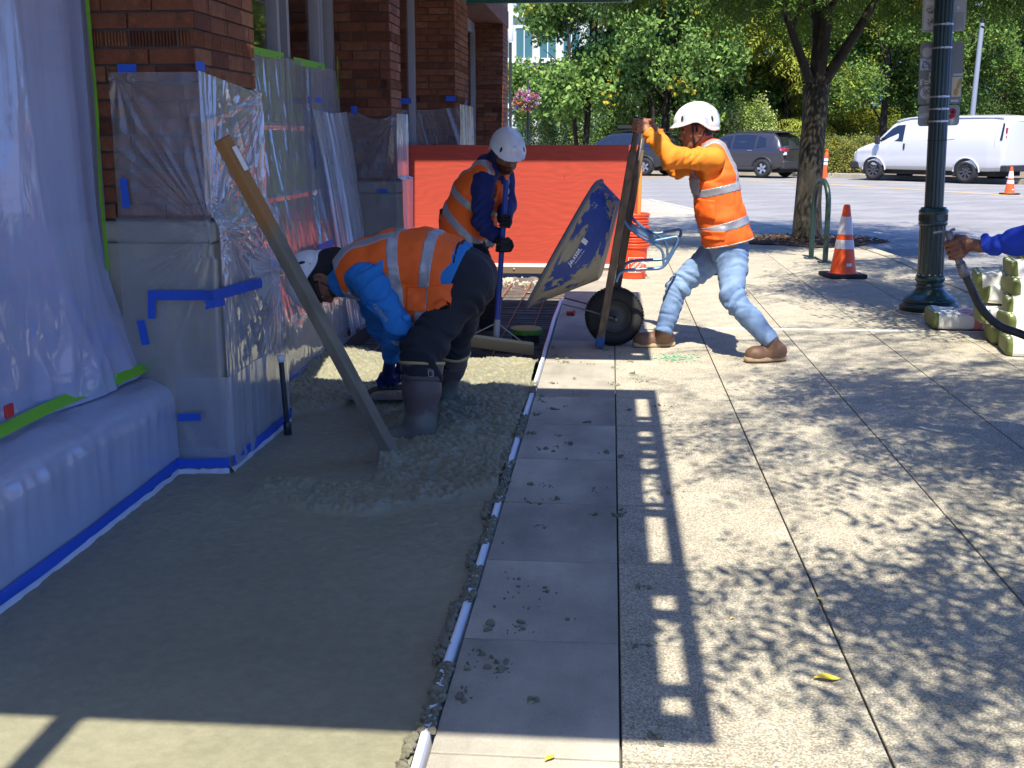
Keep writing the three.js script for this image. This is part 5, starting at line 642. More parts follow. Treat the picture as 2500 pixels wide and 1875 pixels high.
// ---------------------------------------------------------------- vehicles (local axes: +x ahead, +y up, +z to the right hand side)
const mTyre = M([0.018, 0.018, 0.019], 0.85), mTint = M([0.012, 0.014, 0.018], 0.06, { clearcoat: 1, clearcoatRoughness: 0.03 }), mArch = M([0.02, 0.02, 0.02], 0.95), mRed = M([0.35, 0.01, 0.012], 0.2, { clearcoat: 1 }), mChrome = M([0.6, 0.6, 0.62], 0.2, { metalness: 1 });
function vehicle(name, label, front, rear, spec, paint, group) {
  const d = front.clone().sub(rear), v = thing(name, label, spec.category, rear.clone().addScaledVector(d, 0.5).setY(ROAD), group); v.rotation.y = Math.atan2(-d.z, d.x);
  const S = spec.stations, at = (x) => { if (x <= S[0][0]) return S[0]; for (let i = 1; i < S.length; i++) if (x <= S[i][0]) { const t = (x - S[i - 1][0]) / (S[i][0] - S[i - 1][0]); return S[i].map((q, k) => lerp(S[i - 1][k], q, t)); } return S[S.length - 1]; };
  const hw = (x, y) => { const [, yb, yt, w, ys, wt] = at(x); let r = w; if (y > ys) r = lerp(w, wt, Math.pow(clamp((y - ys) / Math.max(yt - ys, 0.01)), 1.25)); if (y < yb + 0.25) r *= 0.955 + 0.045 * smooth(yb, yb + 0.25, y); r += 0.018 * Math.exp(-(((y - spec.crease) / 0.05) ** 2)); return r; };
  const x0 = S[0][0], x1 = S[S.length - 1][0], NX = 110;
  const body = grid(NX, 40, (u, t) => { const x = lerp(x0, x1, u), [, yb, yt] = at(x), a = Math.abs(t * 2 - 1), sgn = t < 0.5 ? -1 : 1, k = 1 - a; let y, z; // a=1 bottom centre, 0 top centre
    if (a > 0.9) { const q = (a - 0.9) / 0.1; y = yb; z = hw(x, yb) * 0.96 * (1 - q); } else if (a > 0.28) { const q = (0.9 - a) / 0.62; y = lerp(yb, yt - 0.10, q); z = hw(x, y); } else { const q = (0.28 - a) / 0.28, w = hw(x, yt - 0.1); y = yt - 0.10 * (1 - Math.sin(q * Math.PI * 0.5)) * (1 - q * 0.4); z = w * (1 - Math.pow(q, 1.6)); y = yt - 0.10 * Math.pow(1 - q, 2.4) + 0.02 * q; }
    return V(x, y, z * sgn); });
  mesh('body', body, paint, v);
  for (const e of [0, 1]) { const x = e ? x1 : x0, [, yb, yt] = at(x), cap = grid(12, 12, (u, t) => { const y = lerp(yb, yt, t), z = (u - 0.5) * 2 * hw(x, Math.min(y, yt - 0.06)) * (t > 0.93 ? 0.93 : 1); return V(x + (e ? 1 : -1) * 0.05 * (1 - (2 * u - 1) ** 2), y, z); }); mesh(e ? 'front_panel' : 'rear_panel', cap, paint, v); }
  const patch = (pname, pts, mat, off = 0.012, both = true) => { const g0 = new THREE.ShapeGeometry(new THREE.Shape(pts.map((p) => new THREE.Vector2(...p))), 6); for (const s of both ? [-1, 1] : [-1]) { const g = g0.clone(), p = g.attributes.position; for (let i = 0; i < p.count; i++) p.setZ(i, s * (hw(p.getX(i), p.getY(i)) + off)); g.computeVertexNormals(); mesh(pname, g, mat, v); } };
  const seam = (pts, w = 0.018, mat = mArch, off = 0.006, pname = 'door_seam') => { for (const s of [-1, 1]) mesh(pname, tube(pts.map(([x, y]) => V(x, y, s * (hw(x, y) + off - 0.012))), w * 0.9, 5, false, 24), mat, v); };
  for (const wx of spec.wheels) for (const s of [-1, 1]) {
    const z = s * (hw(wx, 0.5) - 0.10), r = spec.r;
    const arch = []; for (let i = 0; i <= 20; i++) { const a = Math.PI * i / 20; arch.push([wx + Math.cos(a) * (r + 0.075), r + Math.sin(a) * (r + 0.075) * 0.98]); } const sh = [...arch, [wx - r - 0.075, 0.22], [wx + r + 0.075, 0.22]];
    const g = new THREE.ShapeGeometry(new THREE.Shape(sh.map((p) => new THREE.Vector2(...p))), 6), p = g.attributes.position; for (let i = 0; i < p.count; i++) p.setZ(i, s * (hw(p.getX(i), Math.max(p.getY(i), 0.4)) + 0.004)); g.computeVertexNormals(); mesh('wheel_well_shade', g, mArch, v);  // flat dark disc painted in place of the shaded hollow wheel well
    mesh('arch_lip', tube(arch.map(([x, y]) => V(x, y, s * (hw(x, Math.max(y, 0.4)) + 0.008))), 0.028, 6, false, 40), spec.lip ?? paint, v);
    const w = mesh('wheel', new THREE.TorusGeometry(r - 0.095, 0.095, 14, 40).scale(1, 1, 1.15), mTyre, v); w.position.set(wx, r, z + s * 0.03);
    mesh('rim', lathe([[0, 0.07], [0.05, 0.07], [0.06, 0.055], [0.10, 0.035], [r - 0.14, 0.03], [r - 0.11, 0.06], [r - 0.10, 0.05], [r - 0.10, -0.05], [0, -0.05]], 30).rotateX(s * Math.PI / 2), spec.rim[0], w);
    const sp = []; for (let i = 0; i < spec.spokes; i++) { const a = i / spec.spokes * 6.283; sp.push(new THREE.BoxGeometry(r - 0.13, spec.spokeW, 0.03).translate((r - 0.13) / 2, 0, s * 0.062).rotateZ(a)); } mesh('spoke', merge(sp), spec.rim[1], w);
  }
  return { v, hw, patch, seam };
}
const mWhite = M([0.57, 0.56, 0.535], 0.25, { clearcoat: 0.8, clearcoatRoughness: 0.08 }), mGreyP = M([0.040, 0.036, 0.040], 0.28, { clearcoat: 1, clearcoatRoughness: 0.05, metalness: 0.3 }), mBlackP = M([0.014, 0.015, 0.020], 0.25, { clearcoat: 1, clearcoatRoughness: 0.05 });
{ // white cargo van: stations x, bottom, top, half width, shoulder, roof half width (origin midway between axles)
  const st = [[-2.98, 0.52, 1.94, 0.90, 1.2, 0.76], [-2.86, 0.42, 2.10, 0.96, 1.25, 0.80], [-2.4, 0.40, 2.14, 1.0, 1.3, 0.82], [0.4, 0.40, 2.14, 1.0, 1.3, 0.82], [0.85, 0.40, 2.08, 1.0, 1.25, 0.80], [1.15, 0.40, 1.92, 1.0, 1.2, 0.80], [1.62, 0.40, 1.46, 1.0, 1.12, 0.86], [1.72, 0.40, 1.34, 1.0, 1.1, 0.90], [2.1, 0.40, 1.25, 0.99, 1.05, 0.88], [2.42, 0.42, 1.12, 0.96, 0.98, 0.86], [2.56, 0.45, 0.98, 0.90, 0.9, 0.82]];
  const { v, hw, patch, seam } = vehicle('cargo_van', 'white cargo van with black steel wheels parked across the street', G(2168, 439, ROAD), G(2398, 447, ROAD), { category: 'van', stations: st, wheels: [1.715, -1.715], r: 0.375, crease: 1.02, rim: [M([0.02, 0.02, 0.022], 0.5), M([0.06, 0.06, 0.062], 0.4)], spokes: 8, spokeW: 0.045 }, mWhite);
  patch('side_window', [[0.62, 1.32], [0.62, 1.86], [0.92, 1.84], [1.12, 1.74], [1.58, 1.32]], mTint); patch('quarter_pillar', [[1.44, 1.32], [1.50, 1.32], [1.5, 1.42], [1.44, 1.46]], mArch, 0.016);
  for (const s of [-1, 1]) { const m = mesh('mirror', rbox(0.16, 0.27, 0.12, 0.03, 2), mBlackRub, v); m.position.set(1.52, 1.36, s * 1.12); const h = mesh('door_handle', rbox(0.06, 0.20, 0.03, 0.01, 1), mBlackRub, v); h.position.set(0.56, 1.15, s * (hw(0.56, 1.15) + 0.012)); const t = mesh('tail_light', rbox(0.05, 0.46, 0.13, 0.02, 2), mRed, v); t.position.set(-2.93, 1.52, s * 0.83); mesh('reversing_lens', rbox(0.056, 0.07, 0.135, 0.01, 1), mWhiteRef, t); const hl = mesh('headlight', rbox(0.10, 0.18, 0.30, 0.03, 2), mWhiteRef, v); hl.position.set(2.52, 0.86, s * 0.70); }
  patch('rear_quarter_glass', [[-2.86, 1.36], [-2.86, 1.86], [-2.80, 1.9], [-2.78, 1.36]], mTint, 0.014);
  seam([[0.46, 0.5], [0.46, 1.2], [0.47, 1.95]], 0.010, M([0.30, 0.31, 0.33], 0.6)); seam([[1.62, 0.62], [1.66, 1.0], [1.62, 1.3]], 0.010, M([0.30, 0.31, 0.33], 0.6)); seam([[-2.62, 0.5], [-2.62, 1.3], [-2.60, 2.0]], 0.010, M([0.30, 0.31, 0.33], 0.6)); seam([[-2.55, 1.40], [-1, 1.40], [0.4, 1.40]], 0.009, M([0.62, 0.64, 0.66], 0.5), 0.004, 'body_crease');
  mesh('roof_gutter', merge([-1, 1].map((s) => tube([V(-2.8, 2.06, s * 0.84), V(-1, 2.075, s * 0.855), V(0.5, 2.07, s * 0.85), V(0.95, 1.98, s * 0.845)], 0.022, 6, false, 30))), mWhite, v);
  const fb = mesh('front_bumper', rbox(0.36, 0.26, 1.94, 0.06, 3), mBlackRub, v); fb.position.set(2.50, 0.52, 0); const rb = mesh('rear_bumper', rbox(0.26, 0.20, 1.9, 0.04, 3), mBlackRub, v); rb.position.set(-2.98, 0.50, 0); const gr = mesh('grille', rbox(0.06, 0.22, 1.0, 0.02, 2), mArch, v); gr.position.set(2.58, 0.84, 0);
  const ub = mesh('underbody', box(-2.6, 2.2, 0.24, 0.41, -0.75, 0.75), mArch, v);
}
function suv(label, front, rear, paint, rimM, group) {
  const st = [[-2.12, 0.50, 1.02, 0.80, 0.95, 0.76], [-2.06, 0.40, 1.10, 0.88, 1.0, 0.70], [-1.85, 0.34, 1.44, 0.90, 1.0, 0.64], [-1.66, 0.32, 1.60, 0.905, 1.0, 0.62], [-1.2, 0.30, 1.645, 0.905, 1.0, 0.63], [-0.2, 0.30, 1.65, 0.905, 1.0, 0.64], [0.35, 0.30, 1.60, 0.905, 1.0, 0.65], [0.75, 0.30, 1.42, 0.905, 1.0, 0.67], [1.15, 0.30, 1.14, 0.905, 0.98, 0.74], [1.6, 0.30, 1.04, 0.89, 0.95, 0.74], [2.0, 0.34, 0.96, 0.85, 0.9, 0.72], [2.2, 0.42, 0.80, 0.76, 0.78, 0.66]];
  const { v, hw, patch, seam } = vehicle('parked_suv', label, front, rear, { category: 'car', stations: st, wheels: [1.33, -1.33], r: 0.345, crease: 0.92, rim: [M([0.03, 0.03, 0.03], 0.5), rimM], spokes: 5, spokeW: 0.075, lip: M([0.03, 0.03, 0.032], 0.5) }, paint, group);
  patch('front_side_window', [[0.02, 1.06], [0.02, 1.50], [0.36, 1.46], [0.68, 1.30], [0.98, 1.06]], mTint); patch('rear_side_window', [[-0.96, 1.06], [-0.96, 1.52], [-0.5, 1.54], [-0.08, 1.52], [-0.08, 1.06]], mTint); patch('quarter_window', [[-1.44, 1.12], [-1.36, 1.42], [-1.08, 1.49], [-1.06, 1.08]], mTint);
  seam([[-0.03, 0.42], [-0.03, 1.04]], 0.008); seam([[-0.98, 0.62], [-0.96, 1.04]], 0.008); seam([[1.04, 0.45], [1.06, 1.02]], 0.008);
  const rg = grid(10, 6, (u, t) => { const x = lerp(-1.98, -1.76, t), y = lerp(1.13, 1.50, t) ; return V(x - 0.05, y + 0.03, (u - 0.5) * 2 * lerp(0.72, 0.56, t)); }); mesh('rear_window', rg, mTint, v);
  const spo = mesh('spoiler', rbox(0.34, 0.05, 1.24, 0.02, 2), paint, v); spo.position.set(-1.78, 1.63, 0);
  for (const s of [-1, 1]) { const t = mesh('tail_light', rbox(0.30, 0.13, 0.34, 0.04, 2), mRed, v); t.position.set(-2.03, 1.0, s * 0.70); const l = mesh('lens', rbox(0.12, 0.10, 0.16, 0.03, 2), mWhiteRef, t); l.position.set(-0.10, -0.13, s * 0.04); const m = mesh('mirror', rbox(0.14, 0.14, 0.2, 0.04, 2), paint, v); m.position.set(0.78, 1.12, s * 1.0); mesh('door_handle', merge([0.18, -0.8].map((x) => rbox(0.18, 0.03, 0.03, 0.01, 1).translate(x, 0.98, s * (hw(x, 0.98) + 0.01)))), mChrome, v); }
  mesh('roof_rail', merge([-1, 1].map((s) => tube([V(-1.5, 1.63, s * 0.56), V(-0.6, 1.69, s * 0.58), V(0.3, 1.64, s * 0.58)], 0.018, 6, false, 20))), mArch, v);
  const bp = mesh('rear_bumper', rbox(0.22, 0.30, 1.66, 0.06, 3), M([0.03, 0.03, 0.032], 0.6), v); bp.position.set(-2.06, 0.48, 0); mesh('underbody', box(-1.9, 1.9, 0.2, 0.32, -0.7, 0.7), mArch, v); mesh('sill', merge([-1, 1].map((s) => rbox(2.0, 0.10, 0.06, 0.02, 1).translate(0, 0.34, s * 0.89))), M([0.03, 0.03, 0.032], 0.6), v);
  return v;
}
{
  const r = G(1889, 433.5, ROAD), dir = V(-0.80, 0, -0.60); suv('dark grey SUV with alloy wheels parked behind the street tree', r.clone().addScaledVector(dir, 2.66), r, mGreyP, M([0.5, 0.5, 0.5], 0.3, { metalness: 0.8 }), 'parked cars');
  const r2 = G(1600, 428, ROAD), d2 = V(-0.86, 0, -0.5); const v2 = suv('black SUV with a roof rack parked behind the red barrier', r2.clone().addScaledVector(d2, 2.66), r2, mBlackP, M([0.4, 0.4, 0.4], 0.3, { metalness: 0.8 }), 'parked cars');
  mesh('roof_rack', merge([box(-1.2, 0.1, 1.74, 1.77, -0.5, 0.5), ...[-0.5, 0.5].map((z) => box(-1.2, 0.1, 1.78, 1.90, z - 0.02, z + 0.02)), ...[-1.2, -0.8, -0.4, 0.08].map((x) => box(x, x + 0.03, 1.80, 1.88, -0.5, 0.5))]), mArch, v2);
}

// ---------------------------------------------------------------- people
const norm = (v) => v.clone().normalize();
function frame(c, f, u) { f = norm(f); const l = V().crossVectors(u, f).normalize(); u = V().crossVectors(f, l).normalize(); return { c, f, u, l, to: (x, y, z) => { const a = x - c.x, b = y - c.y, d = z - c.z; return [a * f.x + b * f.y + d * f.z, a * u.x + b * u.y + d * u.z, a * l.x + b * l.y + d * l.z]; }, out: (x, y, z) => V(c.x + f.x * x + u.x * y + l.x * z, c.y + f.y * x + u.y * y + l.y * z, c.z + f.z * x + u.z * y + l.z * z), q: new THREE.Quaternion().setFromRotationMatrix(new THREE.Matrix4().makeBasis(f, u, l)) }; }
const inFrame = (F, fn) => (x, y, z) => { const q = F.to(x, y, z); return fn(q[0], q[1], q[2]); };
const bounds = (pts, m = 0.25) => { const b = new THREE.Box3().setFromPoints(pts); return [b.min.subScalar(m), b.max.addScalar(m)]; };
// head in its own axes: x ahead, y up, z left; about 0.23 m tall
const H0 = (() => { const parts = [ell(V(-0.012, 0.030, 0), V(0.097, 0.102, 0.076)), ell(V(0.030, -0.040, 0), V(0.060, 0.078, 0.056)), cone(V(0.055, -0.098, -0.012), V(0.055, -0.098, 0.012), 0.024), cone(V(-0.04, -0.06, 0.0), V(-0.05, -0.14, 0), 0.056, 0.058), cone(V(0.03, -0.085, 0.04), V(-0.01, -0.045, 0.056), 0.014), cone(V(0.03, -0.085, -0.04), V(-0.01, -0.045, -0.056), 0.014), cone(V(0.055, -0.02, 0.042), V(0.035, -0.025, 0.056), 0.016), cone(V(0.055, -0.02, -0.042), V(0.035, -0.025, -0.056), 0.016)];
  const fine = [cone(V(0.082, 0.012, 0), V(0.104, -0.028, 0), 0.009, 0.012), cone(V(0.096, -0.033, 0.012), V(0.096, -0.033, -0.012), 0.009), cone(V(0.072, 0.022, 0.038), V(0.084, 0.020, -0.0), 0.011), cone(V(0.072, 0.022, -0.038), V(0.084, 0.020, 0.0), 0.011), cone(V(0.080, -0.060, 0.018), V(0.085, -0.059, -0.018), 0.0075), cone(V(0.079, -0.072, 0.014), V(0.083, -0.072, -0.014), 0.008)];
  const ears = [1, -1].map((s) => { const a = ell(V(-0.012, -0.012, s * 0.077), V(0.024, 0.034, 0.013)), b = ell(V(-0.006, -0.010, s * 0.088), V(0.012, 0.020, 0.010)); return (x, y, z) => smax(a(x, y, z), -b(x, y, z), 0.006); });
  const sock = [1, -1].map((s) => cone(V(0.090, -0.002, s * 0.032), V(0.082, -0.002, s * 0.040), 0.011)), eye = [1, -1].map((s) => cone(V(0.068, -0.002, s * 0.032), V(0.068, -0.002, s * 0.033), 0.0135));
  const base = union(parts, 0.035), fu = union(fine, 0.010); return (x, y, z) => { let d = smin(base(x, y, z), fu(x, y, z), 0.014); for (const s of sock) d = smax(d, -s(x, y, z), 0.012); for (const e of eye) d = Math.min(d, e(x, y, z)); for (const e of ears) d = smin(d, e(x, y, z), 0.008); return d; }; })();
function headColor(skin, o = {}) { return (x, y, z) => { const n = 0.10 * noise3(x * 60, y * 60, z * 60), k = 1 + n; const a = Math.abs(z); if (Math.hypot((x - 0.079), (y + 0.002)) < 0.009 && a > 0.022 && a < 0.042) return a > 0.029 && a < 0.035 ? [0.02, 0.012, 0.01] : [0.5, 0.46, 0.42]; if (y > 0.012 && y < 0.026 && x > 0.06 && a > 0.012 && a < 0.045) return [0.03, 0.02, 0.016];
  const hair = y > 0.028 + 0.5 * Math.max(0, x - 0.02) || (x < -0.045 && y > -0.045) || (x < 0.012 && x > -0.0 && y > -0.03 && a > 0.06 && y > -0.01); if (hair) return [0.022 * k, 0.017 * k, 0.014 * k]; if (o.beard && y < -0.045 && x > 0.015 && !(y > -0.075 && y < -0.055 && a < 0.02)) return [skin[0] * 0.28, skin[1] * 0.25, skin[2] * 0.25]; if (y < -0.055 && y > -0.078 && x > 0.07 && a < 0.024) return [skin[0] * 0.85, skin[1] * 0.6, skin[2] * 0.62]; return [skin[0] * k, skin[1] * k, skin[2] * k]; }; }
function gripHand(C, A, P, r, wrist, scale = 1) { // fingers closed round a bar through C along A; the palm lies on the P side; A points to the index finger
  A = norm(A); P = P.clone().addScaledVector(A, -P.dot(A)).normalize(); let T = V().crossVectors(A, P); if (wrist.clone().sub(C).dot(T) > 0) T.negate(); const at = (ph, rad, a) => C.clone().addScaledVector(P, Math.cos(ph) * rad).addScaledVector(T, Math.sin(ph) * rad).addScaledVector(A, a), out = [], rad = Math.PI / 180;
  const base = at(-35 * rad, r + 0.034, 0); out.push(cone(wrist, base, 0.027, 0.026));
  [[0.031, 1.0], [0.0105, 1.05], [-0.0105, 1.0], [-0.030, 0.88]].forEach(([a, k]) => { const kn = at(42 * rad, r + 0.018, a * scale); out.push(cone(base.clone().addScaledVector(A, a * 0.75), kn, 0.0165, 0.0118)); const p1 = at(98 * rad, r + 0.0125, a * scale), p2 = at(165 * rad, r + 0.010, a * scale * 0.97), p3 = at((165 + 48 * k) * rad, r + 0.0085, a * scale * 0.95); out.push(cone(kn, p1, 0.0112, 0.0100), cone(p1, p2, 0.0100, 0.0090), cone(p2, p3, 0.0088, 0.0076)); });
  const t0 = base.clone().addScaledVector(A, 0.022), t1 = at(-62 * rad, r + 0.018, 0.040), t2 = at(-120 * rad, r + 0.012, 0.036), t3 = at(-168 * rad, r + 0.011, 0.028); out.push(cone(t0, t1, 0.0165, 0.0128), cone(t1, t2, 0.0122, 0.0106), cone(t2, t3, 0.0104, 0.0086));
  return { f: (() => { const g = out.slice(0, 1).concat(out.filter((_, i) => i > 0)); return union(g, 0.0045); })(), box: bounds([C, wrist, at(0, r + 0.03, 0.05), at(0, r + 0.03, -0.05)], 0.055) };
}
const folds = (s, a = 0.006) => (x, y, z) => a * (0.75 * ridge(x * 11 + 0.6 * noise3(x * 4, y * 4, z * 4 + s), y * 15, z * 9 + s) + 0.4 * noise3(x * 30, y * 30, z * 30 + s));
function limbFold(a, b, s, amp) { const d = b.clone().sub(a).normalize(), L = a.distanceTo(b); return (x, y, z) => { const t = (x - a.x) * d.x + (y - a.y) * d.y + (z - a.z) * d.z, r2 = (x - a.x) ** 2 + (y - a.y) ** 2 + (z - a.z) ** 2 - t * t; if (t < -0.15 || t > L + 0.15 || r2 > 0.03) return 0; const k = 0.35 + 0.9 * Math.exp(-(((t - L) / 0.09) ** 2)) + 0.7 * Math.exp(-((t / 0.08) ** 2)); return amp * k * ridge(t * 25 + 1.5 * noise3(x * 7, y * 7, z * 7 + s), s, x * 5 + z * 4); }; }
function garment(name, parent, f, box, cell, mat, colorFn) { return wpart(name, nets(f, box[0], box[1], cell, colorFn), mat, parent); }
const cloth = (c, r = 0.85) => M(c, r, { sheen: 0.35, sheenRoughness: 0.6, sheenColor: new THREE.Color(...c).multiplyScalar(0.6) });
const vcol = (r = 0.8) => M([1, 1, 1], r, { vertexColors: true });
const mSkin = M([1, 1, 1], 0.52, { vertexColors: true, specularIntensity: 0.6 });
const mHiVis = cloth([0.95, 0.135, 0.008], 0.7), mStripe = M([0.36, 0.36, 0.38], 0.38, { metalness: 0.25 }), mHelmet = M([0.78, 0.78, 0.80], 0.3, { clearcoat: 0.5, clearcoatRoughness: 0.15 }), mBlack = cloth([0.012, 0.012, 0.014], 0.8);
function helmet(parent, F, logo) {
  const e0 = ell(V(-0.008, 0.042, 0), V(0.146, 0.132, 0.119)), e1 = ell(V(-0.008, 0.036, 0), V(0.134, 0.126, 0.107)), cut = (x) => lerp(-0.022, 0.036, smooth(-0.11, 0.08, x)) - 0.02 * Math.exp(-(((x + 0.03) / 0.05) ** 2)) * 0 , vis = (x) => 0.020 * smooth(0.06, 0.14, x);
  const f = inFrame(F, (x, y, z) => { const c = cut(x) + 0.03 * Math.exp(-(((x - 0.0) / 0.055) ** 2)) * smooth(0.05, 0.11, Math.abs(z)), lip = 0.007 * (1 - smooth(0.0, 0.022, y - c)); const o = e0(x - vis(x) * (1 - smooth(0, 0.03, y - c)), y, z) - lip - 0.0035 * (1 - smooth(0.016, 0.024, Math.abs(z))) * smooth(0.05, 0.1, y); return Math.max(o, -e1(x, y, z), c - y); });
  const h = garment('helmet', parent, f, bounds([F.out(0, 0.05, 0)], 0.21), 0.005, mHelmet); const put = (geo, x, y, z, mat, nm, q) => { const n = V((x + 0.008) / 0.146 ** 2, (y - 0.042) / 0.132 ** 2, z / 0.119 ** 2).normalize(), m = mesh(nm, geo, mat, parent), wn = V(0, 0, 0).addScaledVector(F.f, n.x).addScaledVector(F.u, n.y).addScaledVector(F.l, n.z), up = F.u.clone().addScaledVector(wn, -F.u.dot(wn)).normalize(), rt = V().crossVectors(up, wn); m.quaternion.setFromRotationMatrix(new THREE.Matrix4().makeBasis(rt, up, wn)); m.position.copy(F.out(x, y, z)); return local2(m); };
  const local2 = (m) => { const p = m.position.clone(); m.position.copy(p).sub(parent.position); return m; };
  const k = (x, y, s) => { const a = 1 - ((x + 0.008) / 0.146) ** 2 - ((y - 0.042) / 0.132) ** 2; return s * 0.119 * Math.sqrt(Math.max(0.02, a)); };
  const vent = new THREE.SphereGeometry(1, 14, 10).scale(0.0085, 0.019, 0.0035);
  for (const s of [1, -1]) for (const [x, y] of [[0.088, 0.085], [-0.095, 0.055]]) put(vent, x, y, k(x, y, s), mBlackRub, 'vent'); put(new THREE.CircleGeometry(0.006, 12), -0.085, 0.012, k(-0.085, 0.012, 1) + 0.008, M([0.7, 0.6, 0.1], 0.5), 'sticker');
  if (logo) { const t = canvasTex(128, 64, (c) => { c.clearRect(0, 0, 128, 64); c.strokeStyle = '#8f93a0'; c.lineWidth = 7; c.beginPath(); c.arc(44, 38, 16, 2.2, 5.6); c.moveTo(62, 54); c.quadraticCurveTo(70, 4, 84, 54); c.moveTo(66, 12); c.lineTo(84, 8); c.stroke(); }); put(new THREE.PlaneGeometry(0.05, 0.025), 0.112, 0.118, 0.0, M('#ffffff', 0.5, { map: t, transparent: true, alphaTest: 0.4 }), 'emblem').position.addScaledVector(F.f, 0.012).addScaledVector(F.u, 0.009); }
  return h;
}
function person(label, pos) { const p = thing('person', label, 'person', pos); return p; }
function bodyMesh(parent, bones, F, skin, hands, o = {}) { const geos = []; const all = union(bones.map(([a, b, r, s]) => cone(a, b, r, s ?? r)), 0.03), bb = bounds(bones.flatMap(([a, b]) => [a, b]), 0.2), sk = () => skin; geos.push(nets(all, bb[0], bb[1], 0.014, sk)); const hc = headColor(skin, o), hb = bounds([F.c], 0.17); geos.push(nets(inFrame(F, H0), hb[0], hb[1], 0.0042, (x, y, z) => hc(...F.to(x, y, z)))); for (const h of hands) geos.push(nets(h.f, h.box[0], h.box[1], 0.0035, h.col ?? ((x, y, z) => { const k = 1 + 0.16 * noise3(x * 90, y * 90, z * 90); return [skin[0] * k, skin[1] * k, skin[2] * k]; })));
  const g = mergeGeometries(geos.map((q) => { const c = q.clone(); return c; })); return wpart('body', g, mSkin, parent); }
function boot(parent, heel, toe, ankle, mat, soleMat, shaftTop, o = {}) { // work boot on the ground, heel to toe
  const d = norm(toe.clone().sub(heel).setY(0)), L = heel.distanceTo(toe), y0 = heel.y, at = (t, y, s = 0) => heel.clone().addScaledVector(d, L * t).setY(y0 + y).add(V(-d.z * s, 0, d.x * s));
  const upper = union([cone(at(0.16, 0.055), at(0.30, 0.05), 0.040, 0.042), cone(at(0.30, 0.05, 0.006), at(0.72, 0.045, 0.008), 0.040, 0.044), cone(at(0.30, 0.05, -0.006), at(0.72, 0.042, -0.006), 0.040, 0.042), cone(at(0.72, 0.042), at(0.84, 0.042), 0.047, 0.045), cone(at(0.2, 0.07), shaftTop ?? ankle, 0.044, o.sr ?? 0.05), cone(at(0.42, 0.075), ankle, 0.034, 0.044)], 0.03), f = (x, y, z) => Math.max(upper(x, y, z) + 0.002 * noise3(x * 40, y * 40, z * 40), y0 + 0.020 - y), b = bounds([heel, toe, shaftTop ?? ankle], 0.08); b[0].y = y0 - 0.01;
  const m = garment(o.name ?? 'boot', parent, f, b, 0.006, mat, o.color);
  const foot = (t) => 0.036 + 0.017 * smooth(0.25, 0.75, t) - 0.008 * smooth(0.3, 0.1, t), ring = []; for (let i = 0; i <= 40; i++) { const a = i / 40 * Math.PI * 2, t = 0.5 - 0.5 * Math.cos(a), w = foot(t) * Math.sign(Math.sin(a)) * Math.pow(Math.abs(Math.sin(a)), 0.5); ring.push(at(t * 1.0 + 0.0, 0, w)); }
  wpart('sole', grid(40, 4, (u, v) => { const p = ring[Math.round(u * 40)].clone(), c = at(0.5, 0); const k = [0, 1, 1.03, 1.02, 0.9][Math.round(v * 4)], y = [0.0, 0.002, 0.012, 0.030, 0.034][Math.round(v * 4)]; p.sub(c).multiplyScalar(Math.max(k, 0.02)).add(c); p.y = y0 + y; return p; }), soleMat, parent); return m; }

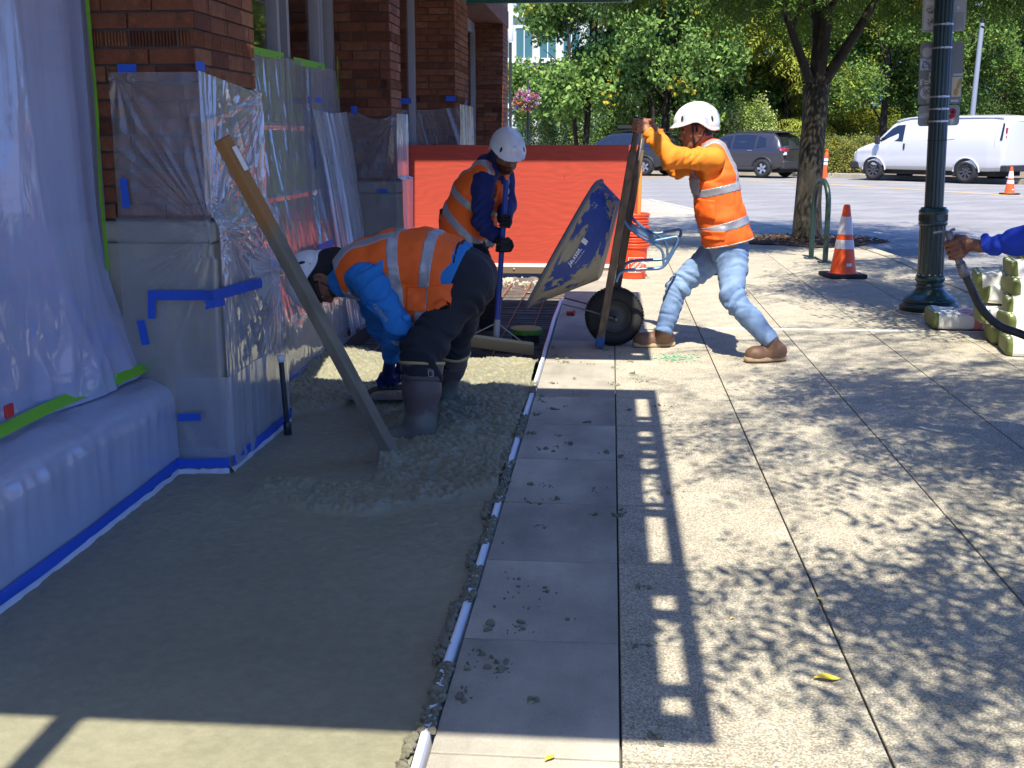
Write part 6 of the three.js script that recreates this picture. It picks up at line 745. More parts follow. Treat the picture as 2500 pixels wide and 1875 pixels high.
const z3 = (x, y) => [1280 + 0.42194 * x, 230 + 0.42194 * y];
{ // ---------- worker tipping the wheelbarrow
  const zm = -7.46, skin = [0.30, 0.135, 0.075], P = (x, y, z) => AZ(x, y, z);
  const nSh = P(1738, 388, -7.27), nEl = P(1641, 386, -7.21), nWr = P(1578, 320, -7.25), fSh = P(1724, 390, -7.64), fEl = P(1650, 408, -7.80), fWr = P(1604, 322, -7.855);
  const neck = P(1733, 356, zm), chest = P(1741, 425, zm), belly = P(1757, 520, zm), pel = P(1777, 600, zm), hd = P(1700, 318, zm + 0.02);
  const nH = P(1786, 610, -7.36), nK = P(1790, 727, -7.17), nA = P(1879, 832, -7.07), fH = P(1758, 610, -7.56), fK = P(1655, 700, -7.54), fA = P(1621, 806, -7.49);
  const o = person('person in orange vest and light jeans pushing up the wheelbarrow handles', V(0.75, 0, zm)), F = frame(hd, V(-1, -0.17, 0.06), V(-0.10, 1, 0)), z = (v, d) => v.clone().add(V(0, 0, d));
  const trunk = []; for (const s of [0.085, -0.085]) trunk.push([z(neck, s * 0.8).add(V(0, -0.05, 0)), z(chest, s), 0.075, 0.112], [z(chest, s), z(belly, s), 0.112, 0.112], [z(belly, s), z(pel, s), 0.112, 0.115]); trunk.push([nSh, fSh, 0.062]);
  const arms = [[nSh, nEl, 0.058, 0.046], [nEl, nWr, 0.045, 0.029], [fSh, fEl, 0.058, 0.046], [fEl, fWr, 0.045, 0.029]], legs = [[nH, nK, 0.08, 0.05], [nK, nA, 0.048, 0.034], [fH, fK, 0.08, 0.05], [fK, fA, 0.048, 0.034]];
  const h1 = gripHand(WB.nt, WB.nt.clone().sub(WB.nb), V(0.7, 0.25, 0.65), 0.019, nWr), h2 = gripHand(WB.ft, WB.ft.clone().sub(WB.fb), V(0.7, 0.25, -0.5), 0.019, fWr);
  bodyMesh(o, [...trunk, [neck, hd.clone().add(V(0.03, -0.06, 0)), 0.058, 0.056], ...arms, ...legs], F, skin, [h1, h2]);
  const fs = folds(3, 0.006), a1 = limbFold(nSh, nEl, 3, 0.011), a2 = limbFold(nEl, nWr, 5, 0.011), a3 = limbFold(fSh, fEl, 7, 0.009), a4 = limbFold(fEl, fWr, 9, 0.009);
  const shirtU = union([...trunk.map(([a, b, r, s]) => cone(a, b, r + 0.012, (s ?? r) + 0.012)), cone(nSh, nEl, 0.083, 0.068), cone(nEl, nWr.clone().lerp(nEl, 0.06), 0.066, 0.047), cone(fSh, fEl, 0.080, 0.066), cone(fEl, fWr.clone().lerp(fEl, 0.06), 0.064, 0.047)], 0.03), neckC = cone(neck.clone().add(V(0.02, 0.1, 0)), neck.clone().add(V(-0.02, -0.02, 0)), 0.075);
  const cutN = norm(nWr.clone().sub(nEl)), cutF = norm(fWr.clone().sub(fEl)), dotp = (x, y, zz, c, n) => (x - c.x) * n.x + (y - c.y) * n.y + (zz - c.z) * n.z;
  const shirt = (x, y, zz) => { let d = shirtU(x, y, zz) + fs(x, y, zz) + a1(x, y, zz) + a2(x, y, zz) + a3(x, y, zz) + a4(x, y, zz); if (zz > -7.45) d = Math.max(d, dotp(x, y, zz, nWr, cutN)); else d = Math.max(d, dotp(x, y, zz, fWr, cutF)); return smax(d, -neckC(x, y, zz), 0.01); };
  garment('shirt', o, shirt, bounds([nSh, nEl, nWr, fSh, fEl, fWr, neck, pel], 0.15), 0.0075, cloth([0.82, 0.235, 0.012], 0.8));
  // vest
  const vb = []; for (const s of [0.082, -0.082]) vb.push(cone(z(neck, s * 1.05).add(V(0.02, -0.045, 0)), z(chest, s), 0.094, 0.142), cone(z(chest, s).add(V(0.0, 0, 0)), z(belly, s), 0.142, 0.148), cone(z(belly, s), z(pel, s).add(V(-0.012, 0.055, 0)), 0.148, 0.162)); vb.push(cone(nSh.clone().add(V(0.01, 0.015, -0.06)), fSh.clone().add(V(0.01, 0.015, 0.06)), 0.080));
  const vu = union(vb, 0.03), hole1 = cone(nSh.clone().add(V(-0.02, -0.05, 0.09)), nSh.clone().add(V(-0.035, -0.035, -0.02)), 0.100, 0.092), hole2 = cone(fSh.clone().add(V(-0.02, -0.05, -0.09)), fSh.clone().add(V(-0.035, -0.035, 0.02)), 0.100, 0.092), vf = folds(11, 0.007), ax = norm(neck.clone().sub(pel)), hemC = pel.clone().add(V(0, 0.025, 0));
  const vneck = cone(neck.clone().add(V(-0.02, 0.12, 0)), neck.clone().add(V(-0.045, -0.08, 0)), 0.078, 0.05), swirl = limbFold(pel, chest, 2, 0.007);
  const vest = (x, y, zz) => { let d = vu(x, y, zz) + vf(x, y, zz) + swirl(x, y, zz); d = smax(d, -hole1(x, y, zz), 0.012); d = smax(d, -hole2(x, y, zz), 0.012); d = smax(d, -vneck(x, y, zz), 0.01); return Math.max(d, -dotp(x, y, zz, hemC, ax)); };
  const vbx = bounds([nSh, fSh, neck, pel, belly], 0.20); garment('vest', o, vest, vbx, 0.0075, mHiVis);
  const band = (c, n, w, extra, nm = 'reflective_stripe') => garment(nm, o, (x, y, zz) => Math.max(vest(x, y, zz) - 0.004, Math.abs(dotp(x, y, zz, c, n)) - w, extra ? extra(x, y, zz) : -1), vbx, 0.0065, mStripe);
  band(P(1750, 462, zm), norm(V(-0.22, 1, 0)), 0.027, (x, y, zz) => x < 0 ? 1 : -1); band(P(1764, 548, zm), norm(V(-0.30, 1, 0)), 0.028);
  const shN = norm(nSh.clone().sub(fSh)); for (const s of [1, -1]) garment('reflective_stripe', o, (x, y, zz) => { const lat = dotp(x, y, zz, chest, V(0, 0, 1)) * s; const dx = x - (chest.x + 0.04), dy = y - (chest.y + 0.02); return Math.max(vest(x, y, zz) - 0.0035, Math.abs(lat - 0.135 - 0.0 * dx) - 0.024, P(1750, 455, zm).y - y); }, vbx, 0.0065, mStripe);
  garment('pocket', o, (x, y, zz) => { const q = P(1722, 510, -7.25); return Math.max(vest(x, y, zz) - 0.011 - 0.004 * noise3(x * 30, y * 30, zz * 30), Math.abs(x - q.x - 0.0) - 0.062, Math.abs(y - q.y + 0.1 * (x - q.x)) - 0.058, -7.40 - zz); }, vbx, 0.0065, mHiVis);
  garment('pocket', o, (x, y, zz) => { const q = P(1742, 575, -7.25); return Math.max(vest(x, y, zz) - 0.010 - 0.004 * noise3(x * 30, y * 30, zz * 30), Math.abs(x - q.x) - 0.07, Math.abs(y - q.y) - 0.028, -7.40 - zz); }, vbx, 0.0065, mHiVis);
  garment('radio_pouch', o, (x, y, zz) => { const q = P(1693, 455, -7.3); return Math.max(vest(x, y, zz) - 0.016, Math.abs(x - q.x) - 0.035, Math.abs(y - q.y) - 0.05, -7.40 - zz); }, vbx, 0.0065, M([0.30, 0.27, 0.28], 0.5));
  garment('vest_edge', o, (x, y, zz) => Math.max(vest(x, y, zz) - 0.003, Math.abs(dotp(x, y, zz, hemC, ax) - 0.004) - 0.005), vbx, 0.006, M([0.62, 0.60, 0.52], 0.7));
  // jeans
  const ju = union([...[0.075, -0.075].map((s) => cone(z(pel, s), z(pel, s).add(V(-0.01, 0.08, 0)), 0.125, 0.118)), cone(nH, nK, 0.112, 0.083), cone(nK, nA, 0.083, 0.063), cone(fH, fK, 0.110, 0.083), cone(fK, fA, 0.083, 0.064)], 0.035), j1 = limbFold(nH, nK, 21, 0.008), j2 = limbFold(nA, nK, 23, 0.010), j3 = limbFold(fH, fK, 25, 0.008), j4 = limbFold(fA, fK, 27, 0.010), jf = folds(29, 0.005);
  const hemN = norm(nA.clone().sub(nK)), hemF = norm(fA.clone().sub(fK)), nHem = nA.clone().addScaledVector(hemN, 0.015), fHem = fA.clone().addScaledVector(hemF, 0.015);
  const jeans = (x, y, zz) => { let d = ju(x, y, zz) + j1(x, y, zz) + j2(x, y, zz) + j3(x, y, zz) + j4(x, y, zz) + jf(x, y, zz); const q = x > (nK.x + fK.x) / 2 ? dotp(x, y, zz, nHem, hemN) : dotp(x, y, zz, fHem, hemF); return y < 0.4 ? Math.max(d, q) : d; };
  const wear = (x, y, zz) => { const n = 0.5 + 0.5 * fbm3(x * 9, y * 6, zz * 9, 3), f2 = noise3(x * 70, y * 30, zz * 70) * 0.10, kk = clamp(0.25 + 0.75 * n + 0.35 * Math.exp(-(((y - 0.52) / 0.14) ** 2)) + f2), seam = Math.abs(noise3(x * 3, y * 3, zz * 3)) < 0.012 ? 0.8 : 1; return [lerp(0.045, 0.20, kk) * seam, lerp(0.10, 0.30, kk) * seam, lerp(0.23, 0.47, kk) * seam]; };
  garment('jeans', o, jeans, bounds([pel, nK, nA, fK, fA], 0.16), 0.0075, vcol(0.85), wear);
  const mLea = vcol(0.6), lea = (x, y, zz) => { const k = 0.8 + 0.35 * fbm3(x * 18, y * 18, zz * 18, 2); return [0.20 * k, 0.105 * k, 0.06 * k]; }, mCrepe = M([0.46, 0.33, 0.19], 0.85);
  boot(o, G(1919, 881).add(V(0, 0.006, 0)), G(1819, 885).add(V(0, 0.0, 0)), nA.clone().add(V(0.0, 0.01, 0)), mLea, mCrepe, nA.clone().add(V(-0.01, 0.015, 0)), { color: lea, sr: 0.042 }); boot(o, G(1647, 845), G(1545, 847), fA, mLea, mCrepe, fA.clone().add(V(0, 0.02, 0)), { color: lea, sr: 0.042 });
  helmet(o, F); for (const s of [1]) wpart('chin_strap', tube([F.out(0.03, 0.03, 0.084), F.out(0.034, -0.03, 0.078), F.out(0.03, -0.085, 0.062), F.out(0.05, -0.112, 0.03)], 0.007, 6), mBlackRub, o); wpart('chin_strap', tube([F.out(-0.06, 0.02, 0.082), F.out(-0.02, -0.045, 0.08), F.out(0.028, -0.085, 0.064)], 0.0045, 6), mBlackRub, o);
}
const zb = (x, y) => [600 + 0.3918 * x, 500 + 0.3918 * y];
const dotp = (x, y, zz, c, n) => (x - c.x) * n.x + (y - c.y) * n.y + (zz - c.z) * n.z;
{ // ---------- worker bent over the fresh concrete
  const P = (x, y, z) => AZ(...zb(x, y), z), zm = -5.43, skin = [0.23, 0.10, 0.06], z = (v, d) => v.clone().add(V(0, 0, d));
  const o = person('person in orange vest and rubber boots bending to float the concrete', V(-0.95, 0, zm));
  const neck = P(630, 455, zm), c1 = P(760, 400, zm), c2 = P(920, 365, zm), c3 = P(1110, 355, zm), w1 = P(1290, 405, zm), pel = P(1375, 470, zm);
  const nSh = P(745, 455, -5.23), nEl = P(945, 735, -5.17), nWr = P(905, 945, -5.47), fSh = P(740, 480, -5.62), fEl = P(850, 760, -5.80), fWr = P(965, 965, -5.80);
  const nHand = V(P(885, 1075, -5.70).x, 0.125, -5.71), fHand = P(985, 1065, -5.80);
  const nH = P(1335, 545, -5.33), nK = P(1100, 905, -5.16), nA = P(1090, 1365, -5.10), fH = P(1350, 545, -5.56), fK = P(1290, 860, -5.74), fA = P(1240, 1130, -5.84);
  const hd = P(470, 470, zm + 0.03), F = frame(hd, V(0.16, -1, 0.10), V(-0.97, -0.16, 0.0));
  const trunk = []; for (const s of [0.088, -0.088]) trunk.push([z(neck, s * 0.7), z(c1, s), 0.075, 0.115], [z(c1, s), z(c2, s), 0.115, 0.125], [z(c2, s), z(c3, s), 0.125, 0.12], [z(c3, s), z(w1, s), 0.12, 0.115], [z(w1, s), z(pel, s), 0.115, 0.125]);
  const arms = [[nSh, nEl, 0.060, 0.046], [nEl, nWr, 0.046, 0.032], [fSh, fEl, 0.06, 0.046], [fEl, fWr, 0.046, 0.032]], legs = [[nH, nK, 0.095, 0.062], [nK, nA, 0.06, 0.045], [fH, fK, 0.095, 0.062], [fK, fA, 0.06, 0.045]];
  const gl = (x, y, zz) => { const k = 0.8 + 0.4 * fbm3(x * 20, y * 20, zz * 20, 2); return y < 0.11 ? [0.05 * k, 0.055 * k, 0.07 * k] : [0.020 * k, 0.030 * k, 0.15 * k]; };
  const h1 = gripHand(nHand, V(-1, 0.05, 0), V(0, 1, 0.25), 0.020, nWr, 1.12), h2 = gripHand(fHand, V(-1, 0.1, 0), V(0, 1, 0), 0.020, fWr, 1.1); h1.col = gl; h2.col = gl; const g1 = h1.f, g2 = h2.f; h1.f = (x, y, q) => g1(x, y, q) - 0.004; h2.f = (x, y, q) => g2(x, y, q) - 0.004;
  bodyMesh(o, [...trunk, [neck, F.out(-0.045, -0.10, 0), 0.062, 0.058], ...arms, ...legs], F, skin, [h1, h2], { beard: 1 });
  // sky-blue shirt
  const su = union([...trunk.map(([a, b, r, s]) => cone(a, b, r + 0.012, s + 0.012)), ...[0.085, -0.085].map((s) => cone(z(c3, s), z(pel, s), 0.136, 0.162)), cone(nSh, nEl, 0.088, 0.076), cone(nEl, nWr, 0.074, 0.050), cone(fSh, fEl, 0.086, 0.07), cone(fEl, fWr, 0.068, 0.05)], 0.03), a1 = limbFold(nSh, nEl, 31, 0.012), a2 = limbFold(nEl, nWr, 33, 0.014), a3 = limbFold(fSh, fEl, 35, 0.01), sf = folds(37, 0.006), nN = norm(nWr.clone().sub(nEl)), fN = norm(fWr.clone().sub(fEl)), wAx = norm(pel.clone().sub(c3));
  const shHem = pel.clone().addScaledVector(wAx, -0.045); garment('shirt', o, (x, y, q) => { let d = su(x, y, q) + a1(x, y, q) + a2(x, y, q) + a3(x, y, q) + sf(x, y, q) * smooth(0.22, 0.34, Math.hypot(x - pel.x, y - pel.y)); const far = q < -5.45; if (y < 0.55) d = Math.max(d, far ? dotp(x, y, q, fWr, fN) : dotp(x, y, q, nWr.clone().addScaledVector(nN, -0.01), nN)); return y > 0.55 ? Math.max(d, dotp(x, y, q, shHem, wAx)) : d; }, bounds([nSh, nEl, nWr, fSh, fEl, fWr, neck, pel], 0.15), 0.0065, cloth([0.018, 0.19, 0.50], 0.85));
  { const t = canvasTex(256, 64, (c) => { c.clearRect(0, 0, 256, 64); c.fillStyle = '#8fa3ad'; c.font = 'bold 58px sans-serif'; c.fillText('carhartt', 4, 48); }); const a = P(770, 640, -5.08), b = P(862, 760, -5.07), d = b.clone().sub(a), up = norm(V(0.42, 0.36, 0)), g = grid(16, 4, (u, v) => { const p = a.clone().addScaledVector(d, u).addScaledVector(up, v * 0.036); let q = -4.9; for (let i = 0; i < 30; i++) { const s = su(p.x, p.y, q) + a1(p.x, p.y, q); if (s < 0.004) break; q -= Math.max(0.002, s * 0.7); } p.z = q + 0.008; return p; }); wpart('sleeve_print', g, M('#ffffff', 0.7, { map: t, transparent: true, alphaTest: 0.4 }), o);
    const cp = P(918, 868, -5.1), g2 = grid(10, 6, (u, v) => { const k = Math.sin(Math.PI * clamp(u, 0.04, 0.96)), p = cp.clone().add(V((u - 0.5) * 0.055, (v - 0.5) * 0.032 * k - 0.012 * Math.sin(u * 3), 0)); let q = -4.95; for (let i = 0; i < 30; i++) { const s = su(p.x, p.y, q) + a2(p.x, p.y, q); if (s < 0.004) break; q -= Math.max(0.002, s * 0.7); } p.z = q + 0.006; return p; }); wpart('sleeve_emblem', g2, M([0.36, 0.40, 0.40], 0.7), o); }
  // vest, hanging away below
  const vb = []; for (const s of [0.085, -0.085]) vb.push(cone(z(neck, s * 0.95).add(V(0.03, 0.02, 0)), z(c1, s).add(V(0, 0, 0)), 0.10, 0.142), cone(z(c1, s), z(c2, s), 0.142, 0.152), cone(z(c2, s), z(c3, s), 0.152, 0.150), cone(z(c3, s), z(w1, s).add(V(-0.03, 0.01, 0)), 0.150, 0.150), cone(P(900, 520, zm + s * 1.7), P(1100, 650, zm + s * 2.0), 0.062, 0.072), cone(P(1100, 650, zm + s * 2.0), P(1240, 640, zm + s * 2.15), 0.072, 0.080), cone(P(1200, 420, zm + s * 1.5), P(1240, 640, zm + s * 2.15), 0.10, 0.080));
  const vu = union(vb, 0.04), hole1 = cone(nSh.clone().add(V(0.005, -0.04, 0.12)), nSh.clone().add(V(0.01, -0.03, -0.02)), 0.112, 0.105), hole2 = cone(fSh.clone().add(V(0.005, -0.04, -0.12)), fSh.clone().add(V(0.01, -0.03, 0.02)), 0.112, 0.105), vf = folds(41, 0.007), hA = P(1285, 200, zm), hB = P(1215, 790, zm), hd0 = hB.clone().sub(hA), hn = norm(V(-hd0.y, hd0.x, 0)), hemN = hn.x > 0 ? hn : hn.negate(), nA2 = P(590, 345, zm), nB2 = P(700, 640, zm), nd = nB2.clone().sub(nA2), nn = norm(V(-nd.y, nd.x, 0)), neckN = nn.x > 0 ? nn : nn.negate(), s2 = limbFold(c3, P(1170, 760, -5.2), 5, 0.008);
  const vest = (x, y, q) => { let d = vu(x, y, q) + vf(x, y, q) + s2(x, y, q); d = smax(d, -hole1(x, y, q), 0.012); d = smax(d, -hole2(x, y, q), 0.012); d = Math.max(d, dotp(x, y, q, hA.clone().add(V(0.055, 0, 0)), hemN)); return Math.max(d, -dotp(x, y, q, nA2, neckN)); };
  const bx = bounds([neck, c2, w1, P(1200, 790, zm)], 0.26); garment('vest', o, vest, bx, 0.0065, mHiVis);
  const slab = (xa, ya, xb, yb, w, nm = 'reflective_stripe', cond) => { const a = P(xa, ya, zm), b = P(xb, yb, zm), d = b.clone().sub(a), n = norm(V(-d.y, d.x, 0)); return garment(nm, o, (x, y, q) => Math.max(vest(x, y, q) - 0.0035, Math.abs(dotp(x, y, q, a, n)) - w, cond ? cond(x, y, q) : -1), bx, 0.006, mStripe); };
  slab(955, 200, 1010, 640, 0.027); slab(1185, 205, 1120, 780, 0.027);
  for (const s of [1, -1]) garment('reflective_stripe', o, (x, y, q) => { const e = P(960, 300, zm).x; return Math.max(vest(x, y, q) - 0.004, Math.abs((q - zm) * s - 0.150 - 0.0) - 0.024, x - e, P(640, 480, zm).y - 0.12 - y); }, bx, 0.006, mStripe);
  garment('pocket', o, (x, y, q) => { const c = P(1215, 610, -5.2); return Math.max(vest(x, y, q) - 0.010, Math.abs(x - c.x) - 0.062, Math.abs(y - c.y - 0.15 * (x - c.x)) - 0.085, -5.40 - q); }, bx, 0.006, mHiVis); garment('pocket', o, (x, y, q) => { const c = P(1060, 590, -5.2); return Math.max(vest(x, y, q) - 0.012, Math.abs(x - c.x) - 0.045, Math.abs(y - c.y) - 0.055, -5.40 - q); }, bx, 0.006, mHiVis);
  garment('vest_edge', o, (x, y, q) => Math.max(vest(x, y, q) - 0.0035, Math.abs(dotp(x, y, q, hA.clone().add(V(0.055, 0, 0)), hemN) + 0.006) - 0.006), bx, 0.006, mBlack);
  { const t = canvasTex(128, 64, (c) => { c.clearRect(0, 0, 128, 64); c.strokeStyle = '#2b1a14'; c.lineWidth = 5; c.beginPath(); c.moveTo(6, 50); c.quadraticCurveTo(20, 10, 30, 40); c.lineTo(70, 20); c.moveTo(84, 16); c.arc(90, 22, 7, 0, 6); c.moveTo(112, 20); c.arc(104, 34, 6, 0, 6); c.stroke(); }); const a = P(690, 300, zm + 0.05), b = P(850, 262, zm + 0.05), g = grid(10, 4, (u, v) => { const p = a.clone().lerp(b, u).add(V(0, 0.2, (v - 0.5) * -0.05)); for (let i = 0; i < 40; i++) { const s = vest(p.x, p.y, p.z); if (s < 0.004) break; p.y -= Math.max(0.002, s * 0.7); } p.y += 0.006; return p; }); wpart('marker_writing', g, M('#ffffff', 0.7, { map: t, transparent: true, alphaTest: 0.4 }), o); }
  // trousers and rubber boots
  const tu = union([...[0.085, -0.085].map((s) => cone(z(w1, s), z(pel, s), 0.13, 0.142)), cone(z(pel, 0.06), nH, 0.135, 0.13), cone(z(pel, -0.06), fH, 0.135, 0.13), cone(nH, nK, 0.118, 0.095), cone(nK, nK.clone().lerp(nA, 0.30), 0.100, 0.098), cone(fH, fK, 0.125, 0.095), cone(fK, fK.clone().lerp(fA, 0.3), 0.095, 0.09)], 0.04), t1 = limbFold(nH, nK, 51, 0.013), t2 = limbFold(fH, fK, 53, 0.012), tf = folds(55, 0.006);
  const bt1 = nK.clone().lerp(nA, 0.16), bt2 = fK.clone().lerp(fA, 0.16);
  const wst = w1.clone().add(V(0.03, 0, 0)), wsn = norm(V(-1, 0.15, 0)); garment('trousers', o, (x, y, q) => { const wk = smooth(0.10, 0.26, Math.hypot(x - w1.x, y - w1.y)); let d = tu(x, y, q) + (t1(x, y, q) + t2(x, y, q) + tf(x, y, q)) * wk; return y > 0.6 ? Math.max(d, dotp(x, y, q, wst, wsn)) : d; }, bounds([w1, pel, nK, fK], 0.2), 0.0075, cloth([0.014, 0.015, 0.021], 0.85));
  const rub = (x, y, q) => { const k = 0.85 + 0.3 * fbm3(x * 14, y * 14, q * 14, 3), mud = smooth(0.10, 0.15, 0.30 * 1 - y - 0.075 + 0.05 * fbm3(x * 22, y * 14, q * 22, 3) + 0.4 * (x + 0.87)); const m = smooth(0.10, 0.13, 0.235 - y + 0.09 * fbm3(x * 16, y * 10, q * 16, 3)); return [lerp(0.115, 0.15, m) * k, lerp(0.085, 0.145, m) * k, lerp(0.078, 0.115, m) * k]; };
  for (const [k, a, top, r] of [[nK, nA, bt1, 1], [fK, fA, bt2, 0.95]]) { const ft = a.clone().add(V(-0.13, -0.07, 0.02)), u = union([cone(top, k.clone().lerp(a, 0.55), 0.104 * r, 0.088 * r), cone(k.clone().lerp(a, 0.55), a, 0.088 * r, 0.066 * r), cone(a, a.clone().setY(-0.02), 0.066, 0.062), cone(a.clone().setY(0.02), ft.clone().setY(0.0), 0.056, 0.05)], 0.03), ax = norm(top.clone().sub(a)); const bf = (x, y, q) => Math.max(u(x, y, q) + 0.003 * noise3(x * 18, y * 12, q * 18), dotp(x, y, q, top, ax)); const bb = bounds([top, a, ft], 0.13); garment('rubber_boot', o, bf, bb, 0.0065, vcol(0.55), rub); garment('boot_rim', o, (x, y, q) => Math.max(u(x, y, q) - 0.005, Math.abs(dotp(x, y, q, top, ax) + 0.004) - 0.007), bb, 0.005, M([0.48, 0.37, 0.16], 0.7)); garment('boot_strap', o, (x, y, q) => Math.max(u(x, y, q) - 0.005, Math.abs(dotp(x, y, q, top, ax) + 0.075) - 0.012), bb, 0.0055, M([0.085, 0.062, 0.058], 0.6)); }
  { const b = P(1152, 1052, -5.055), m = mesh('buckle', merge([rbox(0.024, 0.006, 0.006, 0.002, 1).translate(0, 0.014, 0), rbox(0.024, 0.006, 0.006, 0.002, 1).translate(0, -0.014, 0), rbox(0.006, 0.028, 0.006, 0.002, 1).translate(-0.011, 0, 0), rbox(0.006, 0.028, 0.006, 0.002, 1).translate(0.011, 0, 0)]), M([0.3, 0.29, 0.28], 0.4, { metalness: 0.8 }), o); m.position.copy(b).sub(o.position); }
  helmet(o, F); const hood = union([cone(F.out(-0.05, 0.02, 0), F.out(-0.06, -0.08, 0), 0.088, 0.082), cone(F.out(-0.06, -0.08, 0), neck.clone().add(V(0.02, 0.02, 0)), 0.082, 0.092)], 0.03); garment('neck_scarf', o, (x, y, q) => { const l = F.to(x, y, q); return Math.max(hood(x, y, q) + 0.005 * noise3(x * 30, y * 30, q * 30), l[0] - 0.005, l[1] - 0.03); }, bounds([F.c, neck], 0.16), 0.006, mBlack);
  garment('head_band', o, inFrame(F, (x, y, q) => Math.max(H0(x, y, q) - 0.010, 0.012 - y, y - 0.06, -0.2 - x)), bounds([F.c], 0.16), 0.005, mBlack);
  wpart('glasses_cord', tube([F.out(0.01, -0.02, 0.085), F.out(0.08, -0.11, 0.05), F.out(0.085, -0.16, 0.03), F.out(0.06, -0.17, 0.02), F.out(0.05, -0.12, 0.05)], 0.004, 6), mBlackRub, o); wpart('glasses', tube([F.out(0.0, 0.0, 0.083), F.out(0.07, 0.0, 0.066), F.out(0.098, -0.005, 0.045), F.out(0.104, -0.01, 0), F.out(0.098, -0.005, -0.045)], 0.004, 6), mBlackRub, o);
}
const zmm = (x, y) => [1020 + 0.3617 * x, 250 + 0.3617 * y];
{ // ---------- worker standing with the rake
  const P = (x, y, z) => AZ(...zmm(x, y), z), skin = [0.20, 0.088, 0.052], o = person('person in orange vest over navy sleeves leaning on the blue rake handle', V(-0.95, -0.1, -7.95));
  const neck = P(505, 425, -7.88), chest = P(430, 590, -7.92), belly = P(330, 800, -7.96), pel = P(330, 930, -7.96), hd = P(600, 345, -7.78), F = frame(hd, V(0.36, -0.52, 0.78), V(0.2, 0.86, 0.46));
  const lat = norm(V(-0.38, 0.0, 0.92)), off = (v, s) => v.clone().addScaledVector(lat, s);
  const nSh = P(440, 525, -7.76), fSh = P(570, 500, -8.10), nEl = P(425, 800, -7.70), nWr = P(540, 925, -7.62), fEl = P(600, 690, -8.06), fWr = P(585, 800, -7.70);
  const k1 = (y) => { const t = (y - WB.pb.y) / (WB.pt.y - WB.pb.y); return WB.pb.clone().lerp(WB.pt, t); }, c1 = k1(P(575, 965, -7.57).y), c2 = k1(P(585, 800, -7.6).y), pa = WB.pt.clone().sub(WB.pb);
  const nH = P(340, 960, -7.86), nK = P(475, 1230, -7.74), nA = P(485, 1500, -7.86), fH = P(330, 955, -8.06), fK = P(420, 1220, -8.2), fA = P(370, 1440, -8.36);
  const trunk = []; for (const s of [0.085, -0.085]) trunk.push([off(neck, s * 0.7).add(V(0, -0.04, 0)), off(chest, s), 0.07, 0.115], [off(chest, s), off(belly, s), 0.115, 0.115], [off(belly, s), off(pel, s), 0.115, 0.12]);
  const arms = [[nSh, nEl, 0.06, 0.047], [nEl, nWr, 0.046, 0.032], [fSh, fEl, 0.06, 0.047], [fEl, fWr, 0.046, 0.032]], legs = [[nH, nK, 0.09, 0.062], [nK, nA, 0.06, 0.045], [fH, fK, 0.09, 0.062], [fK, fA, 0.06, 0.045]], glv = () => [0.012, 0.012, 0.014];
  const h1 = gripHand(c1, pa, V(0.6, 0, 0.7), 0.019, nWr, 1.1), h2 = gripHand(c2, pa, V(0.6, 0, -0.6), 0.019, fWr, 1.1); h1.col = h2.col = glv; const g1 = h1.f; h1.f = (x, y, q) => g1(x, y, q) - 0.004;
  bodyMesh(o, [...trunk, [neck, F.out(-0.045, -0.1, 0), 0.06, 0.056], ...arms, ...legs], F, skin, [h1, h2], { beard: 1 });
  const navy = cloth([0.010, 0.022, 0.13], 0.85), su = union([...trunk.map(([a, b, r, s]) => cone(a, b, r + 0.012, s + 0.012)), cone(nSh, nEl, 0.088, 0.074), cone(nEl, nWr, 0.072, 0.05), cone(fSh, fEl, 0.086, 0.07), cone(fEl, fWr, 0.07, 0.05)], 0.03), a1 = limbFold(nSh, nEl, 61, 0.011), a2 = limbFold(nEl, nWr, 63, 0.011), sf = folds(65, 0.006), wn = norm(nWr.clone().sub(nEl));
  garment('shirt', o, (x, y, q) => { let d = su(x, y, q) + a1(x, y, q) + a2(x, y, q) + sf(x, y, q); return q > -7.8 && y < 0.9 ? Math.max(d, dotp(x, y, q, nWr, wn)) : d; }, bounds([nSh, nEl, nWr, fSh, fEl, fWr, neck, pel], 0.15), 0.008, navy);
  const hood = union([cone(F.out(-0.03, 0.0, 0), F.out(-0.04, -0.10, 0), 0.098, 0.09), cone(F.out(-0.04, -0.1, 0), neck.clone().add(V(-0.02, -0.02, 0)), 0.09, 0.105)], 0.03); garment('hood', o, (x, y, q) => { const l = F.to(x, y, q); return Math.max(hood(x, y, q) + 0.005 * noise3(x * 25, y * 25, q * 25), l[0] - 0.03 + 0.35 * Math.max(0, -0.02 - l[1]), l[1] - 0.035); }, bounds([F.c, neck], 0.17), 0.0065, cloth([0.012, 0.02, 0.085], 0.85));
  const vb = []; for (const s of [0.085, -0.085]) vb.push(cone(off(neck, s * 1.05).add(V(-0.02, -0.05, 0)), off(chest, s), 0.095, 0.146), cone(off(chest, s), off(belly, s), 0.146, 0.150), cone(off(belly, s), off(pel, s).add(V(0.03, 0.05, 0)), 0.150, 0.155));
  const vu = union(vb, 0.03), hole1 = cone(nSh.clone().add(V(0.03, -0.07, 0.11)), nSh.clone().add(V(0.02, -0.05, -0.02)), 0.108, 0.10), hole2 = cone(fSh.clone().add(V(0.03, -0.06, -0.1)), fSh.clone().add(V(0.02, -0.05, 0.02)), 0.10, 0.095), vf = folds(67, 0.008), hA = P(200, 720, -7.9), hB = P(450, 990, -7.8), hdv = hB.clone().sub(hA), hn = norm(V(-hdv.y, hdv.x, 0)), hN = hn.y < 0 ? hn : hn.negate(), vn = cone(F.c, neck.clone().add(V(0.07, -0.08, 0.05)), 0.105, 0.06), open = cone(neck.clone().add(V(0.12, -0.05, 0.06)), belly.clone().add(V(0.17, 0, 0.03)), 0.022, 0.03);
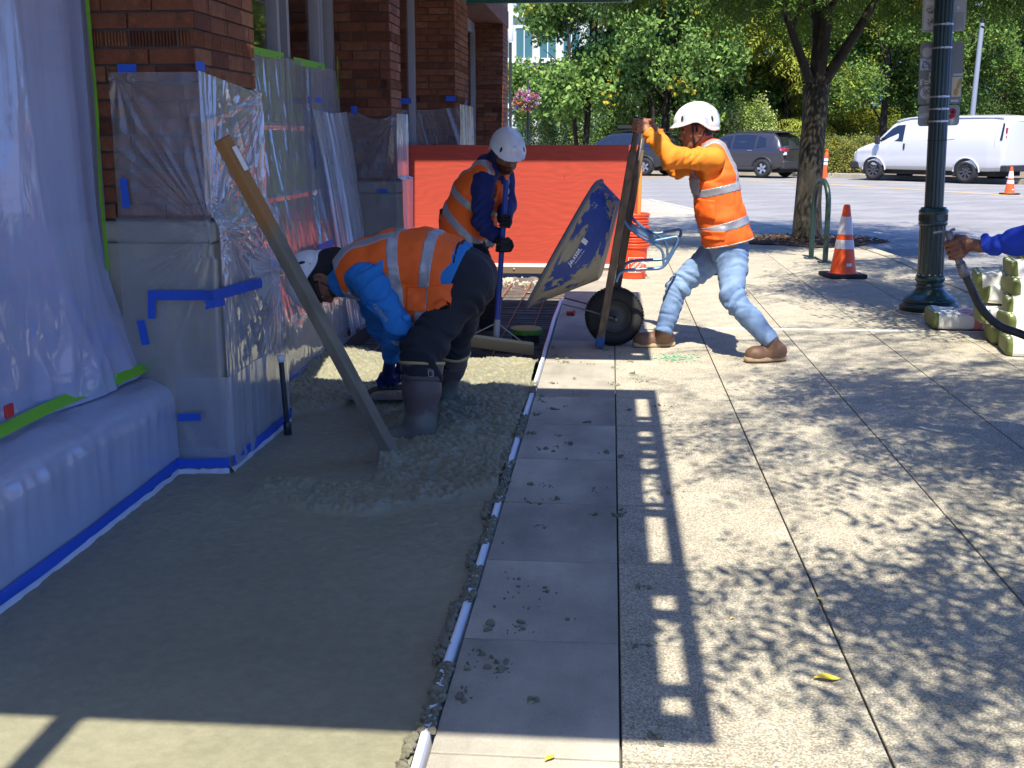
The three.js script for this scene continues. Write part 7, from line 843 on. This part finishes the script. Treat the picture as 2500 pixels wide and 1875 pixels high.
  const vest = (x, y, q) => { let d = vu(x, y, q) + vf(x, y, q); d = smax(d, -hole1(x, y, q), 0.012); d = smax(d, -hole2(x, y, q), 0.012); d = smax(d, -vn(x, y, q), 0.01); d = Math.max(d, -open(x, y, q)); return Math.max(d, dotp(x, y, q, hB.clone().add(V(0, 0.005, 0)), norm(hN.clone().add(V(0.35, -0.25, 0))))); }, bx = bounds([neck, chest, belly, pel], 0.24);
  garment('vest', o, vest, bx, 0.008, mHiVis); const tA = norm(neck.clone().sub(belly));
  const band = (c, n, w, cond) => garment('reflective_stripe', o, (x, y, q) => Math.max(vest(x, y, q) - 0.004, Math.abs(dotp(x, y, q, c, n)) - w, cond ? cond(x, y, q) : -1), bx, 0.007, mStripe);
  band(P(330, 850, -7.85), norm(tA.clone().add(V(0.35, -0.1, 0))), 0.028); band(P(400, 690, -7.85), norm(tA.clone().add(V(0.2, -0.05, 0))), 0.026);
  for (const s of [1, -1]) garment('reflective_stripe', o, (x, y, q) => Math.max(vest(x, y, q) - 0.0035, Math.abs(dotp(x, y, q, chest, lat) * s - 0.145) - 0.024, dotp(x, y, q, P(400, 690, -7.9), tA.clone().negate())), bx, 0.007, mStripe);
  garment('pocket', o, (x, y, q) => { const c = P(545, 700, -7.75); return Math.max(vest(x, y, q) - 0.012, Math.abs(x - c.x) - 0.05, Math.abs(y - c.y) - 0.05, -8.0 - q); }, bx, 0.007, mHiVis);
  const tu = union([...[0.08, -0.08].map((s) => cone(off(belly, s), off(pel, s), 0.12, 0.13)), cone(nH, nK, 0.12, 0.09), cone(nK, nA, 0.09, 0.08), cone(fH, fK, 0.118, 0.09), cone(fK, fA, 0.09, 0.08)], 0.035), t1 = limbFold(nH, nK, 71, 0.012), tf = folds(73, 0.006); garment('trousers', o, (x, y, q) => tu(x, y, q) + t1(x, y, q) + tf(x, y, q), bounds([pel, nK, nA, fK, fA], 0.18), 0.009, cloth([0.013, 0.014, 0.02], 0.85));
  const dust = (x, y, q) => { const m = smooth(-0.05, 0.05, 0.10 - y + 0.12 * fbm3(x * 20, y * 10, q * 20, 3)); return [lerp(0.014, 0.10, m), lerp(0.014, 0.095, m), lerp(0.016, 0.075, m)]; }; for (const [k, a] of [[nK, nA], [fK, fA]]) { const u = union([cone(k.clone().lerp(a, 0.3), a, 0.098, 0.072), cone(a, a.clone().setY(-0.09), 0.07, 0.06), cone(a.clone().setY(-0.06), a.clone().add(V(0.14, 0, 0.08)).setY(-0.07), 0.055, 0.048)], 0.03), ax = norm(k.clone().sub(a)), tp = k.clone().lerp(a, 0.34); garment('rubber_boot', o, (x, y, q) => Math.max(u(x, y, q), dotp(x, y, q, tp, ax), -0.105 - y), bounds([k, a, a.clone().add(V(0.12, -0.08, 0.07))], 0.12), 0.008, vcol(0.6), dust); }
  helmet(o, F, true); const pc = P(178, 765, -7.85); wpart('belt_pouch', rbox(0.055, 0.10, 0.09, 0.012, 2).translate(pc.x, pc.y, pc.z), M([0.03, 0.025, 0.025], 0.7), o); wpart('pouch_flap', rbox(0.02, 0.05, 0.07, 0.006, 1).translate(pc.x - 0.02, pc.y - 0.01, pc.z + 0.014), M([0.40, 0.07, 0.02], 0.6), o);
}
{ // ---------- person holding the hose, mostly beyond the right edge
  const zh = (x, y) => [2260 + 0.205 * x, 540 + 0.205 * y], P = (x, y, z) => AZ(...zh(x, y), z), skin = [0.24, 0.105, 0.06], o = person('person in a bright blue sleeve holding a hose nozzle beside the cement bags', V(2.0, 0, -4.4));
  const n0 = P(262, 130, -5.0), n1 = P(470, 650, -5.0), gc = n0.clone().lerp(n1, 0.38), ax = norm(n0.clone().sub(n1)), wr = P(655, 300, -4.985), el = V(1.86, 1.0, -4.80), sh = V(1.84, 1.36, -4.55), sh2 = V(2.18, 1.36, -4.42), el2 = V(2.32, 1.08, -4.5), wr2 = V(2.25, 0.88, -4.68), neck = V(2.0, 1.47, -4.47), chest = V(2.0, 1.27, -4.46), belly = V(2.02, 1.08, -4.42), pel = V(2.03, 0.93, -4.40), hd = V(1.97, 1.63, -4.52), F = frame(hd, V(-0.35, -0.2, -1), V(0, 1, 0)), lat = norm(V(0.95, 0, 0.3)), off = (v, s) => v.clone().addScaledVector(lat, s);
  const k1 = V(1.93, 0.5, -4.45), a1 = V(1.94, 0.1, -4.38), k2 = V(2.15, 0.5, -4.35), a2 = V(2.18, 0.1, -4.26), trunk = [0.085, -0.085].flatMap((s) => [[off(neck, s * 0.7).add(V(0, -0.04, 0)), off(chest, s), 0.07, 0.11], [off(chest, s), off(belly, s), 0.11, 0.11], [off(belly, s), off(pel, s), 0.11, 0.115]]);
  const arms = [[sh, el, 0.058, 0.046], [el, wr, 0.046, 0.029], [sh2, el2, 0.058, 0.046], [el2, wr2, 0.046, 0.03]], legs = [[off(pel, -0.09), k1, 0.088, 0.06], [k1, a1, 0.058, 0.043], [off(pel, 0.09), k2, 0.088, 0.06], [k2, a2, 0.058, 0.043]];
  const h1 = gripHand(gc, ax, V(0.95, 0.1, 0.45), 0.018, wr, 1.08), h2 = gripHand(V(2.2, 0.80, -4.72), V(0, 0.3, -1), V(1, 0, 0), 0.015, wr2);
  bodyMesh(o, [...trunk, [neck, hd.clone().add(V(0, -0.08, 0.03)), 0.058, 0.056], ...arms, ...legs], F, skin, [h1, h2]);
  const su = union([...trunk.map(([a, b, r, s]) => cone(a, b, r + 0.014, s + 0.014)), cone(sh, el, 0.082, 0.07), cone(el, wr, 0.07, 0.043), cone(sh2, el2, 0.082, 0.07), cone(el2, wr2, 0.07, 0.045)], 0.03), f1 = limbFold(el, wr, 81, 0.012), f2 = limbFold(wr, el, 83, 0.008), sf = folds(85, 0.006), wn = norm(wr.clone().sub(el)), wn2 = norm(wr2.clone().sub(el2));
  garment('shirt', o, (x, y, q) => { let d = su(x, y, q) + f1(x, y, q) + f2(x, y, q) + sf(x, y, q); if (x < 1.75) d = Math.max(d, dotp(x, y, q, wr.clone().addScaledVector(wn, -0.012), wn)); else if (x > 2.12 && y < 1.0) d = Math.max(d, dotp(x, y, q, wr2, wn2)); return d; }, bounds([sh, el, wr, sh2, el2, wr2, neck, pel], 0.14), 0.007, cloth([0.012, 0.055, 0.52], 0.8));
  garment('trousers', o, (() => { const u = union([...[0.08, -0.08].map((s) => cone(off(pel, s).add(V(0, 0.06, 0)), off(pel, s), 0.12, 0.125)), ...legs.map(([a, b, r, s]) => cone(a, b, r + 0.022, s + 0.024))], 0.03); return (x, y, q) => Math.max(u(x, y, q) + 0.006 * ridge(x * 12, y * 14, q * 12), 0.07 - y); })(), bounds([pel, k1, a1, k2, a2], 0.18), 0.011, cloth([0.03, 0.04, 0.07], 0.85));
  const mB = M([0.12, 0.07, 0.04], 0.7); boot(o, V(1.95, 0, -4.30), V(1.90, 0, -4.57), a1, mB, mBlackRub, a1.clone().add(V(0, 0.04, 0))); boot(o, V(2.19, 0, -4.18), V(2.15, 0, -4.45), a2, mB, mBlackRub, a2.clone().add(V(0, 0.04, 0)));
  helmet(o, F);
  const hs = thing('water_hose', 'black rubber hose with grey nozzle held over the sidewalk', 'hose', V(1.6, 0.5, -5)), mN = M([0.20, 0.20, 0.21], 0.5, { metalness: 0.6 }), dn = norm(n1.clone().sub(n0));
  wpart('hose', tube([n0.clone().lerp(n1, 0.92), P(545, 800, -5.0), P(600, 930, -5.0), P(720, 1110, -5.0), P(900, 1260, -5.0), P(1150, 1350, -4.98), V(1.95, 0.46, -4.9), V(2.3, 0.25, -4.95), V(2.7, 0.03, -5.2), V(3.1, 0.02, -5.8)], 0.0175, 12, false, 90), M([0.013, 0.014, 0.016], 0.45), hs);
  wpart('coupling', taper([n0.clone().lerp(n1, 0.70), n0.clone().lerp(n1, 0.84), n0.clone().lerp(n1, 0.85), n0.clone().lerp(n1, 1.0)], [0.020, 0.021, 0.024, 0.022], 14), mN, hs); wpart('nozzle_body', taper([n0, n0.clone().lerp(n1, 0.2), n0.clone().lerp(n1, 0.72)], [0.017, 0.015, 0.017], 12), mN, hs);
  wpart('valve', tube([P(285, 150, -5.0), P(230, 125, -5.0), P(90, 140, -5.0)], 0.0055, 8), mN, hs); wpart('trigger', tube([P(330, 190, -4.995), P(300, 110, -4.99), P(350, 95, -4.99)], 0.006, 8), mN, hs);
}

renderer.render(scene, camera);
